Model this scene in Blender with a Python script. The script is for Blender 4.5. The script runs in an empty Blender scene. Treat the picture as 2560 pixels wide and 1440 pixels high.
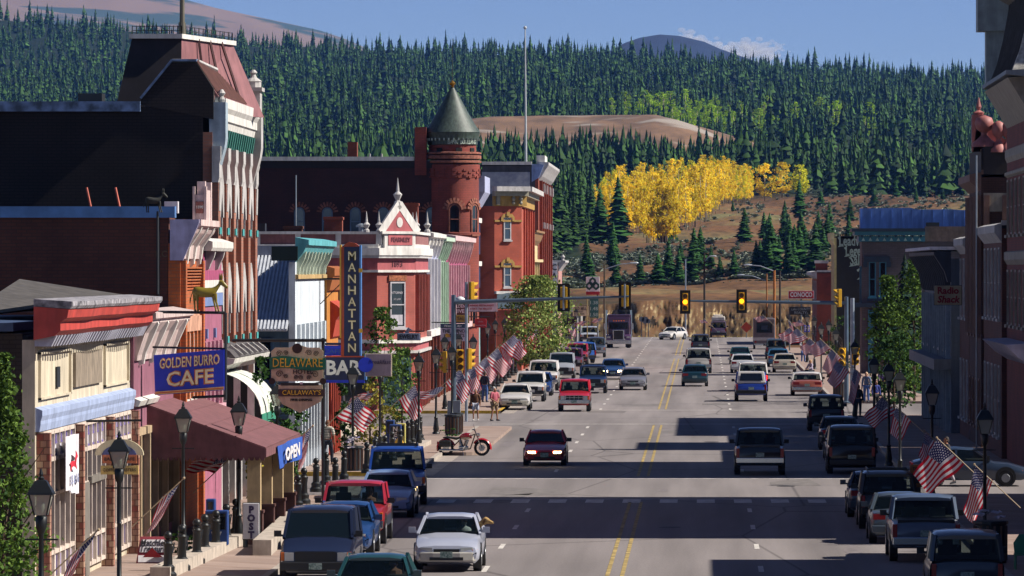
import bpy, bmesh, math, random
import numpy as np
from mathutils import Vector, Matrix, noise
R = math.radians
sc = bpy.context.scene
# -- camera
FPX, VX, HY, CAMZ = 14500.0, 1757.0, 668.0, 7.9      # focal length in photo pixels, vanishing point of the street, eye height
cd = bpy.data.cameras.new('camera'); cam = bpy.data.objects.new('camera', cd); sc.collection.objects.link(cam)
cam.location = (0, 0, CAMZ); cam.rotation_euler = (R(90), 0, 0)
cd.sensor_width = 36; cd.lens = 36 * FPX / 2560; cd.shift_x = -(VX - 1280) / 2560; cd.shift_y = -(720 - HY) / 2560 * -1
cd.shift_y = (HY - 720) / 2560
cd.clip_start = 1; cd.clip_end = 40000
sc.camera = cam
# -- sky, sun, exposure
SUN_EL, SUN_AZ = R(41), R(-1.6)                       # sun from the right, slightly on the camera's side
w = bpy.data.worlds.new('World'); sc.world = w; w.use_nodes = True
nt = w.node_tree; bg = nt.nodes['Background']
sky = nt.nodes.new('ShaderNodeTexSky'); sky.sky_type = 'NISHITA'; sky.sun_disc = False
sky.sun_elevation = SUN_EL; sky.sun_rotation = R(90) - SUN_AZ; sky.altitude = 6000
sky.air_density = 1.0; sky.dust_density = 0.3; sky.ozone_density = 3
hs = nt.nodes.new('ShaderNodeHueSaturation'); hs.inputs['Saturation'].default_value = .98; hs.inputs['Hue'].default_value = .512; nt.links.new(sky.outputs[0], hs.inputs['Color'])
nt.links.new(hs.outputs[0], bg.inputs[0]); bg.inputs[1].default_value = 0.053
sd = bpy.data.lights.new('sun', 'SUN'); sd.energy = 5.0; sd.angle = R(0.5); sd.color = (1, .94, .84)
sun = bpy.data.objects.new('sun', sd); sc.collection.objects.link(sun)
sv = Vector((math.cos(SUN_EL) * math.cos(SUN_AZ), math.cos(SUN_EL) * math.sin(SUN_AZ), math.sin(SUN_EL)))
sun.rotation_euler = sv.to_track_quat('Z', 'Y').to_euler(); sun.location = (60, 150, 60)
sc.view_settings.view_transform = 'Standard'; sc.view_settings.look = 'None'
sc.view_settings.exposure = 0.72; sc.view_settings.gamma = 1
sc.cycles.volume_step_rate = 20; sc.cycles.volume_max_steps = 8; sc.cycles.max_bounces = 6; sc.cycles.diffuse_bounces = 1
sc.cycles.transparent_max_bounces = 24; sc.cycles.volume_bounces = 0
# -- helpers
def S(y): return (y - HY) / CAMZ                      # pixels per metre of ground seen at photo row y
def YS(s): return FPX / s
def gp(x, y):                                         # photo pixel on the ground -> (X, Y)
 s = S(y); return ((x - VX) / s, FPX / s)
def at(x, y, Y):                                      # photo pixel at distance Y -> (X, Z)
 s = FPX / Y; return ((x - VX) / s, CAMZ - (y - HY) / s)
def yx(x, X): return FPX * X / (x - VX)               # distance at which the plane X passes photo column x
def lin(c):
 if isinstance(c, str):
  c = [int(c[i:i + 2], 16) / 255 for i in (0, 2, 4)]
 return tuple(v / 12.92 if v <= .04045 else ((v + .055) / 1.055) ** 2.4 for v in c)
MATS = {}
def mat(name, col, rough=.7, metal=0., nz=.12, scale=3., bump=0., coat=0., emit=None, es=0., spec=.5, stretch=None, col2=None, thr=None):
 if name in MATS: return MATS[name]
 m = bpy.data.materials.new(name); m.use_nodes = True; n = m.node_tree; b = n.nodes['Principled BSDF']
 c = lin(col); b.inputs['Roughness'].default_value = rough; b.inputs['Metallic'].default_value = metal
 b.inputs['Specular IOR Level'].default_value = spec
 if coat: b.inputs['Coat Weight'].default_value = coat; b.inputs['Coat Roughness'].default_value = .08
 if emit: b.inputs['Emission Color'].default_value = (*lin(emit), 1); b.inputs['Emission Strength'].default_value = es
 tc = n.nodes.new('ShaderNodeTexCoord'); mp = n.nodes.new('ShaderNodeMapping'); n.links.new(tc.outputs['Object'], mp.inputs[0])
 if stretch: mp.inputs['Scale'].default_value = stretch
 t = n.nodes.new('ShaderNodeTexNoise'); t.inputs['Scale'].default_value = scale; t.inputs['Detail'].default_value = 6
 n.links.new(mp.outputs[0], t.inputs['Vector'])
 mx = n.nodes.new('ShaderNodeMix'); mx.data_type = 'RGBA'
 c2 = lin(col2) if col2 else tuple(min(1, v * (1 + nz)) for v in c); c1 = c if col2 else tuple(v * (1 - nz) for v in c)
 mx.inputs[6].default_value = (*c1, 1); mx.inputs[7].default_value = (*c2, 1)
 rp = n.nodes.new('ShaderNodeMapRange'); a, z = thr or (.35, .65)
 rp.inputs[1].default_value = a; rp.inputs[2].default_value = z
 n.links.new(t.outputs[0], rp.inputs[0]); n.links.new(rp.outputs[0], mx.inputs[0]); n.links.new(mx.outputs[2], b.inputs['Base Color'])
 if rough >= .6 and not col2:                      # rain streaks and grime
  m2 = n.nodes.new('ShaderNodeMapping'); m2.inputs['Scale'].default_value = (1.6, 1.6, .3); n.links.new(tc.outputs['Object'], m2.inputs[0]); t2 = n.nodes.new('ShaderNodeTexNoise'); t2.inputs['Scale'].default_value = 1.7; t2.inputs['Detail'].default_value = 9; t2.inputs['Roughness'].default_value = .65; n.links.new(m2.outputs[0], t2.inputs[0])
  r2 = n.nodes.new('ShaderNodeMapRange'); r2.inputs[1].default_value = .38; r2.inputs[2].default_value = .62; r2.inputs[3].default_value = .74; r2.inputs[4].default_value = 1.04; n.links.new(t2.outputs[0], r2.inputs[0]); vs = n.nodes.new('ShaderNodeVectorMath'); vs.operation = 'SCALE'; n.links.new(mx.outputs[2], vs.inputs[0]); n.links.new(r2.outputs[0], vs.inputs['Scale']); n.links.new(vs.outputs[0], b.inputs['Base Color'])
 if bump:
  bp = n.nodes.new('ShaderNodeBump'); bp.inputs['Strength'].default_value = bump; bp.inputs['Distance'].default_value = .05
  n.links.new(t.outputs[0], bp.inputs['Height']); n.links.new(bp.outputs[0], b.inputs['Normal'])
 MATS[name] = m; return m
def brick(name, c1, c2, mortar, w=.3, h=.1, dirt=.35, rough=.85):
 if name in MATS: return MATS[name]
 m = bpy.data.materials.new(name); m.use_nodes = True; n = m.node_tree; b = n.nodes['Principled BSDF']; b.inputs['Roughness'].default_value = rough
 L = n.links.new; N = n.nodes.new
 tc = N('ShaderNodeTexCoord'); sp = N('ShaderNodeSeparateXYZ'); L(tc.outputs['Object'], sp.inputs[0])
 ad = N('ShaderNodeMath'); L(sp.outputs[0], ad.inputs[0]); L(sp.outputs[1], ad.inputs[1])
 cb = N('ShaderNodeCombineXYZ'); L(ad.outputs[0], cb.inputs[0]); L(sp.outputs[2], cb.inputs[1])
 bt = N('ShaderNodeTexBrick'); L(cb.outputs[0], bt.inputs[0]); bt.inputs['Scale'].default_value = 1
 bt.inputs['Brick Width'].default_value = w; bt.inputs['Row Height'].default_value = h; bt.inputs['Mortar Size'].default_value = .012
 bt.inputs['Color1'].default_value = (*lin(c1), 1); bt.inputs['Color2'].default_value = (*lin(c2), 1); bt.inputs['Mortar'].default_value = (*lin(mortar), 1)
 t = N('ShaderNodeTexNoise'); t.inputs['Scale'].default_value = .7; t.inputs['Detail'].default_value = 8; L(tc.outputs['Object'], t.inputs[0])
 rp = N('ShaderNodeMapRange'); rp.inputs[1].default_value = .3; rp.inputs[2].default_value = .7; rp.inputs[3].default_value = 1 - dirt; rp.inputs[4].default_value = 1.12; L(t.outputs[0], rp.inputs[0])
 mx = N('ShaderNodeVectorMath'); mx.operation = 'SCALE'; L(bt.outputs[0], mx.inputs[0]); L(rp.outputs[0], mx.inputs['Scale'])
 L(mx.outputs[0], b.inputs['Base Color'])
 MATS[name] = m; return m
def glass(name='dark_glass', col='10151c', rough=.06):
 if name in MATS: return MATS[name]
 m = mat(name, col, rough, nz=.2, scale=.8, spec=.8); return m
def clearglass(name, tint, alpha):
 if name in MATS: return MATS[name]
 m = bpy.data.materials.new(name); m.use_nodes = True; n = m.node_tree; b = n.nodes['Principled BSDF']
 b.inputs['Base Color'].default_value = (*lin(tint), 1); b.inputs['Roughness'].default_value = .05
 tr = n.nodes.new('ShaderNodeBsdfTransparent'); tr.inputs[0].default_value = (.75, .85, .82, 1)
 fr = n.nodes.new('ShaderNodeFresnel'); fr.inputs[0].default_value = 1.5
 ad = n.nodes.new('ShaderNodeMath'); ad.operation = 'ADD'; ad.use_clamp = True; ad.inputs[1].default_value = alpha
 mx = n.nodes.new('ShaderNodeMixShader'); n.links.new(fr.outputs[0], ad.inputs[0]); n.links.new(ad.outputs[0], mx.inputs[0])
 n.links.new(tr.outputs[0], mx.inputs[1]); n.links.new(b.outputs[0], mx.inputs[2]); n.links.new(mx.outputs[0], n.nodes['Material Output'].inputs[0])
 MATS[name] = m; return m
def unit(v): v = Vector(v); return v.normalized() if v.length > 1e-9 else Vector((0, 0, 1))
SPLIT = set('pilaster shop_pilaster parapet_pier capital tile gothic_hood rosette pane bracket_row bracket hood_rib mullion roof_seam seam panel_moulding shop_window canopy_post triangle_ornament dentil_row lower_panel transom frieze_brackets window_strip awning_end awning_end_stripe awning_stripe stone_arch stone_band corner_post roof_ribs side_strip parapet_seam tile_band awning pinstripe eave_brackets pediment'.split())
class MB:
 def __init__(s): s.v = []; s.f = []; s.m = []; s.k = 0
 def add(s, vs, fs):
  o = len(s.v); s.v += [tuple(p) for p in vs]; s.f += [tuple(i + o for i in f) for f in fs]; s.m += [s.k] * len(fs); return s
 def hexa(s, p):                                   # 8 points, bottom ring then top ring
  return s.add(p, [(3, 2, 1, 0), (4, 5, 6, 7), (0, 1, 5, 4), (1, 2, 6, 5), (2, 3, 7, 6), (3, 0, 4, 7)])
 def box(s, x0, x1, y0, y1, z0, z1):
  return s.hexa([(x0, y0, z0), (x1, y0, z0), (x1, y1, z0), (x0, y1, z0), (x0, y0, z1), (x1, y0, z1), (x1, y1, z1), (x0, y1, z1)])
 def bar(s, a, b, w, h=None, up=(0, 0, 1)):        # rectangular bar from a to b
  a, b = Vector(a), Vector(b); d = unit(b - a); h = h or w
  r = d.cross(Vector(up)); r = unit(r) if r.length > 1e-3 else Vector((1, 0, 0)); u = unit(r.cross(d))
  q = [(-1, -1), (1, -1), (1, 1), (-1, 1)]
  return s.hexa([a + r * (i * w / 2) + u * (j * h / 2) for i, j in q] + [b + r * (i * w / 2) + u * (j * h / 2) for i, j in q])
 def tube(s, a, b, r0, r1=None, n=10, cap=True):
  a, b = Vector(a), Vector(b); r1 = r0 if r1 is None else r1; d = unit(b - a)
  r = d.orthogonal().normalized(); u = d.cross(r); vs = []
  for c, q in ((a, r0), (b, r1)):
   vs += [c + (r * math.cos(2 * math.pi * i / n) + u * math.sin(2 * math.pi * i / n)) * q for i in range(n)]
  fs = [(i, (i + 1) % n, n + (i + 1) % n, n + i) for i in range(n)]
  if cap: fs += [tuple(range(n))[::-1], tuple(range(n, 2 * n))]
  return s.add(vs, fs)
 def path(s, pts, r, n=6):
  for a, b in zip(pts, pts[1:]): s.tube(a, b, r, r, n)
  return s
 def lathe(s, c, prof, n=16, ang=(0, 2 * math.pi)): # prof = [(r, z)...]
  c = Vector(c); vs = []; full = abs(ang[1] - ang[0] - 2 * math.pi) < 1e-6; k = n if full else n + 1
  for r, z in prof:
   vs += [c + Vector((r * math.cos(ang[0] + (ang[1] - ang[0]) * i / n), r * math.sin(ang[0] + (ang[1] - ang[0]) * i / n), z)) for i in range(k)]
  fs = [(j * k + i, j * k + (i + 1) % k, (j + 1) * k + (i + 1) % k, (j + 1) * k + i) for j in range(len(prof) - 1) for i in range(n)]
  if full: fs += [tuple(range(n))[::-1], tuple(range((len(prof) - 1) * n, len(prof) * n))]
  return s.add(vs, fs)
 def ball(s, c, r, n=10, m=6, sz=1.):
  return s.lathe(c, [(max(.002, r * math.sin(math.pi * j / m)), -r * sz * math.cos(math.pi * j / m)) for j in range(m + 1)], n)
 def prism(s, poly, axis, a, b):                   # poly in the plane across axis: x -> (y,z), y -> (x,z), z -> (x,y)
  n = len(poly); P = {'x': lambda p, t: (t, p[0], p[1]), 'y': lambda p, t: (p[0], t, p[1]), 'z': lambda p, t: (p[0], p[1], t)}[axis]
  return s.add([P(p, a) for p in poly] + [P(p, b) for p in poly], [tuple(range(n))[::-1], tuple(range(n, 2 * n))] + [(i, (i + 1) % n, n + (i + 1) % n, n + i) for i in range(n)])
 def loft(s, rings, closed=True, caps=True):
  n = len(rings[0]); vs = [p for r in rings for p in r]
  fs = [(j * n + i, j * n + (i + 1) % n, (j + 1) * n + (i + 1) % n, (j + 1) * n + i) for j in range(len(rings) - 1) for i in range(n if closed else n - 1)]
  if caps: fs += [tuple(range(n))[::-1], tuple(range((len(rings) - 1) * n, len(rings) * n))]
  return s.add(vs, fs)
 def pieces(s):
  par = list(range(len(s.v)))
  def find(i):
   while par[i] != i: par[i] = par[par[i]]; i = par[i]
   return i
  for f in s.f:
   for i in f[1:]: par[find(i)] = find(f[0])
  g = {}
  for f, k in zip(s.f, s.m): g.setdefault(find(f[0]), []).append((f, k))
  out = []
  for fs in g.values():
   c = MB(); ids = sorted({i for f, k in fs for i in f}); mp = {i: j for j, i in enumerate(ids)}; c.v = [s.v[i] for i in ids]; c.f = [tuple(mp[i] for i in f) for f, k in fs]; c.m = [k for f, k in fs]; out.append(c)
  return out
 def build(s, name, m, parent=None, bevel=0, smooth=None, solid=0):
  off = Vector(parent['_o']) if parent is not None and '_o' in parent else Vector((0, 0, 0))
  if name in SPLIT:
   comps = s.pieces()
   if 1 < len(comps) <= 100:
    for c in comps: o = c.build(name + ' ', m, parent, bevel, smooth, solid)
    return o
  name = name.strip()
  me = bpy.data.meshes.new(name); me.from_pydata([tuple(Vector(p) - off) for p in s.v], [], s.f)
  for q in (m if isinstance(m, (list, tuple)) else [m]): me.materials.append(q)
  if any(s.m): me.polygons.foreach_set('material_index', s.m)
  bm = bmesh.new(); bm.from_mesh(me); bmesh.ops.recalc_face_normals(bm, faces=bm.faces); bm.to_mesh(me); bm.free()
  if smooth is not None:
   me.shade_smooth(); me.set_sharp_from_angle(angle=R(smooth))
  o = bpy.data.objects.new(name, me); sc.collection.objects.link(o)
  if parent is not None: o.parent = parent
  if bevel:
   b = o.modifiers.new('bevel', 'BEVEL'); b.width = bevel; b.segments = 2; b.limit_method = 'ANGLE'; b.angle_limit = R(35)
  if solid:
   b = o.modifiers.new('solid', 'SOLIDIFY'); b.thickness = solid
  return o
def tag(o, label=None, cat=None, group=None, kind=None):
 if label: o['label'] = label
 if cat: o['category'] = cat
 if group: o['group'] = group
 if kind: o['kind'] = kind
 return o
def thing(name, label, cat, loc=(0, 0, 0), rz=0, group=None, local=False):
 o = bpy.data.objects.new(name, None); sc.collection.objects.link(o); o.location = loc; o.rotation_euler = (0, 0, rz); o.empty_display_size = .3
 if not local: o['_o'] = tuple(loc)               # parts are written in world coordinates
 return tag(o, label, cat, group)
def copy_tree(o, parent=None):
 c = o.copy(); sc.collection.objects.link(c); c.parent = parent
 for ch in KIDS.get(o.name, None) or [x for x in o.children]: copy_tree(ch, c)
 return c
KIDS = {}
def place(proto, used, loc, rz, label, scale=1.):
 o = proto if not used else copy_tree(proto)
 o.location = loc; o.rotation_euler = (0, 0, rz); o.scale = (scale,) * 3; o['label'] = label
 return o
_tc = {}
def text_geo(txt, size, depth=.02, bold=0., shear=0., align='CENTER', sx=1.):
 key = (txt, bold, shear, align)
 if key not in _tc:
  c = bpy.data.curves.new('t', 'FONT'); c.body = txt; c.size = 1; c.offset = bold; c.shear = shear; c.align_x = align; c.align_y = 'CENTER'; c.resolution_u = 2; c.extrude = .5
  o = bpy.data.objects.new('t', c); sc.collection.objects.link(o); bpy.context.view_layer.update()
  me = bpy.data.meshes.new_from_object(o.evaluated_get(bpy.context.evaluated_depsgraph_get()))
  _tc[key] = ([tuple(v.co) for v in me.vertices], [tuple(p.vertices) for p in me.polygons])
  bpy.data.objects.remove(o); bpy.data.curves.remove(c); bpy.data.meshes.remove(me)
 v, f = _tc[key]
 return [(x * size * sx, y * size, z * depth) for x, y, z in v], f
def text(mb, txt, size, o, u=(1, 0, 0), up=(0, 0, 1), depth=.03, bold=0., shear=0., align='CENTER', sx=1., w=None, mw=None):
 v, f = text_geo(txt, size, depth, bold, shear, align, sx); nw = (max(p[0] for p in v) - min(p[0] for p in v)) if v else 1; k = (w / nw) if w else (min(1, mw / nw) if mw else 1); v = [(x * k, y, z) for x, y, z in v]; o, u, up = Vector(o), Vector(u), Vector(up); nn = u.cross(up)
 return mb.add([o + u * x + up * y + nn * z for x, y, z in v], f)
class Face:                                           # a wall plane: origin, horizontal direction u, outward normal n
 def __init__(s, o, u, n): s.o, s.u, s.n = Vector(o), unit(u), unit(n)
 def p(s, u, z, d=0): return s.o + s.u * u + s.n * d + Vector((0, 0, z))
 def box(s, mb, u0, u1, z0, z1, d0, d1):
  return mb.hexa([s.p(u0, z0, d0), s.p(u1, z0, d0), s.p(u1, z0, d1), s.p(u0, z0, d1), s.p(u0, z1, d0), s.p(u1, z1, d0), s.p(u1, z1, d1), s.p(u0, z1, d1)])
 def prof(s, mb, u0, u1, pr):                      # pr: profile [(d, z)...] swept from u0 to u1
  n = len(pr); return mb.add([s.p(u0, z, d) for d, z in pr] + [s.p(u1, z, d) for d, z in pr], [tuple(range(n))[::-1], tuple(range(n, 2 * n))] + [(i, (i + 1) % n, n + (i + 1) % n, n + i) for i in range(n)])
 def poly(s, mb, pts, d0, d1):                     # pts [(u, z)...] raised from d0 to d1
  n = len(pts); return mb.add([s.p(u, z, d0) for u, z in pts] + [s.p(u, z, d1) for u, z in pts], [tuple(range(n))[::-1], tuple(range(n, 2 * n))] + [(i, (i + 1) % n, n + (i + 1) % n, n + i) for i in range(n)])
def street(side, X, Y0): # face of a street front: u runs away from the camera
 return Face((X, Y0, 0), (0, 1, 0), (1 if side == 'L' else -1, 0, 0))
def toward(X0, Y): return Face((X0, Y, 0), (1, 0, 0), (0, -1, 0))
def window(root, F, u0, u1, z0, z1, fm, gm=None, arch=False, bars=1, fw=.09, d=.06, sill=True, label=None):
 mb = MB(); b = F.box
 if arch:
  r = (u1 - u0) / 2; c = (u0 + u1) / 2; zc = z1 - r; k = 8
  o = [(c + r * math.cos(math.pi * i / k), zc + r * math.sin(math.pi * i / k)) for i in range(k + 1)]
  q = [(c + (r - fw) * math.cos(math.pi * i / k), zc + (r - fw) * math.sin(math.pi * i / k)) for i in range(k + 1)]
  for i in range(k): F.poly(mb, [o[i], o[i + 1], q[i + 1], q[i]], 0, d)
  b(mb, u0, u0 + fw, z0, zc, 0, d); b(mb, u1 - fw, u1, z0, zc, 0, d); b(mb, u0, u1, z0 - fw, z0, 0, d)
 else:
  b(mb, u0, u0 + fw, z0, z1, 0, d); b(mb, u1 - fw, u1, z0, z1, 0, d); b(mb, u0 + fw, u1 - fw, z1 - fw, z1, 0, d); b(mb, u0 + fw, u1 - fw, z0, z0 + fw, 0, d)
 for i in range(bars): z = z0 + (z1 - z0) * (i + 1) / (bars + 1); b(mb, u0 + fw, u1 - fw, z - .03, z + .03, 0, d - .005)
 w = mb.build('window', fm, root)
 if label: w['label'] = label
 g = MB()
 if arch: F.poly(g, [(u0 + fw, z0)] + [(u1 - fw, z0)] + q, .003, .02)
 else: b(g, u0 + fw, u1 - fw, z0 + fw, z1 - fw, .003, .02)
 w['_o'] = root['_o']; g.build('pane', gm or glass(), w)
 if sill:
  q = MB(); b(q, u0 - .06, u1 + .06, z0 - .12, z0 - .002, 0, d + .09); q.build('sill', fm, w)
 return w
# -- ground, road, pavements
def grid_mesh(name, X, Y, Z, m, parent=None, smooth=True):
 ny, nx = X.shape; v = np.stack([X, Y, Z], -1).reshape(-1, 3)
 i = np.arange(ny * nx).reshape(ny, nx); f = np.stack([i[:-1, :-1], i[:-1, 1:], i[1:, 1:], i[1:, :-1]], -1).reshape(-1, 4)
 me = bpy.data.meshes.new(name); me.from_pydata(v.tolist(), [], f.tolist()); me.materials.append(m)
 if smooth: me.shade_smooth()
 o = bpy.data.objects.new(name, me); sc.collection.objects.link(o); return o
RIDGE = [(-400, 60), (0, 50), (200, 66), (500, 98), (800, 122), (1000, 138), (1300, 140), (1560, 150), (1700, 165), (1900, 172), (2100, 190), (2300, 205), (2500, 218), (2900, 235)]
KY = [655, 690, 745, 762, 990, 1006, 1200, 1400, 1700, 2000, 2300, 2600, 2900, 3400, 4200, 5000]
KR = {600: [843, 875, 868, 765, 716, 700, 640, 600, 560, 520, 470, 400, 350, 280, 190, 0],
  1300: [843, 875, 858, 758, 716, 692, 640, 600, 555, 510, 455, 385, 330, 255, 180, 0],
  1700: [843, 870, 852, 758, 716, 690, 640, 598, 545, 492, 435, 380, 345, 270, 200, 0],
  2400: [843, 870, 852, 758, 716, 690, 610, 560, 520, 480, 430, 385, 350, 290, 235, 0]}
def rowat(x, Y):
 rr = [r + 0 for r in KR[600]]; cols = sorted(KR)
 x = min(max(x, cols[0]), cols[-1]); j = max(i for i, c in enumerate(cols[:-1]) if c <= x); t = (x - cols[j]) / (cols[j + 1] - cols[j])
 A = [KR[cols[j]][i] * (1 - t) + KR[cols[j + 1]][i] * t for i in range(len(KY))]
 return A
def ridge_row(x): return float(np.interp(x, [a for a, b in RIDGE], [b for a, b in RIDGE]))
def ground_z(X, Y):
 if Y <= 655: return 0.
 x = VX + FPX * X / Y; A = rowat(x, Y); A[-1] = ridge_row(x)
 if Y > 5000: return CAMZ + (HY - ridge_row(x)) * 5000 / FPX - (Y - 5000) * .12
 r = float(np.interp(Y, KY, A)); z = CAMZ - (r - HY) * Y / FPX
 nzv = noise.noise(Vector((X * .02, Y * .012, 0))) * min(6, (Y - 655) * .004) + noise.noise(Vector((X * .09, Y * .05, 5))) * min(1.2, (Y - 655) * .006)
 return z + nzv
grass = mat('dry_grass', '7c6444', .95, nz=.3, scale=.15, col2='a8804e', thr=(.3, .7))
def terrain_mat():
 m = bpy.data.materials.new('hillside_ground'); m.use_nodes = True; n = m.node_tree; b = n.nodes['Principled BSDF']; b.inputs['Roughness'].default_value = 1; b.inputs['Specular IOR Level'].default_value = .1
 N, L = n.nodes.new, n.links.new; tc = N('ShaderNodeTexCoord')
 def noi(s, d=8, st=(1, 1, 1)):
  mp = N('ShaderNodeMapping'); mp.inputs['Scale'].default_value = st; L(tc.outputs['Object'], mp.inputs[0])
  t = N('ShaderNodeTexNoise'); t.inputs['Scale'].default_value = s; t.inputs['Detail'].default_value = d; L(mp.outputs[0], t.inputs[0]); return t.outputs[0]
 def ramp(f, pts):
  r = N('ShaderNodeValToRGB'); L(f, r.inputs[0]); e = r.color_ramp.elements
  while len(e) < len(pts): e.new(.5)
  for q, (p, c) in zip(e, pts): q.position = p; q.color = (*lin(c), 1)
  return r.outputs[0]
 a = ramp(noi(.02, 10, (1, .35, 1)), [(.36, '3c3e30'), (.45, '64503e'), (.55, '785e48'), (.66, '7c7c5c')])
 c = ramp(noi(.5, 6, (1, .3, 1)), [(.35, '4a3c30'), (.5, '9a8468'), (.7, 'b8a688')])
 mx = N('ShaderNodeMix'); mx.data_type = 'RGBA'; mx.blend_type = 'OVERLAY'; mx.inputs[0].default_value = .55; L(a, mx.inputs[6]); L(c, mx.inputs[7])
 g = N('ShaderNodeNewGeometry'); sp = N('ShaderNodeSeparateXYZ'); L(g.outputs['True Normal'], sp.inputs[0])
 mr = N('ShaderNodeMapRange'); mr.inputs[1].default_value = .8; mr.inputs[2].default_value = .6; L(sp.outputs[2], mr.inputs[0])
 cl = ramp(noi(.25, 8, (1, 1, .12)), [(.36, '241e18'), (.5, '6c5c42'), (.66, 'a08e6c')])
 m2 = N('ShaderNodeMix'); m2.data_type = 'RGBA'; L(mr.outputs[0], m2.inputs[0]); L(mx.outputs[2], m2.inputs[6]); L(cl, m2.inputs[7])
 aw = N('ShaderNodeAttribute'); aw.attribute_name = 'undergrowth'; m3 = N('ShaderNodeMix'); m3.data_type = 'RGBA'; L(aw.outputs['Fac'], m3.inputs[0]); L(m2.outputs[2], m3.inputs[6]); L(ramp(noi(.06, 6), [(.4, '16241a'), (.6, '26301e')]), m3.inputs[7])
 L(m3.outputs[2], b.inputs['Base Color'])
 bp = N('ShaderNodeBump'); bp.inputs['Strength'].default_value = .6; bp.inputs['Distance'].default_value = .6; L(noi(.4, 8), bp.inputs['Height']); L(bp.outputs[0], b.inputs['Normal'])
 return m
def build_terrain():
 Ys = [-50, 0, 100, 300, 500, 600, 655] + list(range(662, 745, 12)) + list(np.arange(745, 764, 1.2)) + list(range(768, 1000, 12)) + list(np.arange(1000, 1012, 2)) + list(range(1012, 2000, 14)) + list(range(2000, 5001, 30)) + [5200, 5600, 6200]
 As = np.concatenate([np.linspace(-700, 1300, 90), np.linspace(1304, 2150, 360), np.linspace(2156, 3300, 60)])
 X = np.zeros((len(Ys), len(As))); Y = np.zeros_like(X); Z = np.zeros_like(X)
 for j, y in enumerate(Ys):
  for i, a in enumerate(As):
   yy = max(y, 655); x = (a - VX) * yy / FPX * (1 if y >= 655 else 1.0)
   cy = y
   if 745 <= y <= 764:                      # eroded gully edge
    k_ = 1 - abs(y - 755) / 11; cy = y + 9 * noise.noise(Vector((x * .07, 0, 0))) + 5 * noise.noise(Vector((x * .3, 3, 0))) + 2.4 * k_ * noise.noise(Vector((x * 1.1, y * .3, 0))) + 1.2 * k_ * noise.noise(Vector((x * 2.6, y * .4, 7)))
   X[j, i] = x; Y[j, i] = cy; Z[j, i] = ground_z(x, y) - (.03 if y <= 655 else 0)
 o = grid_mesh('ground', X, Y, Z, terrain_mat()); at_ = o.data.attributes.new('undergrowth', 'FLOAT', 'POINT'); vals = []
 for j in range(X.shape[0]):
  for i in range(X.shape[1]):
   x = VX + FPX * X[j, i] / max(Y[j, i], 1); y = Y[j, i]; f_ = max((y - 1930) / 60, min((y - 1150) / 60, (1470 + 40 * noise.noise(Vector((y * .01, x * .01, 0))) - x) / 30)); vals.append(min(1., max(0., f_ + .8 * noise.noise(Vector((x * .02, y * .01, 4))))))
 at_.data.foreach_set('value', vals); return o
tag(build_terrain(), kind='structure')
def asphalt_mat():
 m = bpy.data.materials.new('asphalt'); m.use_nodes = True; n = m.node_tree; b = n.nodes['Principled BSDF']; b.inputs['Roughness'].default_value = .85; b.inputs['Specular IOR Level'].default_value = .25
 N, L = n.nodes.new, n.links.new; tc = N('ShaderNodeTexCoord')
 def noi(s, st, d=6):
  mp = N('ShaderNodeMapping'); mp.inputs['Scale'].default_value = st; L(tc.outputs['Object'], mp.inputs[0])
  t = N('ShaderNodeTexNoise'); t.inputs['Scale'].default_value = s; t.inputs['Detail'].default_value = d; L(mp.outputs[0], t.inputs[0]); return t.outputs[0]
 def mul(c, f, lo, hi, a=.3, z=.7):
  r = N('ShaderNodeMapRange'); r.inputs[1].default_value = a; r.inputs[2].default_value = z; r.inputs[3].default_value = lo; r.inputs[4].default_value = hi; L(f, r.inputs[0])
  v = N('ShaderNodeVectorMath'); v.operation = 'SCALE'; L(r.outputs[0], v.inputs['Scale'])
  if isinstance(c, tuple): v.inputs[0].default_value = c
  else: L(c, v.inputs[0])
  return v.outputs[0]
 c = mul(lin('7e7776'), noi(1, (.7, .02, 1)), .7, 1.14)              # long wheel-worn streaks
 c = mul(c, noi(.25, (1, .12, 1)), .82, 1.12)
 c = mul(c, noi(18, (1, .35, 1), 3), .9, 1.1)
 mp = N('ShaderNodeMapping'); mp.inputs['Scale'].default_value = (.12, .035, 1); L(tc.outputs['Object'], mp.inputs[0])
 vo = N('ShaderNodeTexVoronoi'); vo.feature = 'DISTANCE_TO_EDGE'; vo.inputs['Scale'].default_value = 1; L(mp.outputs[0], vo.inputs[0])
 c = mul(c, vo.outputs[0], .5, 1, 0, .008)
 L(c, b.inputs['Base Color']); return m
asph = asphalt_mat()
conc = mat('concrete', '9a9088', .85, nz=.16, scale=1.5, bump=.1)
walk = brick('brick_paving', '8a7468', '968278', '6e6460', .6, .6, .2)
curbm = mat('kerb_concrete', 'a49a90', .8, nz=.15, scale=2)
yel = mat('yellow_kerb_paint', 'c29a28', .7, nz=.25, scale=4)
def sheet(name, pts, z, m):
 mb = MB(); mb.add([(x, y, z) for x, y in pts], [tuple(range(len(pts)))]); o = mb.build(name, m)
 if o.data.polygons[0].normal.z < 0: o.data.flip_normals()
 return tag(o, kind='structure')
sheet('road', [(-10.9, 90), (7.6, 90), (7.6, 655), (-10.9, 655)], .006, asph)
sheet('side_street', [(-60, 197.5), (-10.9, 197.5), (-10.9, 219.5), (-60, 219.5)], .004, asph)
sheet('side_street', [(7.6, 198.8), (60, 198.8), (60, 216), (7.6, 216)], .004, asph)
sheet('side_street', [(-70, 283), (-10.9, 283), (-10.9, 313), (-70, 313)], .004, asph)
sheet('side_street', [(7.6, 305), (60, 305), (60, 336), (7.6, 336)], .004, asph)
sheet('side_street', [(-70, 520), (-10.9, 500), (-10.9, 655), (-70, 655)], .004, asph)
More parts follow.
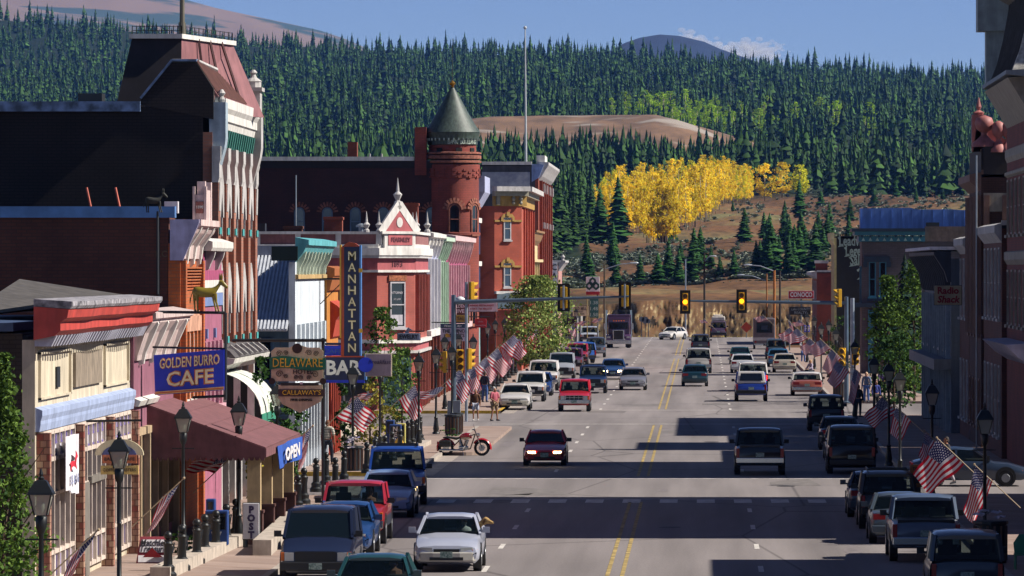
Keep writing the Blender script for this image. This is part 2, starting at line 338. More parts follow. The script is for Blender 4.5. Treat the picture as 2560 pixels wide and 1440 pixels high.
def pavement(x0, x1, y0, y1, kx):
 mb = MB(); mb.box(x0, x1, y0, y1, -.1, .14); o = mb.build('pavement', walk); tag(o, kind='structure')
 mb = MB(); a, b = (kx, kx + .18) if kx < 0 else (kx - .18, kx); mb.box(a, b, y0 - .002, y1, -.1, .155); tag(mb.build('kerb', curbm), kind='structure')
for a, b in ((90, 197.5), (219.5, 283), (313, 500)): pavement(-16.2 if b < 300 else -17.8, -11.08, a, b, -11.08)
for a, b in ((90, 198.8), (216, 305), (336, 560)): pavement(7.8, 16, a, b, 7.8)
for a, b in ((90, 197.5), (219.5, 283), (313, 500)): sheet('gutter', [(-10.9, a), (-10.2, a), (-10.2, b), (-10.9, b)], .011, conc)
def bulb(x0, x1, y0, y1):
 mb = MB(); r = .9; n = 5
 P = [(x0, y0), (x1 - r, y0)] + [(x1 - r + r * math.sin(math.pi / 2 * i / n), y0 + r - r * math.cos(math.pi / 2 * i / n)) for i in range(1, n + 1)] + [(x1, y1 - r)] + [(x1 - r + r * math.cos(math.pi / 2 * i / n), y1 - r + r * math.sin(math.pi / 2 * i / n)) for i in range(1, n + 1)] + [(x0, y1)]
 mb.prism(P, 'z', -.1, .15); tag(mb.build('pavement', walk), kind='structure')
bulb(-11.0, -9.3, 243, 283)
for x0, x1, y in ((-16, -11, 219.35), (-19, -11, 312.85)):
 mb = MB(); mb.box(x0, x1, y - .15, y, -.05, .165); tag(mb.build('kerb', yel), kind='structure')
mb = MB(); mb.box(-11.08, -10.9, 313, 328, -.05, .165); tag(mb.build('kerb', yel), kind='structure')
ylw = mat('yellow_road_paint', '9c8650', .85, nz=.45, scale=1.5); wht = mat('white_road_paint', 'c4beb8', .8, nz=.25, scale=2)
def mark(name, rects, m, z=.012):
 mb = MB()
 for x0, x1, y0, y1 in rects: mb.add([(x0, y0, z), (x1, y0, z), (x1, y1, z), (x0, y1, z)], [(0, 1, 2, 3)])
 return tag(mb.build(name, m), kind='structure')
mark('centre_line', [(x, x + .11, a, b) for x in (-2.5, -2.12) for a, b in ((95, 195), (219, 290), (322, 500), (520, 650))], ylw)
R1 = []
for xl in (-5.75, 1.45):
 for k in range(46):
  y = 101.5 + k * 12.19
  if not (195 < y + 1.5 < 220 or 290 < y + 1.5 < 322): R1.append((xl, xl + .14, y, y + 2.9))
mark('lane_dashes', R1, wht)
mark('crosswalk_line', [(-10.6, 7.3, y, y + .45) for y in (216.3, 291.5, 320)], wht)
mark('zebra_crossing', [(-10.2 + k * 1.25, -9.6 + k * 1.25, 194.2, 197) for k in range(14)], wht)
mark('crosswalk_line', [(-10.6, 7.3, 197.2, 197.5)], wht)
def stain(pts):
 P = []
 for (x, y, rx, ry) in pts:
  P.append([(x + rx * math.cos(t * math.pi / 5) * random.uniform(.7, 1.2), y + ry * math.sin(t * math.pi / 5) * random.uniform(.7, 1.2)) for t in range(10)])
 mb = MB()
 for q in P: mb.add([(a, b, .0095) for a, b in q], [tuple(range(len(q)))])
 tag(mb.build('tar_patch', mat('tar', '746c6c', .8, nz=.2)), kind='structure')
random.seed(4)
pt = mat('patched_asphalt', '6e6866', .9, nz=.2, scale=2); rp2 = random.Random(8)
for k in range(9):
 x, y = rp2.uniform(-9, 4), rp2.uniform(125, 420); sheet('asphalt_patch', [(x, y), (x + rp2.uniform(1.2, 3), y + rp2.uniform(-.3, .3)), (x + rp2.uniform(1.2, 3), y + rp2.uniform(3, 9)), (x, y + rp2.uniform(3, 9))], .0085, pt)
for x, y in ((-4.2, 142), (-1.0, 176), (3.0, 209), (-7, 226), (0.4, 262)):
 mb = MB().lathe((x, y, 0), [(.02, .011), (.33, .011), (.33, .016), (.02, .016)], 16); tag(mb.build('manhole_cover', mat('manhole_iron', '2c2a2a', .6, metal=.4)), kind='structure')
stain([(random.uniform(-9, 6), random.uniform(120, 600), random.uniform(.1, .35), random.uniform(.8, 5)) for _ in range(22)])
# -- left side of the street
DEP = 26
def wallpart(root, x0, x1, y0, y1, z1, m, name='wall', z0=0.):
 return MB().box(x0, x1, y0, y1, z0 - .2 if z0 == 0 else z0, z1).build(name, m, root)
def cornice(root, F, u0, u1, prof, m, name='cornice'):
 mb = MB(); F.prof(mb, u0, u1, prof); return mb.build(name, m, root)
def brackets(root, F, us, w, prof, m, name='bracket_row'):
 mb = MB()
 for u in us: F.prof(mb, u - w / 2, u + w / 2, prof)
 return mb.build(name, m, root)
def rng(a, b, n): return [a + (b - a) * (i + .5) / n for i in range(n)]
white = mat('white_paint', 'd6d2cc', .6, nz=.06, scale=2); wm = mat('weathered_white', 'b4b0ae', .75, nz=.15, scale=3)
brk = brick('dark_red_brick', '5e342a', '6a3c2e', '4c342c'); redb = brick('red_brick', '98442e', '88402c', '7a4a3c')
orab = brick('orange_brick', 'b8602e', 'a85428', '8c5a3c'); roofm = mat('tar_roof', '4a4644', .9, nz=.2)
black = mat('black_iron', '0e1214', .45, nz=.2); dk = mat('dark_trim', '20242a', .6)
gls = glass()
def chimney(root, x, y, z0, z1, w=.8, d=.6, m=None, pr=True):
 mb = MB().box(x - w / 2, x + w / 2, y - d / 2, y + d / 2, z0, z1); mb.box(x - w / 2 - .06, x + w / 2 + .06, y - d / 2 - .06, y + d / 2 + .06, z1 - .16, z1 - .02)
 return mb.build('chimney', m or redb, root)
def roofdeck(root, x0, x1, y0, y1, z): return MB().box(x0, x1, y0, y1, z - .15, z).build('roof', roofm, root)
def b_cream():
 X = -15.6; Y0, Y1 = 135.5, 157.9; F = street('L', X, 0)
 r = thing('shop_building', 'cream fronted shop with scarlet cornice and checkered transom windows, nearest on the left', 'building', (X, Y0, 0))
 cream = mat('cream_paint', 'c4b8a2', .75, nz=.1, scale=1.2); lb = mat('pale_blue_paint', '9aa8c8', .65, nz=.08); scar = mat('scarlet_paint', 'b4423a', .6, nz=.15, scale=2)
 wallpart(r, X - DEP, X - .3, Y0, Y1, 6.35, brick('brown_side_brick', '3e342c', '443a30', '30281f'))
 wallpart(r, X - .3, X, Y0 - .02, Y1, 6.2, cream, 'front_wall')
 MB().box(X - DEP, X - .5, Y0 - .12, Y1, 6.4, 6.6).build('coping', mat('tin_coping', '3c4c66', .5, nz=.2), r)
 mb = MB()
 for a, b in ((136.1, 142.8), (150.9, 157.2)):
  for q in ((a, b, 5.85, 5.9), (a, b, 4.78, 4.83), (a, a + .12, 4.78, 5.9), (b - .12, b, 4.78, 5.9)): F.box(mb, *q, 0, .07)
 for u in np.arange(136, 157.5, .62): F.box(mb, u, u + .3, 5.98, 6.18, 0, .12)
 mb.build('panel_moulding', cream, r)
 mb = MB(); F.box(mb, 143.6, 149.9, 4.93, 5.78, 0, .08); o = mb.build('notice_board', mat('olive_board', '86796a', .8, nz=.2), r); o['label'] = 'blank tan board'
 mb = MB(); F.box(mb, 139.7, 140.4, 5.0, 5.5, 0, .05); mb.build('vent', dk, r)
 cornice(r, F, Y0, Y1, [(0, 4.05), (.1, 4.05), (.13, 4.22), (.13, 4.3), (.17, 4.42), (.17, 4.55), (0, 4.62)], lb, 'blue_band')
 def curve(u): t = (u - Y0) / (Y1 - Y0); return .78 + .14 * math.sin(math.pi * t * 3) ** 2
 us = np.linspace(Y0 - .3, Y1, 25)
 def sweep(prof, m, nm):
  mb = MB(); mb.loft([[F.p(u, z, d * curve(u) if d > 0 else d) for d, z in prof] for u in us]); return mb.build(nm, m, r)
 sweep([(0, 6.2), (.62, 6.3), (.8, 6.42), (.8, 6.62), (1.0, 6.72), (1.05, 6.92), (0, 6.98)], scar, 'cornice')
 sweep([(0, 6.985), (1.08, 6.93), (1.14, 7.0), (1.14, 7.1), (0, 7.16)], mat('peeling_coping', 'a8a4aa', .8, nz=.4, scale=5, col2='4c4a50'), 'cap')
 mb = MB(); dn = MB()
 for i, u in enumerate(np.arange(Y0 - .1, Y1 - .2, .52)): (mb).add([F.p(u + a, z, d * curve(u)) for a, z, d in ((0, 6.05, 0), (.26, 6.05, 0), (.26, 6.05, .5), (0, 6.05, .5), (0, 6.3, 0), (.26, 6.3, 0), (.26, 6.3, .66), (0, 6.3, .66))], [(3, 2, 1, 0), (4, 5, 6, 7), (0, 1, 5, 4), (1, 2, 6, 5), (2, 3, 7, 6), (3, 0, 4, 7)])
 mb.build('dentil_row', mat('lavender_white', 'b8b8c8', .6), r)
 red = brick('painted_quoin', '8c4038', 'b89a80', '70483c', .16, .16)
 mb = MB()
 for u in (135.9, 143.3, 150.6, 157.2): F.box(mb, u - .17, u + .17, 0, 4.02, 0, .32)
 mb.build('pilaster', red, r)
 pur = mat('purple_trim', '6c5c9c', .6); sf = mat('shop_glass', '2a2830', .1, nz=.3, scale=1)
 mb = MB()
 for a, b in ((136.2, 143), (143.6, 150.3), (150.9, 157)):
  n = 6
  for i in range(n + 1):
   u = a + (b - a) * i / n; F.box(mb, u - .05, u + .05, .35, 4.0, 0, .13)
  for z in (3.93, 3.28, 1.05, .35): F.box(mb, a, b, z, z + .1, 0, .12)
  F.box(mb, a, b, 2.45, 2.53, 0, .12)
 mb.build('window_frame', mat('cream_trim', 'd0c0b4', .6), r)
 mb = MB(); g = MB(); lo = MB()
 for a, b in ((136.2, 143), (143.6, 150.3), (150.9, 157)):
  F.box(g, a, b, 1.1, 3.3, .003, .03); F.box(lo, a, b, .4, 1.05, .003, .04)
  n = 12
  for i in range(n):
   for j in range(2):
    u = a + (b - a) * (i + .5) / n; z = 3.42 + j * .28
    F.box(mb, u - .045 * 4, u + .045 * 4, z - .03, z + .02, .05, .075)
    if i % 2 == j: F.box(mb, u - .1, u + .1, z, z + .22, .05, .07)
  for i in range(9):
   u = a + (b - a) * (i + .5) / 9; F.box(mb, u - .08, u + .08, .5, .98, .045, .06)
 mb.build('checker_trim', pur, r); g.build('pane', sf, r); lo.build('lower_panel', mat('panel_white', 'c4bcb8', .6), r)
 tr = MB()
 for a, b in ((136.2, 143), (143.6, 150.3), (150.9, 157)): F.box(tr, a, b, 3.35, 3.95, .003, .04)
 tr.build('transom', mat('frosted_white', 'c8c8d8', .4), r)
 d = MB(); F.box(d, 144.9, 146.1, .15, 2.5, .035, .16); F.box(d, 146.2, 149.9, 2.45, 2.62, .04, .2); do = d.build('door', mat('grey_door', '77716a', .6), r)
 roofdeck(r, X - DEP, X - .2, Y0 + .3, Y1 - .1, 6.3)
 r2 = MB(); r2.add([(X - 3, 146, 6.62), (X + .2, 140, 7.02), (X + .2, Y1, 7.02), (X - 3, Y1, 7.5)], [(0, 1, 2, 3)]); r2.build('roof_slope', roofm, r, solid=.08)
 return r
b_cream()
def banner():
 F = street('L', -15.6, 0); r = thing('banner', 'white hanging banner with a red leaping deer on the cream shopfront', 'banner', (-15.3, 140, 2.6))
 mb = MB(); n = 6
 for i in range(n):
  a, b = 138.7 + i * .4, 138.7 + (i + 1) * .4; d0, d1 = .36 + .05 * math.sin(i * 1.3), .36 + .05 * math.sin(i * 1.3 + 1.3)
  mb.hexa([F.p(a, 2.55 - .03 * i, d0), F.p(b, 2.55 - .03 * i, d1), F.p(b, 2.55 - .03 * i, d1 + .01), F.p(a, 2.55 - .03 * i, d0 + .01), F.p(a, 3.85, d0), F.p(b, 3.85, d1), F.p(b, 3.85, d1 + .01), F.p(a, 3.85, d0 + .01)])
 mb.build('cloth', mat('banner_white', 'd8d4dc', .8), r)
 mb = MB(); q = [(0, .25), (.35, .32), (.8, .3), (1.0, .5), (.95, .62), (1.12, .55), (1.3, .42), (1.1, .36), (1.0, .2), (1.15, .02), (.9, .1), (.55, .14), (.3, .12), (.1, 0), (.15, .16)]
 F.poly(mb, [(139.0 + u * 1.3, 3.0 + z * .75) for u, z in q][::1], .43, .445); mb.build('deer_emblem', mat('banner_red', 'c01c34', .7), r)
 mb = MB(); text(mb, '15 & 16', .3, F.p(139.9, 2.78, .45), (0, 1, 0), depth=.01, bold=.02, sx=2); mb.build('lettering', mat('banner_blue', '8890b0', .7), r)
banner()
def b_mauve():
 X = -15.5; Y0, Y1 = 157.95, 169.8; F = street('L', X, 0)
 mv = mat('mauve_stucco', '845264', .85, nz=.08, scale=2, bump=.1)
 r = thing('cafe_building', 'mauve stucco cafe with white bracketed cornice under the burro figure', 'building', (X, Y0, 0))
 wallpart(r, X - DEP, X, Y0, Y1, 6.3, mv)
 crm = mat('cornice_cream', 'c4b0ac', .6)
 cornice(r, F, Y0 + .1, Y1 - .05, [(0, 5.35), (.08, 5.35), (.1, 5.5), (.3, 6.1), (.5, 6.38), (.5, 6.45), (.6, 6.5), (.6, 6.65), (0, 6.75)], crm)
 brackets(r, F, rng(Y0, Y1, 4), .28, [(0, 5.2), (.14, 5.25), (.2, 5.55), (.45, 6.1), (.55, 6.34), (.53, 6.4), (0, 6.3)], white)
 cornice(r, F, Y0 + .05, Y1 - 6.2, [(0, 4.1), (.12, 4.1), (.2, 4.25), (0, 4.33)], white, 'string_course')
 mb = MB(); [F.box(mb, u - .12, u + .12, 0, 3.3, 0, .2) for u in (158.2, 160.7, 163, 166, 169.5)]; mb.build('pilaster', mat('tan_trim', 'b09a7c', .6), r)
 mb = MB(); [F.box(mb, a, b, .5, 3.2, .01, .05) for a, b in ((158.4, 160.5), (160.9, 162.8), (163.3, 165.8), (166.3, 169.3))]; mb.build('pane', glass('shade_glass', '10201c'), r)
 mb = MB(); F.box(mb, Y0 + .1, 162.8, 3.3, 3.5, 0, .15); mb.build('lintel', mat('tan_trim', 'b09a7c'), r)
 a0, a1, xo = 161.7, 175.6, -12.2; mar = mat('maroon_canvas', '6e464a', .9, nz=.1, scale=5); F2 = F
 mb = MB(); zt, zo, zb = 4.05, 2.85, 2.6
 mb.add([(X, a0, zt), (xo, a0, zo), (xo, a1, zo), (X, a1, zt)], [(0, 1, 2, 3)])
 n = 22
 for y in (a0, a1): mb.add([(X, y, zt), (xo, y, zo), (xo, y, zb), (X, y, zb)], [(0, 1, 2, 3)])
 for i in range(n): # scalloped edge
  c = X + (xo - X) * (i + .5) / n; h = (xo - X) / n / 2
  mb.add([(c - h, a0, zb), (c + h, a0, zb), (c + h * .5, a0, zb - .09), (c - h * .5, a0, zb - .09)], [(0, 1, 2, 3)])
 mb.add([(xo, a0, zo), (xo, a1, zo), (xo, a1, zb), (xo, a0, zb)], [(0, 1, 2, 3)])
 aw = mb.build('awning', mar, r, solid=.03)
 mb = MB()
 for t in (.25, .5, .75): mb.bar((X + (xo - X) * t, a0, zt + (zo - zt) * t + .03), (X + (xo - X) * t, a1, zt + (zo - zt) * t + .03), .04)
 mb.build('seam', mar, r)
 colm = mat('column_cream', 'c0a880', .6); basem = mat('column_base', '4c2c28', .7)
 for y in (162.3, 166.6, 170.9, 175.2):
  MB().box(-12.75, -12.38, y, y + .35, 1.05, 2.62).build('column', colm, r); q = MB().box(-12.81, -12.32, y - .06, y + .41, .14, 1.02); q.box(-12.84, -12.29, y - .09, y + .44, 1.02, 1.1); q.build('column_base', basem, r)
 roofdeck(r, X - DEP, X, Y0, Y1, 6.33)
b_mauve()
def b_orange():
 X = -15.3; Y0, Y1 = 169.85, 176.4; F = street('L', X, 0)
 r = thing('brick_building', 'orange brick building with pale bracketed cornice and blue coping on its dark side wall', 'building', (X, Y0, 0))
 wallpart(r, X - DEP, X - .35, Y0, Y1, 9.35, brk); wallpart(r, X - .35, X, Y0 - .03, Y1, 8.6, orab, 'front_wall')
 cop = mat('blue_coping', '5078ac', .5, nz=.2, scale=2)
 mb = MB().box(-21.6, -15.45, Y0 - .15, Y0 + .35, 9.35, 9.68); mb.box(-36, -22.4, Y0 - .15, Y0 + .35, 9.0, 9.38); mb.build('coping', cop, r)
 MB().box(-22.4, -21.6, Y0 - .1, Y0 + 1, 9.0, 10.05).build('chimney', brk, r); MB().box(-22.5, -21.5, Y0 - .2, Y0 + 1.1, 10.05, 10.22).build('chimney_cap', cop, r)
 pale = mat('cornice_blue', 'a8a4c4', .6); pk = mat('cornice_pink', 'd0b8b4', .65)
 F.prof(mbx := MB(), Y0 - .05, Y0 + .12, [(-.3, 9.3), (.55, 9.3), (.55, 9.2), (.08, 8.1), (-.3, 8.1)]); mbx.build('cornice_end', pale, r)
 cornice(r, F, Y0 + .12, Y1, [(0, 9.3), (.6, 9.3), (.6, 9.12), (.5, 9.05), (.42, 8.9), (.12, 8.55), (.08, 8.15), (0, 8.1)], pk)
 brackets(r, F, rng(Y0, Y1, 3), .3, [(0, 7.9), (.12, 8.0), (.2, 8.5), (.5, 8.95), (.56, 9.1), (0, 9.1)], white)
 mb = MB(); F.box(mb, Y0 + 2.6, Y0 + 4.6, 9.3, 10.2, .3, .5); F.box(mb, Y0 + 2.4, Y0 + 2.75, 9.3, 10.45, .28, .52); F.box(mb, Y0 + 4.45, Y0 + 4.8, 9.3, 10.45, .28, .52)
 mb.box(-15.12, -14.76, Y0 + 2.3, Y0 + 2.5, 9.3, 10.05); mb.box(-15.14, -15.07, Y0 + 2.25, Y0 + 2.52, 9.3, 10.3); mb.box(-14.8, -14.73, Y0 + 2.25, Y0 + 2.52, 9.3, 10.3)
 mb.build('pediment', pk, r)
 mb = MB(); mb.box(-15.05, -14.82, Y0 + 2.26, Y0 + 2.3, 9.5, 9.85); mb.build('plaque', mat('plaque_red', 'a06458', .7), r)
 mb = MB(); text(mb, '1890', .12, (-14.935, Y0 + 2.25, 9.68), depth=.02, bold=.02, w=.2); mb.build('lettering', white, r)
 mb = MB(); F.box(mb, Y0 + .05, Y0 + .5, 0, 8.1, 0, .16); F.box(mb, Y1 - .5, Y1, 0, 8.1, 0, .16)
 for k in range(8): F.box(mb, Y0 + .5, Y1 - .5, 7.9 - k * .09 - .04, 7.9 - k * .09, 0, .12 - .012 * k)
 for u in (Y0 + 1.6, Y0 + 2.9, Y0 + 4.2, Y0 + 5.4): F.box(mb, u - .16, u + .16, 3.7, 6.0, 0, .14)
 mb.build('pilaster', orab, r)
 mb = MB(); F.box(mb, Y0 + .4, Y1 - .9, 6.0, 6.45, 0, .14); F.box(mb, Y0 + .5, Y1 - 1, 6.45, 6.6, 0, .09); mb.build('stone_band', mat('sandstone', 'c09078', .85, nz=.25, scale=3), r)
 for a in (Y0 + .7, Y0 + 2.0, Y0 + 3.3, Y0 + 4.5): window(r, F, a, a + .75, 4.0, 6.0, white, bars=1)
 C = toward(0, Y0); mb = MB(); text(mb, 'KC D', .26, (-15.72, Y0 - .012, 8.28), depth=.01, bold=.02); mb.build('lettering', mat('ghost_letters', '6c5c44', .9), r)
 mb = MB().box(-15.95, -15.9, Y0 - .08, Y0 - .03, 4, 9.3); mb.build('conduit', dk, r)
 for x in (-17.2, -18.05):
  MB().tube((x + .06, Y0 + 1, 9.5), (x - .1, Y0 + 1, 10.25), .035, n=6).build('vent_pipe', mat('rust_pipe', 'c0604c', .7), r)
 roofdeck(r, X - DEP, X - .3, Y0 + .4, Y1, 9.3)
b_orange()
def b_pink():
 X = -15.3; Y0, Y1 = 176.45, 184.4; F = street('L', X, 0)
 pk = mat('pink_paint', '9c5c74', .75, nz=.1); bl = mat('band_blue', '7084b4', .7); mg = mat('magenta_paint', 'a0486c', .7)
 r = thing('painted_building', 'narrow pink building with white and blue bands beside the tall opera house', 'building', (X, Y0, 0))
 wallpart(r, X - DEP, X, Y0, Y1, 8.5, pk)
 mb = MB(); F.box(mb, Y0 + .6, Y1, 7.1, 7.5, 0, .05); mb.build('white_band', white, r)
 mb = MB(); F.box(mb, Y0 + .6, Y1, 6.7, 7.1, 0, .045); mb.build('blue_band', bl, r)
 mb = MB(); F.box(mb, Y0 + .6, Y1, 7.5, 7.8, 0, .05); F.box(mb, Y0, Y0 + .5, 0, 8.3, 0, .1); mb.build('magenta_band', mg, r)
 mb = MB(); [F.box(mb, u - .1, u + .1, 3.6, 5.6, 0, .1) for u in rng(Y0 + .6, Y1, 5)]; F.box(mb, Y0 + .5, Y1, 3.4, 3.6, 0, .15); mb.build('mullion', mat('pink_light', 'd0a0ac', .7), r)
 mb = MB(); [F.box(mb, u - .4, u + .4, 3.7, 5.5, .01, .04) for u in rng(Y0 + 1.2, Y1 - .6, 4)]; mb.build('pane', glass('plum_glass', '3c2438'), r)
 mb = MB(); [F.box(mb, u - .15, u + .15, 5.7, 6.0, 0, .08) for u in (Y0 + 2, Y0 + 5)]; mb.build('rosette', bl, r)
 mb = MB(); F.prof(mb, Y0 + .1, Y1, [(0, 8.4), (.33, 8.4), (.38, 8.5), (.38, 8.68), (0, 8.8)]); mb.build('cornice', white, r)
 brackets(r, F, (Y0 + 2.2, Y0 + 5.6), .3, [(0, 7.8), (.1, 7.85), (.15, 8.0), (.25, 8.2), (.3, 8.39), (0, 8.39)], wm)
 roofdeck(r, X - DEP, X, Y0, Y1, 8.5)
b_pink()
def b_opera():
 X = -15.6; Y0, Y1 = 184.5, 200.4; F = street('L', X, 0); s0 = FPX / Y0
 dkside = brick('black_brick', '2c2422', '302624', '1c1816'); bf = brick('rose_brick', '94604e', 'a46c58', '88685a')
 r = thing('opera_house', 'tall opera house with maroon mansard roof, blind dark side wall and white Gothic window strips', 'building', (X, Y0, 0))
 zx = lambda x, y: at(x, y, Y0)
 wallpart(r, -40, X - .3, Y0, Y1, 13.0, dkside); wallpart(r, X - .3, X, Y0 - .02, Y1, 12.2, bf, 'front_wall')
 MB().box(-40, zx(352, 0)[0], Y0 - .25, Y0 + .5, 12.85, 13.17).build('coping', mat('blue_white_coping', '7890b8', .5, nz=.3, scale=3, col2='38485c'), r)
 MB().box(*sorted((zx(190, 0)[0], zx(250, 0)[0])), Y0 + .6, Y0 + 1.6, 13.0, 13.45).build('roof_vent', dk, r)
 maroon = mat('maroon_roof_metal', '84585a', .6, nz=.12, scale=2)
 P = [zx(352, 262), (zx(352, 0)[0], 13.3), zx(430, 156), zx(492, 156), zx(534, 222), (zx(534, 0)[0], 12.6)]
 MB().prism([(x, z) for x, z in P], 'y', Y0 - .03, Y0 + .3).build('side_gable', dkside, r)
 mb = MB(); pp = [zx(352, 248), zx(430, 153), zx(492, 153)]
 for a, b in zip(pp, pp[1:]): mb.bar((a[0], Y0 + .1, a[1] + .03), (b[0], Y0 + .1, b[1] + .03), .45, .07)
 mb.build('gable_coping', mat('blue_white_coping', 'a0'), r)
 zt, zb = P[2][1], 13.35; xt, xb = zx(492, 0)[0], -15.45
 A = [(P[2][0], Y0 + .3, zt), (xt, Y0 + .3, zt), (xb, Y0 + .3, zb)]
 m = MB(); Ym = Y0 + 12.8
 m.add([(xt, Y0 + .3, zt), (xb, Y0 + .3, zb), (xb, Ym, zb), (xt + .1, Y0 + 6.2, zt - .1)], [(0, 1, 2, 3)])
 m.add([(P[2][0], Y0 + .3, zt), (xt, Y0 + .3, zt), (xt + .1, Y0 + 6.2, zt - .1), (P[2][0], Y0 + 6.2, zt)], [(0, 1, 2, 3)])
 m.add([(P[1][0], Y0 + .3, 13.2), (P[2][0], Y0 + .3, zt), (P[2][0], Y0 + 6, zt), (P[1][0], Y0 + 6, 13.2)], [(0, 1, 2, 3)])
 m.build('mansard_roof', maroon, r, solid=.08)
 sm = MB()
 for i in range(26):
  t = i / 26; y = Y0 + .5 + 12 * t; k = min(1, (Ym - y) / (Ym - Y0 - 6.2)); sm.bar((xb + .02, y, zb + .06), (xb + (xt - xb) * k, y - .4 * k, zb + (zt - zb) * k + .06), .05)
 sm.build('roof_ribs', mat('rib_brown', '6c4640', .6), r)
 rc = MB(); rc.path([(P[2][0], Y0 + .2, zt + .05), (xt, Y0 + .3, zt + .05), (xt + .1, Y0 + 6.2, zt - .02)], .07); rc.build('ridge_cap', wm, r)
 Yc = Y0 + 6; q = lambda x, y, Y: at(x, y, Y)
 bx0, bx1 = q(287, 0, Yc)[0], q(640, 0, Yc + 3.4)[0]; tx0, tx1 = q(333, 0, Yc + .6)[0], q(566, 0, Yc + 3.5)[0]; xm = q(452, 0, Yc)[0]
 z0, z1 = 13.0, q(0, 92, Yc)[1]; z1b = z1
 b = [(bx0, Yc, z0), (xm, Yc, z0), (bx1, Yc + 7, z0), (bx0, Yc + 9, z0)]; t = [(tx0, Yc + .3, z1), (xm, Yc + .3, z1), (tx1, Yc + 6, z1), (tx0, Yc + 8, z1)]
 m = MB(); m.hexa(b + t); m.build('tower_roof', maroon, r)
 m = MB(); m.add([Vector(p) + Vector((0, -.03, 0)) for p in (b[0], b[1], t[1], t[0])], [(0, 1, 2, 3)]); m.build('tower_side', mat('dark_roof_metal', '241e24', .7, nz=.25), r, solid=.02)  # near-black sheet laid over the camera-facing side of the tower roof
 sm = MB()
 for k in (.3, .52, .75): sm.bar(Vector(b[1]).lerp(Vector(b[2]), k) + Vector((.05, -.05, 0)), Vector(t[1]).lerp(Vector(t[2]), k) + Vector((.05, -.05, 0)), .07)
 sm.build('roof_seam', mat('seam_dark', '4c2c2c', .6), r)
 cp = MB(); e = [Vector(p) for p in t]; c = sum(e, Vector()) / 4; e2 = [c + (p - c) * 1.07 for p in e]; cp.hexa([p - Vector((0, 0, .05)) for p in e2] + [p + Vector((0, 0, .1)) for p in e2]); cp.build('tower_cap', white, r)
 cr = MB()
 for (a_, b_) in ((e[0], e[1]), (e[1], e[2])):
  for k in range(13): p = a_.lerp(b_, k / 12); cr.tube(p + Vector((0, 0, .1)), p + Vector((0, 0, .38)), .018, n=4)
  cr.bar(a_ + Vector((0, 0, .36)), b_ + Vector((0, 0, .36)), .02); cr.bar(a_ + Vector((0, 0, .22)), b_ + Vector((0, 0, .22)), .02)
 cr.build('iron_cresting', dk, r)
 fp = MB(); px = q(452, 0, Yc)[0]; fp.tube((px, Yc + .5, z1), (px, Yc + .5, z1 + 2.2), .09, .07); fp.tube((px, Yc + .5, z1), (px, Yc + .5, z1 + .5), .13, .11); fp.build('flagpole', mat('pole_grey', '5c584c', .6), r)
 pb = mat('pier_blue', '9cacb8', .6)
 for i, (u, big) in enumerate(((Y0 + .45, 0), (Y1 - .6, 1))):
  mb = MB(); F.prof(mb, u - .45, u + .45, [(-.1, 13.15), (.42, 13.15), (.42, 12.0), (.38, 11.7), (.12, 10.7), (-.1, 10.5)]); mb.build('corner_pier', pb if not i else wm, r)
  fb = MB(); c = (X + .25, u, 13.15)
  if big: fb.box(X - .12, X + .38, u - .45, u + .45, 13.15, 13.95); fb.box(X - .22, X + .46, u - .6, u + .6, 13.95, 14.08); fb.lathe((X + .12, u, 14.08), [(.27, 0), (.27, .2), (.3, .22), (.12, .35), (.08, .45), (.14, .52), (.06, .62)], 10)
  else: fb.lathe(c, [(.08, 0), (.12, .1), (.07, .2), (.13, .3), (.05, .42)], 10)
  fb.build('finial', wm, r)
 F.prof(mb := MB(), Y0 + .9, Y1 - 1.05, [(0, 12.3), (.18, 12.35), (.22, 12.55), (.28, 12.6), (.28, 12.85), (.36, 13.0), (.36, 13.3), (0, 13.38)]); mb.build('cornice', white, r)
 F.box(mb := MB(), Y0 + .9, Y1 - 1.05, 11.75, 12.3, 0, .1); mb.build('frieze', mat('teal_frieze', '1c4c48', .6), r)
 mb = MB(); [F.prof(mb, u - .13, u + .13, [(0, 11.75), (.14, 11.75), (.24, 12.33), (0, 12.33)]) for u in rng(Y0 + 1, Y1 - 1, 16)]; mb.build('frieze_brackets', mat('teal_light', '3c7c70', .6), r)
 us = rng(Y0 + .3, Y1 - .3, 5); w = (Y1 - Y0 - .6) / 5; pil = MB(); st = MB(); hd = MB(); tl = MB(); sh = MB()
 for i in range(6):
  u = Y0 + .3 + i * w; F.box(pil, u - .42, u + .42, 5.2, 10.6, 0, .2); F.prof(st, u - .5, u + .5, [(0, 10.6), (.2, 10.6), (.24, 10.75), (.24, 11.2), (.28, 11.35), (.28, 11.75), (0, 11.75)])
  F.prof(st, u - .3, u + .3, [(0, 9.7), (.22, 9.7), (.24, 10.6), (0, 10.6)])
  for z in (8.95, 5.45): F.box(tl, u - .28, u + .28, z, z + .22, .2, .25)
 for i in range(5):
  c = Y0 + .3 + (i + .5) * w
  for z0_, z1_ in ((8.9, 10.4), (5.75, 7.3)):
   for s_ in (-.52, .52):
    F.box(st, c + s_ - .05, c + s_ + .05, z0_, z1_, 0, .13)
    F.box(sh, c + s_ * .5 - .2, c + s_ * .5 + .2, z0_, z1_ - .2, .003, .03)
   F.poly(hd, [(c - .78, z1_ - .9), (c - .78, z1_ + .1), (c, z1_ + .75), (c + .78, z1_ + .1), (c + .78, z1_ - .9), (c + .5, z1_ - .9), (c, z1_ - .1), (c - .5, z1_ - .9)], 0, .16)
   F.box(st, c - .05, c + .05, z0_, z1_, 0, .1)
 pil.build('pilaster', bf, r); st.build('window_strip', wm, r); hd.build('gothic_hood', wm, r); tl.build('tile', mat('turquoise_tile', '48a0a0', .5), r); sh.build('pane', glass('rose_glass', '4a3c44'), r)
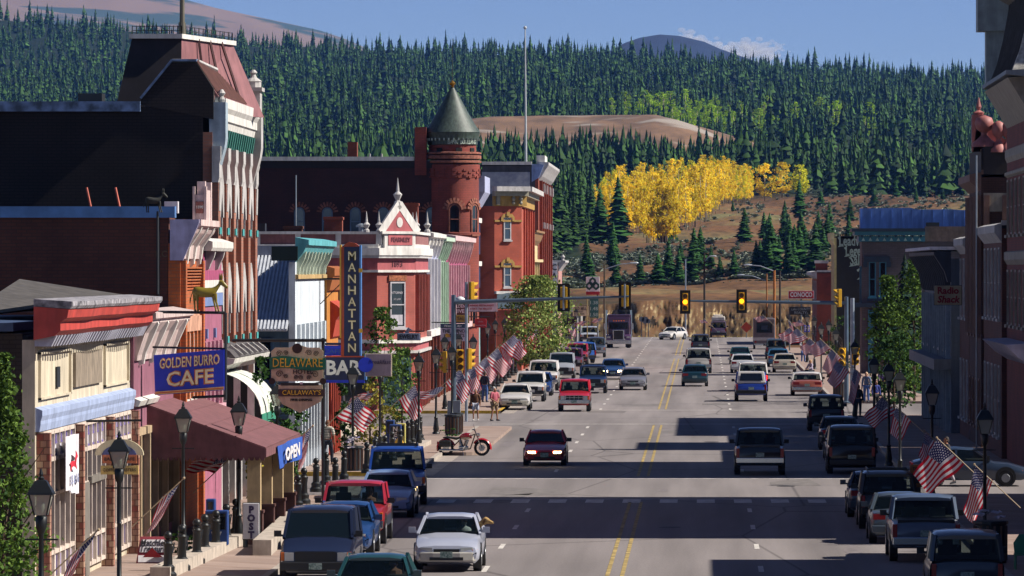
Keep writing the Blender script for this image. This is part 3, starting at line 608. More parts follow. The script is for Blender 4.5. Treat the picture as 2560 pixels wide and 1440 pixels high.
 F.prof(mb := MB(), Y0 - 1, Y1 - 2, [(0, 4.6), (.25, 4.6), (.4, 4.75), (.75, 4.85), (.8, 5.0), (0, 5.1)]); mb.build('shop_cornice', white, r)
 F.prof(mb := MB(), Y0 - .8, Y1 - 2.2, [(0, 5.05), (.8, 5.03), (.6, 5.25), (0, 5.5)]); mb.build('shop_hood', mat('grey_shingle', '4c484a', .9, nz=.4, scale=6), r)
 mb = MB(); [F.prof(mb, u - .1, u + .1, [(.4, 5.3), (.78, 5.05), (.88, 5.12), (.5, 5.42)]) for u in rng(Y0, Y1 - 3, 6)]; mb.build('hood_rib', wm, r)
 gst = MB(); gst2 = MB(); gb = MB(); N_ = 7; Ya, Yb = 184.6, 191.5; k = 9
 for i in range(N_):
  a = Ya + (Yb - Ya) * i / N_; b_ = Ya + (Yb - Ya) * (i + 1) / N_; t_ = gst if i % 2 == 0 else gst2
  pr = [(1.55 * math.sin(math.pi / 2 * j / k), 3.2 + 1.35 * math.cos(math.pi / 2 * j / k)) for j in range(k + 1)]
  t_.loft([[F.p(a, z, d) for d, z in pr], [F.p(b_, z, d) for d, z in pr]], closed=False, caps=False)
 gst.build('awning', mat('awning_white', 'd4d4cc', .8), r, solid=.02); gst2.build('awning_stripe', mat('awning_cream', 'c0c8bc', .8), r, solid=.02)
 e1 = MB(); e2_ = MB()
 for j in range(7):
  d0, d1 = 1.55 * j / 7, 1.55 * (j + 1) / 7; zf = lambda d: 3.2 + 1.35 * math.sqrt(max(0, 1 - (d / 1.55) ** 2))
  (e1 if j % 2 else e2_).add([F.p(Ya, 3.05, d0), F.p(Ya, 3.05, d1), F.p(Ya, zf(d1), d1), F.p(Ya, zf(d0), d0)], [(0, 1, 2, 3)])
 e1.build('awning_end', mat('awning_white', 'd4'), r, solid=.02); e2_.build('awning_end_stripe', mat('awning_dark', '18241f', .8), r, solid=.02)
 F.box(gb, Ya, Yb, 2.92, 3.22, 1.54, 1.58); gb.build('valance', mat('awning_green', '2c8068', .8), r)
 mb = MB(); [F.box(mb, u - .2, u + .2, 0, 4.6, 0, .2) for u in rng(Y0, Y1, 6)]; mb.build('shop_pilaster', wm, r)
 mb = MB(); F.box(mb, Y0 + .3, Y1 - .3, .5, 3.2, .004, .03); mb.build('shop_window', glass('dark_glass'), r)
b_opera()
def b_blueroof():
 X = -15.6; Y0, Y1 = 222, 239; F = street('L', X, 0); C = toward(0, Y0)
 r = thing('shop_building', 'white fronted shop with a corrugated blue roof and turquoise cornice behind the vertical neon sign', 'building', (X, Y0, 0))
 sl = mat('slate_blue_siding', '4c6478', .8, nz=.1, scale=4); wf = mat('white_blue_front', 'ccd4dc', .65, nz=.05); cor = mat('white_corrugated', 'b8bcc4', .5)
 wallpart(r, X - 14, X - .25, Y0, Y1, 5.75, sl); wallpart(r, X - .25, X, Y0 - .02, Y1, 8.1, wf, 'front_wall')
 mb = MB(); mb.add([(X - 14, Y0 - .75, 5.5), (X - .26, Y0 - .75, 5.5), (X - .26, Y0 + 6, 8.35), (X - 14, Y0 + 6, 8.35)], [(0, 1, 2, 3)]); mb.build('roof', cor, r, solid=.05)
 mb = MB()
 for i in range(70): x = X - .3 - i * .14; mb.bar((x, Y0 - .78, 5.53), (x, Y0 + 6, 8.39), .07, .05)
 mb.build('roof_corrugation', cor, r)
 MB().box(X - 14, X - .3, Y0 + 5.9, Y0 + 6.2, 8.35, 8.75).build('parapet_band', mat('grey_band', '8c90a0', .6), r)
 window(r, C, X - 1.8, X - .85, 3.5, 5.2, mat('navy_frame', '28405c', .5), bars=0)
 mb = MB(); C.box(mb, X - 1.36, X - 1.3, 3.5, 5.2, .02, .07); mb.build('window_mullion', wm, r)
 turq = mat('turquoise_paint', '5ca8b0', .6, nz=.1); F.prof(mb := MB(), Y0, Y1, [(0, 8.1), (.3, 8.45), (.45, 8.75), (.52, 8.75), (.52, 8.95), (0, 9.05)]); mb.build('cornice', turq, r)
 MB().box(X - .9, X + .1, Y0 - .1, Y0, 8.15, 8.7).build('cornice_return', mat('dark_green', '0c2420', .6), r)
 brackets(r, F, rng(Y0, Y1, 9), .4, [(0, 7.6), (.1, 7.62), (.14, 7.9), (.3, 8.2), (.38, 8.5), (0, 8.5)], mat('cornice_mint', 'b0bca8', .65))
 cornice(r, F, Y0, Y1, [(0, 7.45), (.12, 7.45), (.12, 7.6), (0, 7.62)], mat('ochre_trim', 'b89a68', .6), 'string_course')
 mb = MB(); [F.box(mb, u - .3, u + .3, 3.6, 5.7, 0, .14) for u in rng(Y0, Y1, 7)]; F.box(mb, Y0, Y1, 3.3, 3.45, 0, .14); mb.build('pilaster', wf, r)
 mb = MB(); [F.box(mb, u - .45, u + .45, 3.7, 5.6, .004, .04) for u in rng(Y0 + 1.2, Y1 - 1.2, 6)]; mb.build('pane', glass('olive_glass', '4c4c40'), r)
 mb = MB(); [F.box(mb, u - .12, u + .12, .1, 3.2, 0, .22) for u in rng(Y0, Y1, 10)]; F.box(mb, Y0, Y1, .1, .7, 0, .12); mb.build('shop_frame', wf, r)
 mb = MB(); F.box(mb, Y0 + .3, Y1 - .3, .7, 3.1, .004, .04); mb.build('shop_window', glass('green_glass', '1c3038'), r)
 roofdeck(r, X - 14, X - .3, Y0 + 6.2, Y1, 8.35)
b_blueroof()
def b_smallred():
 X = -15.5; Y0, Y1 = 239.1, 246.5; F = street('L', X, 0)
 r = thing('shop_building', 'narrow yellow and orange red shop squeezed behind the vertical neon sign', 'building', (X, Y0, 0))
 oy = mat('orange_yellow_paint', 'b87830', .7, nz=.12); rr = mat('vermilion_paint', 'a83c24', .7, nz=.12)
 wallpart(r, X - 9, X, Y0, Y1, 7.6, oy)
 F.prof(mb := MB(), Y0, Y1, [(0, 6.9), (.12, 6.95), (.2, 7.3), (.25, 7.5), (.32, 7.55), (.32, 7.85), (0, 7.95)]); mb.build('cornice', mat('orange_dark', '9c5824', .7), r)
 F.prof(mb := MB(), Y0 + 2, Y1, [(0, 4.9), (.12, 5.0), (.25, 5.7), (.4, 5.9), (.4, 6.2), (.3, 6.3), (0, 6.5)]); mb.build('bay_canopy', rr, r)
 mb = MB(); [F.box(mb, u - .14, u + .14, .1, 4.3, 0, .15) for u in rng(Y0, Y1, 6)]; F.box(mb, Y0, Y1, 4.1, 4.5, 0, .2); mb.build('pilaster', rr, r)
 mb = MB(); F.box(mb, Y0 + .2, Y1 - .2, .6, 4.0, .004, .04); mb.build('shop_window', glass('dark_glass'), r)
 roofdeck(r, X - 9, X, Y0, Y1, 7.62)
b_smallred()
def b_fearnley():
 X = -15.8; Y0, Y1 = 316, 332; F = street('L', X, 0); C = toward(0, Y0); cw = 1.95
 pr = brick('rosy_brick', '98483c', 'a04e42', '8a5048'); pk = mat('rose_paint', 'a85458', .7, nz=.08)
 r = thing('corner_building', 'rose brick corner building dated 1893 with white parapet, spiked finials and gabled pediment', 'building', (X, Y0, 0))
 P = [(X - 26, Y0), (X - cw, Y0), (X, Y0 + cw), (X, Y1), (X - 26, Y1)]
 MB().prism(P, 'z', -.2, 9.0).build('wall', pr, r)
 def ring(name, z0, z1, off, m, x0=-26):
  q = [(X + x0, Y0), (X - cw, Y0), (X, Y0 + cw), (X, Y1)]; t = .414 * off
  o = [(X + x0, Y0 - off), (X - cw + t, Y0 - off), (X + off, Y0 + cw - t), (X + off, Y1)]
  mb = MB()
  for i in range(3): mb.hexa([(*q[i], z0), (*q[i + 1], z0), (*o[i + 1], z0), (*o[i], z0), (*q[i], z1), (*q[i + 1], z1), (*o[i + 1], z1), (*o[i], z1)])
  return mb.build(name, m, r)
 ring('parapet', 8.95, 9.15, .18, white); ring('cornice', 8.55, 8.95, .36, white); ring('cornice_lower', 8.4, 8.55, .3, wm)
 ring('frieze', 7.75, 8.4, .08, pk); ring('string_course', 7.62, 7.75, .16, white)
 ring('storey_cornice', 3.75, 3.95, .3, white); ring('storey_frieze', 3.35, 3.75, .12, pk); ring('shop_cornice', 3.2, 3.35, .28, wm)
 ring('parapet_panel', 9.15, 9.7, .1, mat('dull_rose', '8a5a58', .8)); ring('parapet_cap', 9.7, 9.85, .22, white)
 mb = MB()
 for x in np.arange(X - 13, X - cw, 2.2): mb.box(x, x + .3, Y0 - .16, Y0 + .3, 9.15, 9.72)
 mb.build('parapet_pier', white, r)
 D = Face((X - cw, Y0, 0), (1, 1, 0), (1, -1, 0)); wd = cw * math.sqrt(2)
 window(r, D, .9, 2.0, 4.6, 7.1, mat('window_grey', 'a4a0a4', .5), bars=1, fw=.08, d=.1)
 mb = MB(); D.box(mb, .8, 2.1, 7.15, 7.45, 0, .1); mb.build('rough_lintel', mat('rough_stone', '94583c', .95, nz=.4, scale=9, bump=.6), r)
 mb = MB(); text(mb, '1893', .42, D.p(wd / 2, 8.05, .09), D.u, depth=.03, bold=.02); mb.build('date_numerals', mat('numeral_dark', '5c2430', .7), r)
 mb = MB(); D.box(mb, .25, wd - .25, 8.95, 9.8, 0, .35); mb.build('sign_panel', white, r)
 mb = MB(); D.box(mb, .5, wd - .5, 9.1, 9.68, .35, .38); mb.build('name_panel', pk, r)
 mb = MB(); text(mb, 'FEARNLEY', .34, D.p(wd / 2, 9.39, .39), D.u, depth=.03, bold=.03, sx=.9); mb.build('lettering', mat('numeral_dark', '5c'), r)
 mb = MB(); D.poly(mb, [(.1, 9.8), (wd - .1, 9.8), (wd / 2, 11.3)], .05, .3); mb.build('pediment', pk, r)
 mb = MB()
 for a, b in (((.0, 9.8), (wd / 2, 11.35)), ((wd, 9.8), (wd / 2, 11.35))): mb.bar(D.p(*a, .25), D.p(*b, .25), .45, .14, up=D.n)
 D.box(mb, 0, wd, 9.72, 9.86, 0, .45); mb.build('pediment_moulding', white, r)
 mb = MB(); c = D.p(wd / 2, 10.35, .33)
 mb.add([c + D.u * (.22 * math.cos(i * math.pi / 6)) + Vector((0, 0, .28 * math.sin(i * math.pi / 6))) for i in range(12)], [tuple(range(12))]); mb.build('oval_window', white, r, solid=.03)
 for i, (u, z) in enumerate(((0, 9.8), (wd, 9.8), (wd / 2, 11.35), (wd + .8, 9.8), (-.9, 9.8))):
  k = 1.25 if z > 11 else 1
  mb = MB().lathe(D.p(u, z, .15), [(.16 * k, 0), (.16 * k, .12), (.08 * k, .2), (.2 * k, .42 * k), (.07 * k, .55 * k), (.07 * k, .62 * k), (.01, 1.15 * k)], 8); mb.build('finial', wm, r)
 mb = MB().lathe((X - .3, Y0 + 6, 9.8), [(.16, 0), (.08, .2), (.2, .42), (.07, .55), (.01, 1.15)], 8); mb.build('finial', wm, r)
 for x in (X - 3.9, X - 6.6, X - 9.2): window(r, C, x, x + .85, 4.5, 7.1, mat('pale_frame', 'a8b0bc', .6), bars=1)
 mb = MB(); [F.box(mb, u - .13, u + .13, 4.3, 7.5, 0, .22) for u in rng(Y0 + cw, Y1, 8)]; [F.box(mb, u - .13, u + .13, .1, 3.1, 0, .22) for u in rng(Y0 + cw, Y1, 8)]; mb.build('pilaster', pr, r)
 mb = MB(); [F.box(mb, u - .5, u + .5, 4.4, 7.2, .004, .05) for u in rng(Y0 + 3, Y1 - 1, 7)]; F.box(mb, Y0 + 3, Y1 - .5, .6, 3, .004, .05); mb.build('pane', glass('brown_glass', '3a2824'), r)
 mb = MB(); D.box(mb, .3, wd - .3, .1, 3.0, .004, .06); C.box(mb, X - 9, X - 2.4, .6, 2.9, .004, .06); mb.build('shop_window', glass('green_glass'), r)
 mb = MB(); [C.box(mb, x, x + .1, .5, 3, 0, .12) for x in np.arange(X - 9, X - 2.3, 1.3)]; C.box(mb, X - 9.1, X - 2.3, .3, .6, 0, .14); mb.build('shop_frame', wm, r)
 wl = MB(); text(wl, 'ATTORNEY', .17, D.p(1.45, 6.5, .03), D.u, depth=.005, bold=.01); text(wl, 'AT LAW', .14, D.p(1.45, 6.15, .03), D.u, depth=.005); wl.build('window_lettering', mat('lace_white', 'b0acb4', .9), r); wl = MB(); D.box(wl, 1.0, 1.9, 4.75, 5.3, .022, .028); wl.build('curtain', mat('lace_white', 'b0acb4', .9), r)
 chimney(r, X - .6, Y0 + 9, 9, 11.5, .9, .8); chimney(r, X - 4.7, Y0 + 6, 9, 10.7, 1.0, .8); chimney(r, X - 7.0, Y0 + 7, 9, 10.2, 1.0, .8, brk)
 MB().box(X - .9, X - .2, Y0 + 8, Y0 + 8.3, 9, 10.6).build('chimney_stack', white, r)
 for (x0, x1, zt, m_) in ((X - 9.6, X - 8.8, 10.5, white), (X - 8.7, X - 8.2, 10.3, dk)): MB().box(x0, x1, Y0 + 2, Y0 + 3, 9, zt).build('roof_unit', m_, r)
 MB().tube((X - 3.0, Y0 + 3, 9), (X - 3.0, Y0 + 3, 10.15), .13).lathe((X - 3.0, Y0 + 3, 10.1), [(.28, 0), (.28, .1), (.05, .22)], 8).build('vent_pipe', mat('galvanised', '9098a0', .4, metal=.6), r)
 mb = MB(); mb.path([(X - 12.0 + .5 * math.cos(t), Y0 + .3, 9.95 + .2 * math.sin(t)) for t in np.linspace(0, 9, 20)], .04); mb.build('scrollwork', dk, r)
 roofdeck(r, X - 26, X - 2, Y0 + 2, Y1, 9.2)
b_fearnley()
def narrow(name, label, X, Y0, Y1, Z, wm_, trim, cz=.8, cd=.7, pil=7, gm=None, side=None, proud=.25, extra=None):
 F = street('L', X, 0); r = thing(name, label, 'building', (X, Y0, 0))
 wallpart(r, X - 15, X - .3, Y0, Y1, Z - .1, side or wm_); wallpart(r, X - .3, X, Y0 - .03, Y1, Z, wm_, 'front_wall')
 cornice(r, F, Y0 + .02, Y1, [(0, Z - cz), (cd * .4, Z - cz * .8), (cd * .6, Z - cz * .4), (cd, Z - cz * .3), (cd, Z - .05), (0, Z + .06)], trim)
 brackets(r, F, rng(Y0, Y1, pil), .25, [(0, Z - cz * 1.7), (cd * .3, Z - cz * 1.5), (cd * .8, Z - cz * .6), (cd * .8, Z - cz * .32), (0, Z - cz * .32)], trim)
 mb = MB(); [F.box(mb, u - .15, u + .15, 4.3, Z - cz * 1.7, 0, proud) for u in rng(Y0, Y1, pil)]; F.box(mb, Y0, Y1, 3.9, 4.25, 0, .35); mb.build('pilaster', trim, r)
 mb = MB(); [F.box(mb, u - .35, u + .35, 4.6, Z - cz * 2, .004, .05) for u in rng(Y0 + .8, Y1 - .8, max(2, pil - 1))]; F.box(mb, Y0 + .4, Y1 - .4, .7, 3.6, .004, .05); mb.build('pane', gm or gls, r)
 mb = MB(); [F.box(mb, u - .15, u + .15, .1, 3.9, 0, .2) for u in rng(Y0, Y1, pil)]; mb.build('shop_pilaster', redb, r)
 roofdeck(r, X - 15, X, Y0, Y1, Z - .08); return r
lav = mat('lavender_white_paint', 'a8acc8', .65, nz=.06)
narrow('painted_building', 'slender lavender white building right of the dated corner building', -15.9, 332.1, 348.5, 9.9, lav, white, .9, .5, 4, side=mat('slate_side', '5c6c88', .7))
narrow('painted_building', 'slender mint green building between the lavender and the magenta fronts', -16.0, 348.6, 361, 9.75, mat('mint_paint', 'a0b8a0', .65), mat('mint_white', 'b4c8b4', .65), .9, .6, 5, side=mat('dark_green', '0c'))
narrow('painted_building', 'magenta Victorian shop with pink dripping cornice below the round turret', -16.0, 361.5, 394, 9.9, mat('magenta_front', 'a84c74', .7), mat('pink_white', 'd0b0b0', .65), 1.1, .6, 9, side=mat('mauve_side', '6c5470', .8))
def b_bank():
 X = -17.3; Y0, Y1 = 402, 425; F = street('L', X, 0); C = toward(0, Y0); tx, ty, tr_ = at(1131, 0, Y0 + 1.2)[0], Y0 + 1.2, 1.85
 r = thing('bank_building', 'dark red brick bank with a round corner turret under a green conical roof', 'building', (X, Y0, 0)); q = lambda y: at(0, y, Y0)[1]
 rb = brick('bank_brick', '8a3c30', '7e382c', '643028', .35, .12); zt = q(402)
 wallpart(r, -42, X, Y0, Y1, zt, brick('bank_shaded_brick', '3a1c18', '441f1a', '2e1a18', .35, .12))  # turret brick darkened for this wall, its shade put into the colour
 MB().box(-42, at(1035, 0, Y0)[0], Y0 - .3, Y0 + .6, zt, zt + .28).build('coping', white, r)
 MB().box(-42, tx, Y0 - .12, Y0, zt - .5, zt).build('eave_shadow_strip', mat('eave_shadow', '1c1414', .8), r)  # dark strip painted in as the shade below the coping
 MB().box(at(1037, 0, Y0)[0], at(1066, 0, Y0)[0], Y0 - .15, Y0 + 1, zt - 1, q(318)).build('chimney', rb, r)
 MB().box(at(860, 0, Y0)[0], at(884, 0, Y0)[0], Y0 + 4, Y0 + 5, zt, q(352)).build('chimney', redb, r)
 for x in (918, 948): MB().tube((at(x, 0, Y0)[0], Y0 + 3, zt), (at(x, 0, Y0)[0], Y0 + 3, q(382)), .07).build('vent_pipe', wm, r)
 st = mat('sandstone_rough', '8a5444', .95, nz=.35, scale=5, bump=.6)
 for x in (735, 805, 875, 945, 1015, 1065):
  xa = at(x, 0, Y0)[0]; window(r, C, xa, xa + .75, q(590), q(518), mat('bluish_frame', '5c7084', .6), glass('blue_glass', '34465c'), arch=True, bars=1)
 mb = MB(); k = 9
 for x in (735, 805, 875, 945, 1015, 1065):
  c = at(x, 0, Y0)[0] + .375
  for i in range(k): a = math.pi * (i + .5) / k; mb.bar(C.p(c + .42 * math.cos(a), q(518) - .375 + .42 * math.sin(a), .04), C.p(c + .75 * math.cos(a), q(518) - .375 + .75 * math.sin(a), .04), .13, .1, up=(0, 1, 0))
 mb.build('stone_arch', st, r)
 mb = MB(); [F.box(mb, u - .3, u + .3, 0, 12.6, 0, .35) for u in rng(Y0 + 2, Y1, 5)]; mb.build('pilaster', rb, r)
 for u in rng(Y0 + 4, Y1 - 2, 4):
  for z in (4.6, 8.6): window(r, F, u - .7, u + .7, z, z + 2.4, st, bars=1)
 z = [0, q(680), q(490), q(430), q(404)]
 mb = MB().lathe((tx, ty, 0), [(tr_, 0), (tr_, q(590)), (tr_ + .1, q(588)), (tr_ + .1, q(582)), (tr_, q(580)), (tr_, q(445)), (tr_ + .06, q(443)), (tr_ + .06, q(412)), (tr_, q(410))], 28); mb.build('turret', rb, r, smooth=40)
 mb = MB()
 for zz, h in ((q(408), .22), (q(398), .3), (q(386), .18)): mb.lathe((tx, ty, zz), [(tr_, 0), (tr_ + .16, .04), (tr_ + .16, h - .04), (tr_, h)], 28)
 mb.build('stone_band', st, r, smooth=40)
 mb = MB()                                        # brick chequer below the belfry
 for j in range(4):
  for i in range(30):
   if (i + j) % 2: a = 2 * math.pi * i / 30; p = Vector((math.cos(a), math.sin(a), 0)); t = Vector((-p.y, p.x, 0)); c = Vector((tx, ty, q(425) - j * .16)) + p * (tr_ + .08); mb.bar(c - t * .13, c + t * .13, .07, .13)
 mb.build('chequer_brickwork', rb, r)
 mb = MB().lathe((tx, ty, 0), [(tr_ - .2, q(398)), (tr_ - .2, q(362))], 28); mb.build('belfry', rb, r, smooth=40)
 for a in (-2.1, -1.25, -.55):
  p = Vector((math.cos(a), math.sin(a), 0)); t = Vector((-p.y, p.x, 0)); mb = MB(); c = Vector((tx, ty, (q(392) + q(372)) / 2)) + p * (tr_ - .2); h = .34; mb.hexa([c - t * .22 - p * .2 - Vector((0, 0, h)), c + t * .22 - p * .2 - Vector((0, 0, h)), c + t * .22 + p * .04 - Vector((0, 0, h)), c - t * .22 + p * .04 - Vector((0, 0, h)), c - t * .22 - p * .2 + Vector((0, 0, h)), c + t * .22 - p * .2 + Vector((0, 0, h)), c + t * .22 + p * .04 + Vector((0, 0, h)), c - t * .22 + p * .04 + Vector((0, 0, h))]); mb.build('belfry_opening', mat('void_dark', '0c0a0a', .9), r)
 cu = mat('verdigris_copper', '38443e', .55, nz=.4, scale=2.5, stretch=(3, 3, .4))
 mb = MB().lathe((tx, ty, 0), [(tr_ - .15, q(362)), (tr_ - .1, q(360)), (tr_ - .1, q(350)), (tr_ - .04, q(348)), (tr_, q(340)), (tr_ + .06, q(334)), (tr_ + .08, q(331))], 32); mb.build('turret_cornice', cu, r, smooth=30)
 mb = MB()
 for i in range(34): a = 2 * math.pi * i / 34; p = Vector((math.cos(a), math.sin(a), 0)); c = Vector((tx, ty, q(347))) + p * tr_; mb.box(c.x - .05, c.x + .05, c.y - .05, c.y + .05, c.z - .12, c.z + .05)
 mb.build('dentil_row', mat('pale_copper', 'a0aca0', .6), r)
 rr = [(1.0, 330), (.93, 322), (.8, 308), (.68, 294), (.55, 278), (.43, 262), (.3, 246), (.19, 232), (.1, 222), (.07, 218)]
 mb = MB().lathe((tx, ty, 0), [((tr_ + .08) * k, q(y)) for k, y in rr], 24); mb.build('turret_roof', cu, r, smooth=50)
 mb = MB().lathe((tx, ty, q(218)), [(.1, 0), (.16, .05), (.07, .1), (.2, .22), (.22, .32), (.12, .42), (.04, .5)], 10); mb.build('finial', mat('gilt', 'a07830', .35, metal=.8), r, smooth=50)
 MB().tube((tx, ty, q(205)), (tx, ty, q(95)), .035, .015, 6).build('spire', dk, r)
 mb = MB(); txt = 'BANK BUILDING'
 for i, ch in enumerate(txt):
  a = -math.pi / 2 - .1 + (i) * .1; p = Vector((math.cos(a), math.sin(a), 0)); text(mb, ch, .4, Vector((tx, ty, q(355.5))) + p * (tr_ - .08), (-p.y, p.x, 0), depth=.04, bold=.03, sx=.8)
 mb.build('lettering', mat('pale_copper', 'a0'), r)
 for a in (-1.45, -.55):                           # arched turret windows
  p = Vector((math.cos(a), math.sin(a), 0)); T = Face(Vector((tx, ty, 0)) + p * (tr_ - .03), (-p.y, p.x, 0), p)
  window(r, T, -.4, .4, q(586), q(510), st, arch=True); window(r, T, -.35, .35, 3.9, 6.2, st)
  mb = MB(); zc = q(510) - .4
  for i in range(9): b = math.pi * (i + .5) / 9; mb.bar(T.p(.45 * math.cos(b), zc + .45 * math.sin(b), .02), T.p(.82 * math.cos(b), zc + .82 * math.sin(b), -.06), .17, .16, up=p)
  mb.build('stone_arch', st, r)
 MB().tube((at(733, 0, Y0 - 3)[0], Y0 - .3, 8), (at(733, 0, Y0 - 3)[0], Y0 - .3, q(438)), .05, n=6).build('pipe', mat('galvanised', '90'), r)
 roofdeck(r, -42, X, Y0, Y1, zt)
b_bank()
def b_blue():
 X = -16.9; Y0, Y1 = 425.5, 436; F = street('L', X, 0); Y = Y0; q = lambda y: at(0, y, Y)[1]
 r = thing('painted_building', 'narrow lavender and steel blue front between the bank turret and the orange corner building', 'building', (X, Y0, 0))
 la = mat('lavender_paint', '7c84b4', .7); sb = mat('steel_blue_paint', '3c5c88', .6)
 wallpart(r, X - 9, X, Y0, Y1, q(500), la); F.prof(mb := MB(), Y0, Y1, [(0, q(520)), (.3, q(515)), (.9, q(480)), (.9, q(440)), (0, q(438))]); mb.build('cornice', lav, r)
 mb = MB(); F.prof(mb, Y0 - .1, Y0 + .3, [(-.6, q(480)), (.9, q(480)), (.9, q(440)), (-.6, q(440))]); mb.build('cornice_end', lav, r)
 for a, b in ((q(635), q(555)), (q(720), q(665))):
  mb = MB(); [F.box(mb, u - .25, u + .25, a, b, 0, .18) for u in rng(Y0, Y1, 6)]; mb.build('window_strip', sb, r); F.box(mb := MB(), Y0, Y1, b, b + .35, 0, .3); mb.build('hood', white, r)
  F.box(mb := MB(), Y0 + .2, Y1 - .2, a, b, .004, .03); mb.build('pane', gls, r)
 F.box(mb := MB(), Y0, Y1, .4, 3.6, 0, .2); mb.build('shopfront', mat('turquoise_light', '8cb0b4', .6), r); roofdeck(r, X - 9, X, Y0, Y1, q(500))
b_blue()
def b_yellowtrim():
 Y0, Y1 = 437, 470; X = at(1303, 0, Y0)[0] + 0; q = lambda y: at(0, y, Y0)[1]; xa = at(1236, 0, Y0)[0]; C = toward(0, Y0)
 D = Face((xa, Y0, 0), (1, .45, 0), (.45, -1, 0)); wd = (X - xa) * math.sqrt(1 + .45 ** 2)
 r = thing('corner_building', 'orange red brick corner building with ochre window hoods and bracketed grey cornice', 'building', (X, Y0, 0)); ob = brick('vermilion_brick', 'a84a34', 'b0503a', '905040')
 och = mat('ochre_paint', 'a88440', .7)
 P = [(xa - 8, Y0 + .02), (xa, Y0), (X, Y0 + (X - xa) * .45), (X, Y1), (xa - 8, Y1)]; MB().prism(P, 'z', -.2, q(515)).build('wall', ob, r)
 for a, b in ((q(600), q(543)), (q(718), q(657))):
  window(r, D, .75, 1.35, a, b, mat('window_pale', 'b4b0b0', .6), glass('blue_glass'), arch=False)
  mb = MB(); c = 1.05; D.box(mb, 0, wd, b - .35, b - .2, 0, .09); D.poly(mb, [(c - .55, b - .3), (c - .55, b), (c - .35, b + .25), (c + .35, b + .25), (c + .55, b), (c + .55, b - .3), (c + .36, b - .3), (c + .36, b - .02), (c - .36, b - .02), (c - .36, b - .3)], .09, .14); D.box(mb, c - .12, c + .12, b + .1, b + .4, .1, .2); mb.build('window_hood', och, r)
 gr = mat('cornice_grey', '8c8674', .7)
 for nm, z0, z1, d, m in (('frieze', q(515), q(490), .06, och), ('cornice_bed', q(490), q(478), .45, gr), ('cornice', q(478), q(466), .8, wm)):
  mb = MB(); D.box(mb, -.1, wd + .4, z0, z1, -.2, d); mb.box(X - .5, X + d, Y0 + (X - xa) * .45 + .2, Y1, z0, z1); mb.build(nm, m, r)
 mb = MB()
 for u in (wd - .15, wd - .75): mb.lathe(D.p(u, q(512), .25), [(.04, 0), (.14, .12), (.07, .28), (.16, .45), (.08, .6), (.18, .8)], 8)
 D.box(mb, .1, .35, q(512), q(490), 0, .3); mb.build('bracket', gr, r)
 F = street('L', X, 0); mb = MB(); [F.box(mb, u - .3, u + .3, 0, q(520), 0, .15) for u in rng(Y0 + 2.5, Y1, 5)]; mb.build('pilaster', ob, r)
 mb = MB(); D.box(mb, 0, wd, q(735), q(728), 0, .4); mb.build('storey_cornice', white, r); MB().box(X - 1.8, X + .1, Y0 - 2, Y0 - .2, 0, q(775)).build('porch', ob, r)
 mb = MB(); mb.add([(X - 1.8, Y0 - 2.3, q(772)), (X + .2, Y0 - 2.3, q(772)), (X + .2, Y0, q(735)), (X - 1.8, Y0, q(735))], [(0, 1, 2, 3)]); mb.build('porch_roof', mat('slate_roof', '3c4c58', .6), r, solid=.08)
 roofdeck(r, xa - 8, X, Y0 + 2, Y1, q(517))
b_yellowtrim()
def b_cream2():
 Y0, Y1 = 475, 500; X = at(1322, 0, Y0)[0]; F = street('L', X, 0); q = lambda y: at(0, y, Y0)[1]
 r = thing('shop_building', 'small cream shop with a slanted cornice and urn finial beyond the orange corner building', 'building', (X, Y0, 0))
 cr = mat('cream_shop', 'c8b488', .7); wallpart(r, X - 5, X, Y0, Y1, q(612), cr); F.prof(mb := MB(), Y0, Y1, [(0, q(612)), (.3, q(600)), (.5, q(582)), (.65, q(580)), (.65, q(575)), (0, q(573))]); mb.build('cornice', mat('brown_cornice', '8c6844', .7), r)
 MB().lathe((X - .5, Y0, q(575)), [(.1, 0), (.2, .2), (.1, .35), (.22, .6), (.05, .9), (.02, 1.1)], 8).build('finial', mat('gilt', 'a0'), r)
 mb = MB(); [F.box(mb, u - .3, u + .3, 0, q(650), 0, .25) for u in rng(Y0, Y1, 4)]; F.box(mb, Y0, Y1, q(655), q(648), 0, .5); mb.build('pilaster', cr, r)
b_cream2()
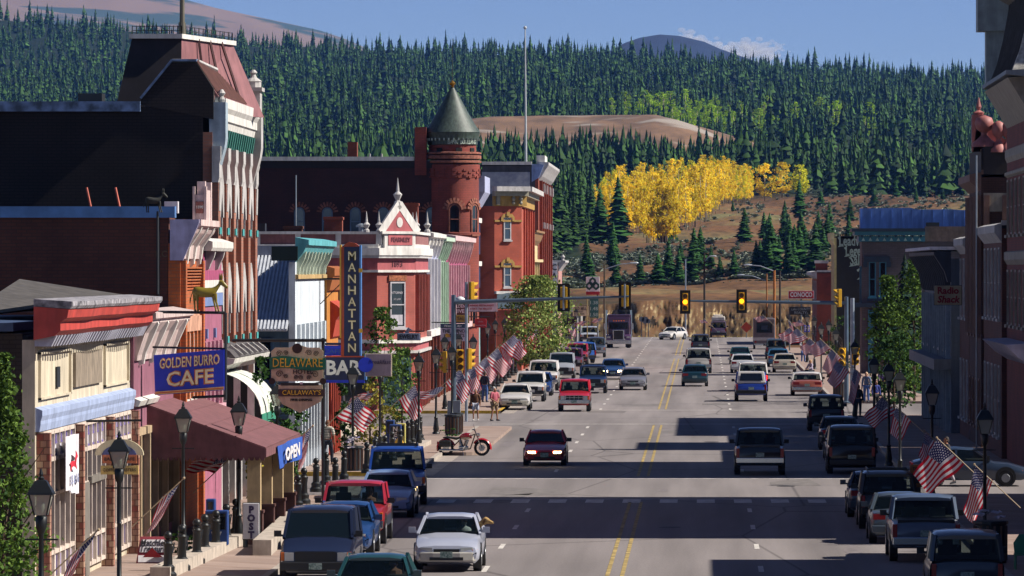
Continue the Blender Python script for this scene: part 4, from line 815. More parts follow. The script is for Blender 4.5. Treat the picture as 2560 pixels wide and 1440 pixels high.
def b_far():
 Y0, Y1 = 520, 560; X = at(1346, 0, Y0)[0]; F = street('L', X, 0); C = toward(0, Y0); q = lambda y: at(0, y, Y0)[1]
 r = thing('brick_building', 'tall far building with grey painted side wall, white curled cornice and red brick front', 'building', (X, Y0, 0))
 sw = mat('grey_side_paint', '4c4c52', .85, nz=.3, scale=1); gw = mat('pale_side_paint', '8c90a0', .85, nz=.3, scale=2, col2='a8acb4')
 wallpart(r, at(1205, 0, Y0)[0], X - .3, Y0, Y1, q(412), sw); wallpart(r, X - .3, X, Y0 - .03, Y1, q(445), redb, 'front_wall')
 MB().box(at(1205, 0, Y0)[0], X - .75, Y0 - .05, Y0, q(485), q(430)).build('painted_patch', gw, r)
 MB().box(at(1205, 0, Y0)[0], X - .6, Y0 - .2, Y0 + .4, q(412), q(404)).build('coping', white, r)
 F.prof(mb := MB(), Y0 - .06, Y0 + .6, [(-.6, q(410)), (.1, q(410)), (.5, q(412)), (.0, q(445)), (-.6, q(455))]); mb.build('cornice_end', mat('end_blue', '7c90c0', .6), r)
 F.prof(mb := MB(), Y0 + .6, Y1, [(0, q(450)), (.3, q(440)), (.6, q(425)), (.9, q(412)), (.9, q(405)), (0, q(404))]); mb.build('cornice', wm, r)
 mb = MB(); mb.box(X - .2, X + .55, Y0 + 1, Y0 + 9, q(413), q(388)); mb.build('parapet_block', white, r)
 mb = MB(); [F.box(mb, u - .4, u + .4, 0, q(450), 0, .3) for u in rng(Y0, Y1, 6)]; mb.build('pilaster', redb, r)
 mb = MB(); [F.box(mb, u - .5, u + .5, q(480), q(458), .2, .45) for u in rng(Y0, Y1, 4)]; [F.box(mb, u - .5, u + .5, q(570), q(555), .2, .45) for u in rng(Y0, Y1, 4)]; mb.build('capital', wm, r)
 mb = MB(); text(mb, 'S', 1.6, C.p(at(1315, 0, Y0)[0], q(516), .01), depth=.01, bold=.03); mb.build('ghost_lettering', mat('ghost_grey', '66666c', .9), r)
 MB().tube((at(1308, 0, Y0)[0], Y0 + 8, q(405)), (at(1306, 0, Y0)[0], Y0 + 8, q(63)), .12, .05, 8).ball((at(1306, 0, Y0)[0], Y0 + 8, q(60)), .16).build('flagpole', mat('pole_white', 'a8acb0', .4), r)
 roofdeck(r, at(1205, 0, Y0)[0], X, Y0, Y1, q(410))
b_far()
def b_ca():
 Y0, Y1 = 585, 600; q = lambda x, y: at(x, y, Y0); C = toward(0, Y0)
 r = thing('shop_building', 'small white far shop with curled cornice finial beyond the green street tree', 'building', (q(1395, 0)[0], Y0, 0))
 gy = mat('far_shop_grey', 'a0a0a4', .7); x0, x1 = q(1355, 0)[0], q(1396, 0)[0]; zt = q(0, 656)[1]
 wallpart(r, x0, x1 - .2, Y0, Y1, zt, gy); wallpart(r, x1 - .2, x1, Y0 - .02, Y1, zt - .3, mat('pink_brick_far', 'b08078', .8), 'front_wall')
 MB().box(x0 - .1, x1 + .3, Y0 - .2, Y1, zt, zt + .22).build('coping', white, r)
 F = street('L', x1, 0); F.prof(mb := MB(), Y0, Y1, [(0, zt - .9), (.2, zt - .6), (.5, zt - .2), (.7, zt + .0), (.7, zt + .2), (0, zt + .2)]); mb.build('cornice', wm, r)
 MB().lathe((x1 + .45, Y0, zt + .2), [(.2, 0), (.12, .15), (.22, .35), (.05, .6)], 8).build('finial', wm, r)
b_ca()
def b_far2():
 Y0 = 610; q = lambda x, y: at(x, y, Y0)
 r = thing('service_station', 'low service station with a flat white canopy at the far left of the street', 'building', (q(1440, 0)[0], Y0, 0))
 x0, x1 = q(1400, 0)[0] - 3, q(1450, 0)[0]
 wallpart(r, x0, x1, Y0 + 4, Y0 + 14, 3.2, mat('station_wall', '8c8884', .8)); MB().box(x0, x1 + .5, Y0, Y0 + 8, 3.2, 3.7).build('canopy', white, r)
 for x in (x0 + 1, x1 - .3): MB().tube((x, Y0 + .6, 0), (x, Y0 + .6, 3.2), .1).build('canopy_post', wm, r)
 MB().box(x0 + .5, x1 - .4, Y0 + 3.95, Y0 + 3.99, .6, 2.6).build('shop_window', gls, r)
b_far2()
# -- right side of the street
XR = 11.6
def rface(): return Face((XR, 0, 0), (0, 1, 0), (-1, 0, 0))
def rblock(name, label, Y0, Y1, Z, m, trim=None, dep=18, X=XR, floors=3, wins=5, cor=.6):
 F = Face((X, 0, 0), (0, 1, 0), (-1, 0, 0)); r = thing(name, label, 'building', (X, Y0, 0)); wallpart(r, X, X + dep, Y0, Y1, Z, m)
 t = trim or wm; cornice(r, F, Y0, Y1, [(0, Z - .7), (cor * .5, Z - .5), (cor, Z - .3), (cor, Z), (0, Z + .1)], t)
 MB().box(X, X + dep, Y0 - .08, Y0 + .3, Z, Z + .2).build('coping', t, r)
 fh = Z / floors
 for k in range(floors):
  for u in rng(Y0, Y1, wins): window(r, F, u - .5, u + .5, k * fh + 1.0, k * fh + fh - .9, t, bars=1)
 roofdeck(r, X, X + dep, Y0, Y1, Z + .02); return r, F
rblock('brick_building', 'brick commercial block off the right edge, first before the lit gap', 100, 156.3, 9.4, brk, wins=12, floors=2)
rblock('brick_building', 'four storey brick block off the right edge beside the side street', 168.4, 198.6, 19.6, brk, wins=8, floors=4)
def r_mansard():
 Y0, Y1, X = 217.2, 234.6, 12.3; F = Face((X, 0, 0), (0, 1, 0), (-1, 0, 0)); C = toward(0, Y0)
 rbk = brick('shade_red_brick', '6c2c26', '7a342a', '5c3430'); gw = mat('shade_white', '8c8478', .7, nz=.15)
 r = thing('hotel_building', 'tall red brick hotel at the right edge with pale shingled mansard and heavy white cornices', 'building', (X, Y0, 0))
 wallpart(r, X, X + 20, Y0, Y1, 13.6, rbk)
 def band(name, z0, z1, d, m, d2=None):
  d2 = d2 or d; mb = MB()
  F.prof(mb, Y0 - d, Y1 + .0, [(0, z0), (d, z0 + (z1 - z0) * .4), (d2, z1), (0, z1 + .05)]); C.prof(mb, X - .0, X + 20, [(0, z0), (d, z0 + (z1 - z0) * .4), (d2, z1), (0, z1 + .05)]); return mb.build(name, m, r)
 band('cornice', 13.5, 15.0, .35, gw, .9); band('cornice_cap', 15.0, 15.25, 1.0, mat('lead_grey', '6c7480', .6))
 band('string_course', 12.1, 12.6, .08, gw); band('string_course', 11.5, 11.7, .1, gw); band('string_course', 8.0, 8.5, .12, gw); band('shop_cornice', 4.2, 5.0, .5, mat('cornice_lilac', 'a8a0b4', .6), 1.0)
 shg = mat('pale_shingle', 'b4b0a8', .85, nz=.3, scale=2.5, stretch=(3, 3, 3))
 pr = [(X - .75, 15.25), (X - .45, 16.0), (X - .2, 17.0), (X + .02, 18.2), (X + .1, 19.6)]
 mb = MB(); mb.loft([[(px, Y0 - (X - px), z), (X + 20, Y0 - (X - px), z), (X + 20, Y1, z), (px, Y1, z)] for px, z in pr]); mb.build('mansard_roof', shg, r)
 sm = MB()
 for q in [[(px - .03, y, z) for px, z in pr] for y in np.arange(Y0, Y1, 1.1)] + [[(x, Y0 - (X - px) - .03, z) for px, z in pr] for x in np.arange(X + .5, X + 10, .9)]: MB().path(q, .045, 4).build('roof_seam ', mat('seam_grey', '4c4c50', .8), r)
 mb = MB(); mb.box(X - .9, X + .2, Y1 - 1.2, Y1 - .1, 15.25, 19.0); mb.box(X - 1.25, X + .2, Y1 - 1.5, Y1 + .1, 17.4, 19.9); mb.build('dormer_pier', mat('pier_grey', '98a4a8', .7), r)
 mb = MB(); [F.prof(mb, y - .12, y + .12, [(.0, 18.4), (.4, 18.6), (.6, 19.1), (0, 19.2)]) for y in np.arange(Y0, Y1 - 1.5, .7)]; mb.build('eave_brackets', gw, r)
 band('upper_cornice', 19.1, 19.8, .5, gw, .8)
 for z in (9.2, 5.6):
  for u in rng(Y0, Y1, 6): window(r, F, u - .5, u + .5, z, z + 2.2, gw)
 mb = MB(); [C.box(mb, x, x + .35, 8.5, 11.5, 0, .12) for x in np.arange(X + .2, X + 8, 1.2)]; mb.build('pilaster', rbk, r)
 mb = MB(); C.box(mb, X + .3, X + 3.4, .4, 4.0, .004, .05); mb.build('shop_window', mat('pale_shopfront', '6c7478', .6), r)
r_mansard()
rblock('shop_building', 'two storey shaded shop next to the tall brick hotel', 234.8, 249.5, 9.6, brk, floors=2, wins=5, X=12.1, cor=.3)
def r_finials():
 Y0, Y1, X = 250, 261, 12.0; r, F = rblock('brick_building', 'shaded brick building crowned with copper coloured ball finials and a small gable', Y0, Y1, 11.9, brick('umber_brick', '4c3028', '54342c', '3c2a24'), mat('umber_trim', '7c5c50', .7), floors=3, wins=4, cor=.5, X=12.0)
 tr = mat('terracotta', 'a0605c', .6, nz=.15)
 mb = MB(); mb.box(X + .1, X + 14, Y0 - .1, Y0 + .2, 11.9, 13.1); F.box(mb, Y0, Y1, 11.9, 13.0, -.3, .0); mb.build('parapet', mat('umber_parapet', '38302e', .8), r)
 for x, z, k in ((X + 0.15, 13.1, 1.1), (X + .75, 12.85, .8), (X + 1.15, 12.85, .8), (X + 3.5, 12.85, .8)):
  MB().lathe((x, Y0 + (.4 if k > 1 else .1), z), [(.5 * k, 0), (.48 * k, .15), (.25 * k, .35), (.12 * k, .5), (.12 * k, .62), (.3 * k, .75), (.38 * k, 1.0), (.3 * k, 1.25), (.05, 1.36)], 12).build('ball_finial', tr, r, smooth=50)
 mb = MB().prism([(X - .3, 12.9), (X + 1.6, 12.9), (X + .1, 14.4), (X - .1, 14.4)], 'y', Y0 + 1, Y0 + 1.4); mb.box(X - .35, X + .2, Y0 + 1, Y0 + 1.5, 12.9, 14.5); mb.lathe((X - .05, Y0 + 1.25, 14.5), [(.2, 0), (.25, .1), (.06, .2), (.12, .35), (.02, .75)], 8); mb.build('gable', tr, r)
 mb = MB(); [F.box(mb, y, y + .3, 5, 11, 0, .2) for y in np.arange(Y0 + .2, Y1, 1.3)]; [mb.box(x, x + .25, Y0 - .15, Y0, 5, 11) for x in np.arange(X + .1, X + 6, .8)]; mb.build('pilaster', mat('umber_trim', '7c'), r)
 mb = MB().tube((X - .25, Y0 - 1, .14), (X - .25, Y0 - 1, 12.7), .035, n=6); mb.build('antenna_pole', mat('galvanised', '90'), r)
 mb = MB().box(X + .1, X + 1.1, Y0 - .08, Y0, 10.3, 11.1); mb.build('stone_panel', mat('shade_white', '8c'), r)
r_finials()
rblock('shop_building', 'plain two storey shop in shadow before the bracketed grey shop', 261.2, 270.8, 9.2, brk, floors=2, wins=3, X=12, cor=.3)
def r_grey():
 Y0, Y1, X = 271, 303.5, XR; F = rface(); r = thing('shop_building', 'grey blue sided shop with broad bracketed cornice behind the red and white hanging sign', 'building', (X, Y0, 0))
 gs = mat('grey_siding', '5c6470', .8, nz=.1, stretch=(1, 1, 30)); wallpart(r, X, X + 2.4, Y0, Y1, 8.3, gs); wallpart(r, X + 2.4, X + 18, Y0, Y1, 13.3, brk, 'added_rear_block')  # taller block added out of view behind, sized for the long road shadow
 cw_ = mat('cornice_whitish', 'c0bcc8', .6)
 cornice(r, F, Y0, Y1, [(0, 7.2), (.15, 7.2), (.3, 7.7), (.8, 8.5), (.8, 8.62), (0, 8.7)], mat('cornice_dark', '343844', .7)); MB().box(X - 1.0, X + 2.3, Y0 - .1, Y1 + .1, 8.71, 8.86).build('cornice_cap', cw_, r)
 brackets(r, F, rng(Y0, Y1, 14), .3, [(0, 6.7), (.2, 6.8), (.35, 7.6), (.85, 8.45), (0, 8.45)], mat('cornice_dark', '34'))
 mb = MB(); [F.box(mb, u - .15, u + .15, 0, 6.6, 0, .2) for u in rng(Y0, Y1, 12)]; mb.build('pilaster', mat('siding_pale', '8c98a0', .7), r)
 mb = MB(); F.box(mb, Y1 - .6, Y1, 0, 7.2, 0, .15); mb.box(X - .15, X + .5, Y1, Y1 + .1, 0, 7.2); mb.build('corner_board', mat('corner_tan', '9c9088', .7), r)
 for u in rng(Y0, Y1, 7): window(r, F, u - .6, u + .6, 4, 6.2, wm)
 F.box(mb := MB(), Y0, Y1, 3.1, 3.6, 0, .8); mb.build('shop_canopy', mat('grey_canopy', '6c7078', .7), r)
 roofdeck(r, X + 2.4, X + 18, Y0, Y1, 13.32)
r_grey()
def r_lavender():
 Y0, Y1, X = 423, 428, XR; F = rface(); C = toward(0, Y0); q = lambda y: at(0, y, Y0)[1]; qx = lambda x: at(x, 0, Y0)[0]
 lv = brick('lavender_brick', '54484e', '5c5056', '484044', .4, .14, .2); tq = mat('teal_trim', '28647c', .55, nz=.1); nv = mat('navy_trim', '1c2c44', .6)
 r = thing('corner_building', 'lavender brick corner building with teal bracketed cornice and blue metal parapet at right', 'building', (X, Y0, 0))
 wallpart(r, X, X + 22, Y0, Y1, q(600), lv)
 MB().box(qx(2312), X + 22, Y0 - .05, Y0 + .4, q(604), q(566)).build('parapet', mat('brown_parapet', '6c5854', .85, nz=.15), r)
 MB().box(qx(2316), qx(2348), Y0 + .1, Y0 + 1, q(566), q(556)).build('roof_vent', dk, r)
 x1 = qx(2312)
 for nm, a, b, d, m in (('cornice_cap', 579, 571, .75, nv), ('cornice', 588, 579, .55, tq), ('cornice_bed', 604, 590, .25, tq)):
  mb = MB(); mb.box(X - d, x1, Y0 - d, Y0 + .1, q(a), q(b)); mb.box(X - d, X + .1, Y0 + .1, Y1, q(a), q(b)); mb.build(nm, m, r)
 mb = MB()
 for x in np.linspace(X + .1, x1 - .4, 9): mb.prism([(x - .13, q(602)), (x + .13, q(602)), (x, q(594))], 'y', Y0 - .3, Y0 - .24)
 mb.build('triangle_ornament', mat('pale_ornament', '98b0b0', .6), r)
 mb = MB(); [mb.box(x - .07, x + .07, Y0 - .5, Y0 - .24, q(593), q(588)) for x in np.linspace(X, x1 - .3, 8)]; mb.build('dentil_row', nv, r)
 bp = mat('blue_parapet_metal', '5878b4', .55, nz=.2, scale=1.2, stretch=(3, 1, .4))
 mb = MB(); xs = [qx(v) for v in (2153, 2280, 2297, 2380, 2440)]; zs = [q(v) for v in (520, 518, 523, 522, 526)]
 for i in range(4): mb.hexa([(xs[i], Y0 + 3, q(578)), (xs[i + 1], Y0 + 3, q(578)), (xs[i + 1], Y0 + 3.1, q(578)), (xs[i], Y0 + 3.1, q(578)), (xs[i], Y0 + 3, zs[i]), (xs[i + 1], Y0 + 3, zs[i + 1]), (xs[i + 1], Y0 + 3.1, zs[i + 1]), (xs[i], Y0 + 3.1, zs[i])])
 mb.box(xs[0], xs[0] + .1, Y0 + 3.1, Y0 + 4.8, q(578), zs[0]); mb.build('blue_parapet', bp, r)
 mb = MB(); [mb.box(x, x + .05, Y0 + 2.95, Y0 + 3, q(576), q(523)) for x in np.linspace(xs[0], xs[-1], 12)]; mb.build('parapet_seam', bp, r)
 for a, b in ((2172, 2190), (2198, 2216)): window(r, C, qx(a), qx(b), q(742), q(654), tq, bars=1)
 mb = MB(); C.box(mb, qx(2160), qx(2224), q(655), q(641), 0, .15); C.box(mb, qx(2158), qx(2168), q(668), q(655), 0, .15); C.box(mb, qx(2217), qx(2227), q(668), q(655), 0, .15); C.box(mb, qx(2168), qx(2220), q(752), q(744), 0, .12); [c.build('window_hood', nv, r) for c in mb.pieces()]
 mb = MB(); mb.box(X - .6, X + 22, Y0 - .6, Y0, q(768), q(758)); mb.box(X - .6, X, Y0, Y1, q(768), q(758)); mb.build('storey_cornice', nv, r)
 mb = MB(); C.box(mb, qx(2170), qx(2184), 0.2, q(775), 0, .2); C.box(mb, qx(2230), qx(2244), .2, q(775), 0, .2); mb.build('pilaster', tq, r)
 mb = MB(); C.box(mb, qx(2186), qx(2228), .7, q(790), .004, .05); mb.build('shop_window', gls, r)
 for u in rng(Y0, Y1, 2): window(r, F, u - .6, u + .6, 5.2, 8, tq)
 roofdeck(r, X, X + 22, Y0, Y1, q(600) + .01)
r_lavender()
def r_saloon():
 Y0, Y1, X = 512, 524, XR; F = rface(); C = toward(0, Y0); q = lambda y: at(0, y, Y0)[1]; qx = lambda x: at(x, 0, Y0)[0]
 r = thing('saloon_building', 'saloon with black side wall lettered in blackletter and a pale yellow front edge', 'building', (X, Y0, 0))
 wallpart(r, X + .2, X + 16, Y0, Y1, q(590), mat('black_sign_wall', '101412', .7, nz=.3)); wallpart(r, X, X + .2, Y0 - .05, Y1, q(595), mat('pale_yellow', 'a8a070', .7), 'front_wall')
 mb = MB(); F.prof(mb, Y0 - .1, Y1, [(0, q(612)), (.3, q(600)), (.35, q(585)), (.35, q(582)), (0, q(581))]); mb.build('cornice', mat('pale_yellow2', 'c4bc90', .7), r)
 mb = MB(); [mb.box(x, x + .1, Y0 - .05, Y0, q(590), q(586)) for x in np.arange(X + .3, X + 6, .2)]; mb.build('corrugated_edge', mat('green_trim', '34483c', .7), r)
 mb = MB()
 for tx_, sz, x, y in (('Leadville', 1.25, 2097, 603), ('Legends', 1.2, 2113, 628), ('Saloon', 1.25, 2125, 652), ('1879', 1.3, 2145, 684)):
  text(mb, tx_, sz, (qx(x), Y0 - .01, q(y)), depth=.02, bold=.025, shear=.0, align='LEFT', sx=.62)
  mb.prism([(qx(x) - .1, q(y) - sz * .42), (qx(x) + .55, q(y) - sz * .34), (qx(x) + .1, q(y) - sz * .26)], 'y', Y0 - .02, Y0 - .005); mb.prism([(qx(x) - .12, q(y) + sz * .25), (qx(x) + .2, q(y) + sz * .4), (qx(x) + .02, q(y) + sz * .1)], 'y', Y0 - .02, Y0 - .005)
 mb.build('lettering', mat('letter_mint', '98b0a4', .7), r)
 roofdeck(r, X, X + 16, Y0, Y1, q(592))
r_saloon()
r_, F_ = rblock('brick_building', 'small far red brick shop with white capped chimneys at the right end of the street', 590, 615, 7.4, redb, wm, floors=2, wins=4)
MB().box(XR + 1.6, XR + 3, 590, 591.5, 7.4, 9.1).build('chimney', mat('stone_grey', '7c7470', .8), r_); MB().box(XR + 1.5, XR + 3.1, 589.9, 591.6, 9.1, 9.35).build('chimney_cap', white, r_); MB().box(XR - .1, XR + 1.1, 590.5, 592, 7.4, 8.3).build('chimney', redb, r_); MB().box(XR - .2, XR + 1.2, 590.4, 592.1, 8.3, 8.6).build('chimney_cap', white, r_)
sheet('lawn', [(16.2, 337), (60, 337), (60, 422), (16.2, 422)], .16, mat('lawn_green', '3c6428', .95, nz=.3, scale=3))
# -- mine tailings, far mountains, cloud
rng_ = np.random.default_rng(7)
def mound(name, cols, Y0, Y1, m, drop=60):
 """flat-topped heap: cols = [(photo x, top row)], front foot at Y0, crest at Y1"""
 xs = np.linspace(cols[0][0], cols[-1][0], 90); X = []; Y = []; Z = []
 for t in np.linspace(0, 1, 14):
  rx, ry, rz = [], [], []
  for x in xs:
   row = np.interp(x, [c[0] for c in cols], [c[1] for c in cols]); Yc = Y1 + 20 * math.sin(x * .01)
   zt = CAMZ + (HY - row) * Yc / FPX; x_ = (x - VX) * Yc / FPX
   if t < .75: k = t / .75; y = Y0 + (Yc - Y0) * k; z = zt - drop * (1 - k) ** 1.15 + 1.2 * noise.noise(Vector((x_ * .05, y * .02, 1)))
   else: k = (t - .75) / .25; y = Yc + 160 * k; z = zt - 6 * k - drop * .5 * max(0, k - .6)
   rx.append(x_); ry.append(y); rz.append(z)
  X.append(rx); Y.append(ry); Z.append(rz)
 return tag(grid_mesh(name, np.array(X), np.array(Y), np.array(Z), m), kind='structure')
def tailings_mat():
 m = mat('tailings_soil', '54402e', 1, nz=.2, scale=.09, stretch=(1, .3, 2), col2='745840', thr=(.4, .62)); n = m.node_tree; b = n.nodes['Principled BSDF']; N, L = n.nodes.new, n.links.new
 base = b.inputs['Base Color'].links[0].from_socket; tc = N('ShaderNodeTexCoord'); mp = N('ShaderNodeMapping'); mp.inputs['Scale'].default_value = (.02, .05, .08); L(tc.outputs['Object'], mp.inputs[0])
 t = N('ShaderNodeTexNoise'); t.inputs['Scale'].default_value = 1.2; t.inputs['Detail'].default_value = 9; L(mp.outputs[0], t.inputs[0])
 r = N('ShaderNodeMapRange'); r.inputs[1].default_value = .56; r.inputs[2].default_value = .66; L(t.outputs[0], r.inputs[0])
 mx = N('ShaderNodeMix'); mx.data_type = 'RGBA'; L(r.outputs[0], mx.inputs[0]); L(base, mx.inputs[6]); mx.inputs[7].default_value = (*lin('8c8278'), 1); L(mx.outputs[2], b.inputs['Base Color']); return m
mound('tailings_hill', [(1060, 330), (1130, 298), (1220, 287), (1420, 284), (1640, 282), (1690, 296), (1800, 326), (1900, 356), (1960, 385)], 2330, 2480, tailings_mat(), 26)
def mountain(name, cols, Y, depth, m, rough=1.):
 xs = np.linspace(cols[0][0], cols[-1][0], 150); X, Y_, Z = [], [], []
 for t in np.linspace(0, 1, 30):
  rx, ry, rz = [], [], []
  for x in xs:
   row = np.interp(x, [c[0] for c in cols], [c[1] for c in cols]); zt = CAMZ + (HY - row) * Y / FPX; X0 = (x - VX) * Y / FPX
   y = Y - depth * (1 - t); k = t; n_ = noise.fractal(Vector((X0 * .0012, y * .001, 2)), 1, 2, 5) * rough * 60 * (1 - abs(2 * t - 1)) ** .5
   rx.append(X0 * y / Y); ry.append(y); rz.append(zt * (.35 + .65 * k ** .9) + n_ - (1 - k) * 40)
  X.append(rx); Y_.append(ry); Z.append(rz)
 return tag(grid_mesh(name, np.array(X), np.array(Y_), np.array(Z), m), kind='structure')
mt = mat('alpine_tundra', '74604e', 1, nz=.2, scale=.0035, col2='2c4034', thr=(.5, .58), stretch=(1, 1, 3))
mountain('mountain', [(-900, -230), (-300, -120), (0, -60), (280, -35), (430, -10), (540, 20), (680, 50), (800, 76), (860, 96), (960, 140), (1100, 190)], 13000, 3800, mt)
mountain('far_hill', [(1500, 140), (1560, 108), (1600, 94), (1650, 86), (1700, 90), (1760, 104), (1800, 122), (1880, 150), (1950, 175)], 9500, 1500, mat('far_forest', '12243a', 1, nz=.3, scale=.02), .3)  # blue of the distant air put into the forest's base colour
def cloud():
 mb = MB(); rr = random.Random(3); Y = 20000; k = Y / FPX
 for i in range(230):
  t = i / 229; x = 1690 + 285 * t; top = np.interp(x, [1680, 1700, 1740, 1780, 1820, 1900, 1990], [84, 74, 82, 98, 102, 98, 132]); r = rr.uniform(8, 17) * min(1, (1.05 - abs(2 * t - .9)) * 1.6 + .3); y = top + r * .6 + 42 * rr.random(); mb.ball(((x - VX) * k, Y + rr.uniform(-500, 500), CAMZ + (HY - y) * k), r * k, 14, 8, .6)
 m = bpy.data.materials.new('cloud'); m.use_nodes = True; n = m.node_tree; n.nodes.remove(n.nodes['Principled BSDF']); v = n.nodes.new('ShaderNodeVolumeScatter'); v.inputs['Density'].default_value = .02; v.inputs['Anisotropy'].default_value = .1; v.inputs['Color'].default_value = (1, .97, .98, 1); n.links.new(v.outputs[0], n.nodes['Material Output'].inputs['Volume'])
 tag(mb.build('cloud', m, smooth=180), kind='structure')
cloud()
# -- conifers
def foliage(name, c1, c2, trans=0.):
 m = bpy.data.materials.new(name); m.use_nodes = True; n = m.node_tree; b = n.nodes['Principled BSDF']; b.inputs['Roughness'].default_value = .8; b.inputs['Specular IOR Level'].default_value = .2
 g = n.nodes.new('ShaderNodeNewGeometry'); oi = n.nodes.new('ShaderNodeObjectInfo'); ad = n.nodes.new('ShaderNodeMath'); ad.inputs[1].default_value = 0; n.links.new(g.outputs['Random Per Island'], ad.inputs[0])
 r = n.nodes.new('ShaderNodeValToRGB'); r.color_ramp.elements[0].color = (*lin(c1), 1); r.color_ramp.elements[1].color = (*lin(c2), 1); n.links.new(ad.outputs[0], r.inputs[0]); n.links.new(r.outputs[0], b.inputs['Base Color'])
 tx = n.nodes.new('ShaderNodeTexNoise'); tx.inputs['Scale'].default_value = .09; tx.inputs['Detail'].default_value = 5; n.links.new(g.outputs['Position'], tx.inputs[0]); q = n.nodes.new('ShaderNodeMapRange'); q.inputs[1].default_value = .3; q.inputs[2].default_value = .7; q.inputs[3].default_value = .55; q.inputs[4].default_value = 1.35; n.links.new(tx.outputs[0], q.inputs[0])
 vs = n.nodes.new('ShaderNodeVectorMath'); vs.operation = 'SCALE'; n.links.new(r.outputs[0], vs.inputs[0]); n.links.new(q.outputs[0], vs.inputs['Scale']); n.links.new(vs.outputs[0], b.inputs['Base Color'])
 if trans:
  t = n.nodes.new('ShaderNodeBsdfTranslucent'); n.links.new(vs.outputs[0], t.inputs[0]); mx = n.nodes.new('ShaderNodeMixShader'); mx.inputs[0].default_value = trans
  n.links.new(b.outputs[0], mx.inputs[1]); n.links.new(t.outputs[0], mx.inputs[2]); n.links.new(mx.outputs[0], n.nodes['Material Output'].inputs[0])
 return m
pine_m = foliage('pine_needles', '0b240c', '3a5c20'); pine2_m = foliage('spruce_needles', '0c2c10', '366024'); bark = mat('pine_bark', '4c3a2c', .9, nz=.3)
asp_y = foliage('yellow_aspen_leaves', 'f0bc10', 'fff04c', .5); asp_g = foliage('lime_aspen_leaves', '6c9c18', 'b4cc30', .4)
def pine_arrays(seed, layers, nb, slim, sub=1, droop=.25):
 """unit-height conifer made of many drooping needle sprays; returns verts, tris"""
 g = np.random.default_rng(seed); V = []; Fc = []
 for i in range(layers):
  t = (i + .5) / layers; z = .06 + .92 * t; r = slim * (1 - t) ** .8 * g.uniform(.7, 1.15) * (1 if t > .12 else .75) + .01
  k = max(3, int(nb * (1 - t * .6))); a0 = g.uniform(0, 6.28)
  for j in range(k):
   a = a0 + 6.283 * j / k + g.uniform(-.35, .35); rr = r * g.uniform(.65, 1.2); wd = rr * (.5 + .6 / nb * 3) * g.uniform(.7, 1.1); ca, sa = math.cos(a), math.sin(a)
   h = .9 / layers * g.uniform(1.1, 1.9); dz = -droop * rr + g.uniform(-.4, .2) / layers
   o = len(V)
   V += [(0, 0, z + h), (rr * .55 * ca - wd * sa, rr * .55 * sa + wd * ca, z + dz * .4), (rr * ca, rr * sa, z + dz), (rr * .55 * ca + wd * sa, rr * .55 * sa - wd * ca, z + dz * .4)]
   Fc += [(o, o + 1, o + 2), (o, o + 2, o + 3)]
 return np.array(V, dtype=np.float32), np.array(Fc, dtype=np.int64)
def leafy_arrays(seed, n, w_, zb, leaf, shape=1., taper=0.):
 """aspen-like crown: clustered leaf faces in an upright ellipsoid"""
 g = np.random.default_rng(seed); V = []; Fc = []; C = []
 for i in range(max(8, n // 26)):
  t = g.uniform(0, 1); z = zb + (1 - zb) * t; r = w_ * (math.sin(math.pi * min(1, (t * .86 + .12))) ** .7) * shape; a = g.uniform(0, 6.28); q = r * math.sqrt(g.uniform(.1, 1.15)) * (1 - taper * t); C.append((q * math.cos(a), q * math.sin(a), z, g.uniform(.08, .24) * (1 - .85 * taper * t)))
 for i in range(n):
  c = C[g.integers(len(C))]; p = np.array(c[:3]) + g.normal(0, 1, 3) * np.array([w_ * c[3], w_ * c[3], .16 * c[3]]); p[2] = min(p[2], 1.0)
  a, b = g.normal(0, 1, 3), g.normal(0, 1, 3); a /= np.linalg.norm(a); b -= a * a.dot(b); b /= np.linalg.norm(b); s_ = leaf * g.uniform(.6, 1.3); o = len(V)
  V += [p - a * s_, p + b * s_ * .7, p + a * s_, p - b * s_ * .7]; Fc += [(o, o + 1, o + 2), (o, o + 2, o + 3)]
 return np.array(V, dtype=np.float32), np.array(Fc, dtype=np.int64)
def np_mesh(name, V, Fc, m):
 me = bpy.data.meshes.new(name); nv, nf = len(V), len(Fc); me.vertices.add(nv); me.vertices.foreach_set('co', V.astype(np.float32).ravel()); me.loops.add(nf * 3); me.loops.foreach_set('vertex_index', Fc.astype(np.int32).ravel())
 me.polygons.add(nf); me.polygons.foreach_set('loop_start', np.arange(0, nf * 3, 3, dtype=np.int32)); me.update(); me.validate(); me.materials.append(m); return me
def scatter_mesh(name, variants, places, m):
 """variants [(V,F)], places [(x, y, z, h, rot, variant, width)] -> one big mesh"""
 Vs, Fs, o = [], [], 0
 for x, y, z, h, a, k, wx in places:
  V, Fc = variants[k]; c, s_ = math.cos(a), math.sin(a)
  P = np.empty_like(V); P[:, 0] = (V[:, 0] * c - V[:, 1] * s_) * h * wx + x; P[:, 1] = (V[:, 0] * s_ + V[:, 1] * c) * h * wx + y; P[:, 2] = V[:, 2] * h + z
  Vs.append(P); Fs.append(Fc + o); o += len(V)
 return np_mesh(name, np.concatenate(Vs), np.concatenate(Fs), m)
def trunk_arrays(r=.012, n=5):
 mb = MB().tube((0, 0, -.04), (0, 0, .9), r, r * .3, n); F_ = []
 for f in mb.f: F_ += [(f[0], f[i], f[i + 1]) for i in range(1, len(f) - 1)]
 return np.array(mb.v, dtype=np.float32), np.array(F_)
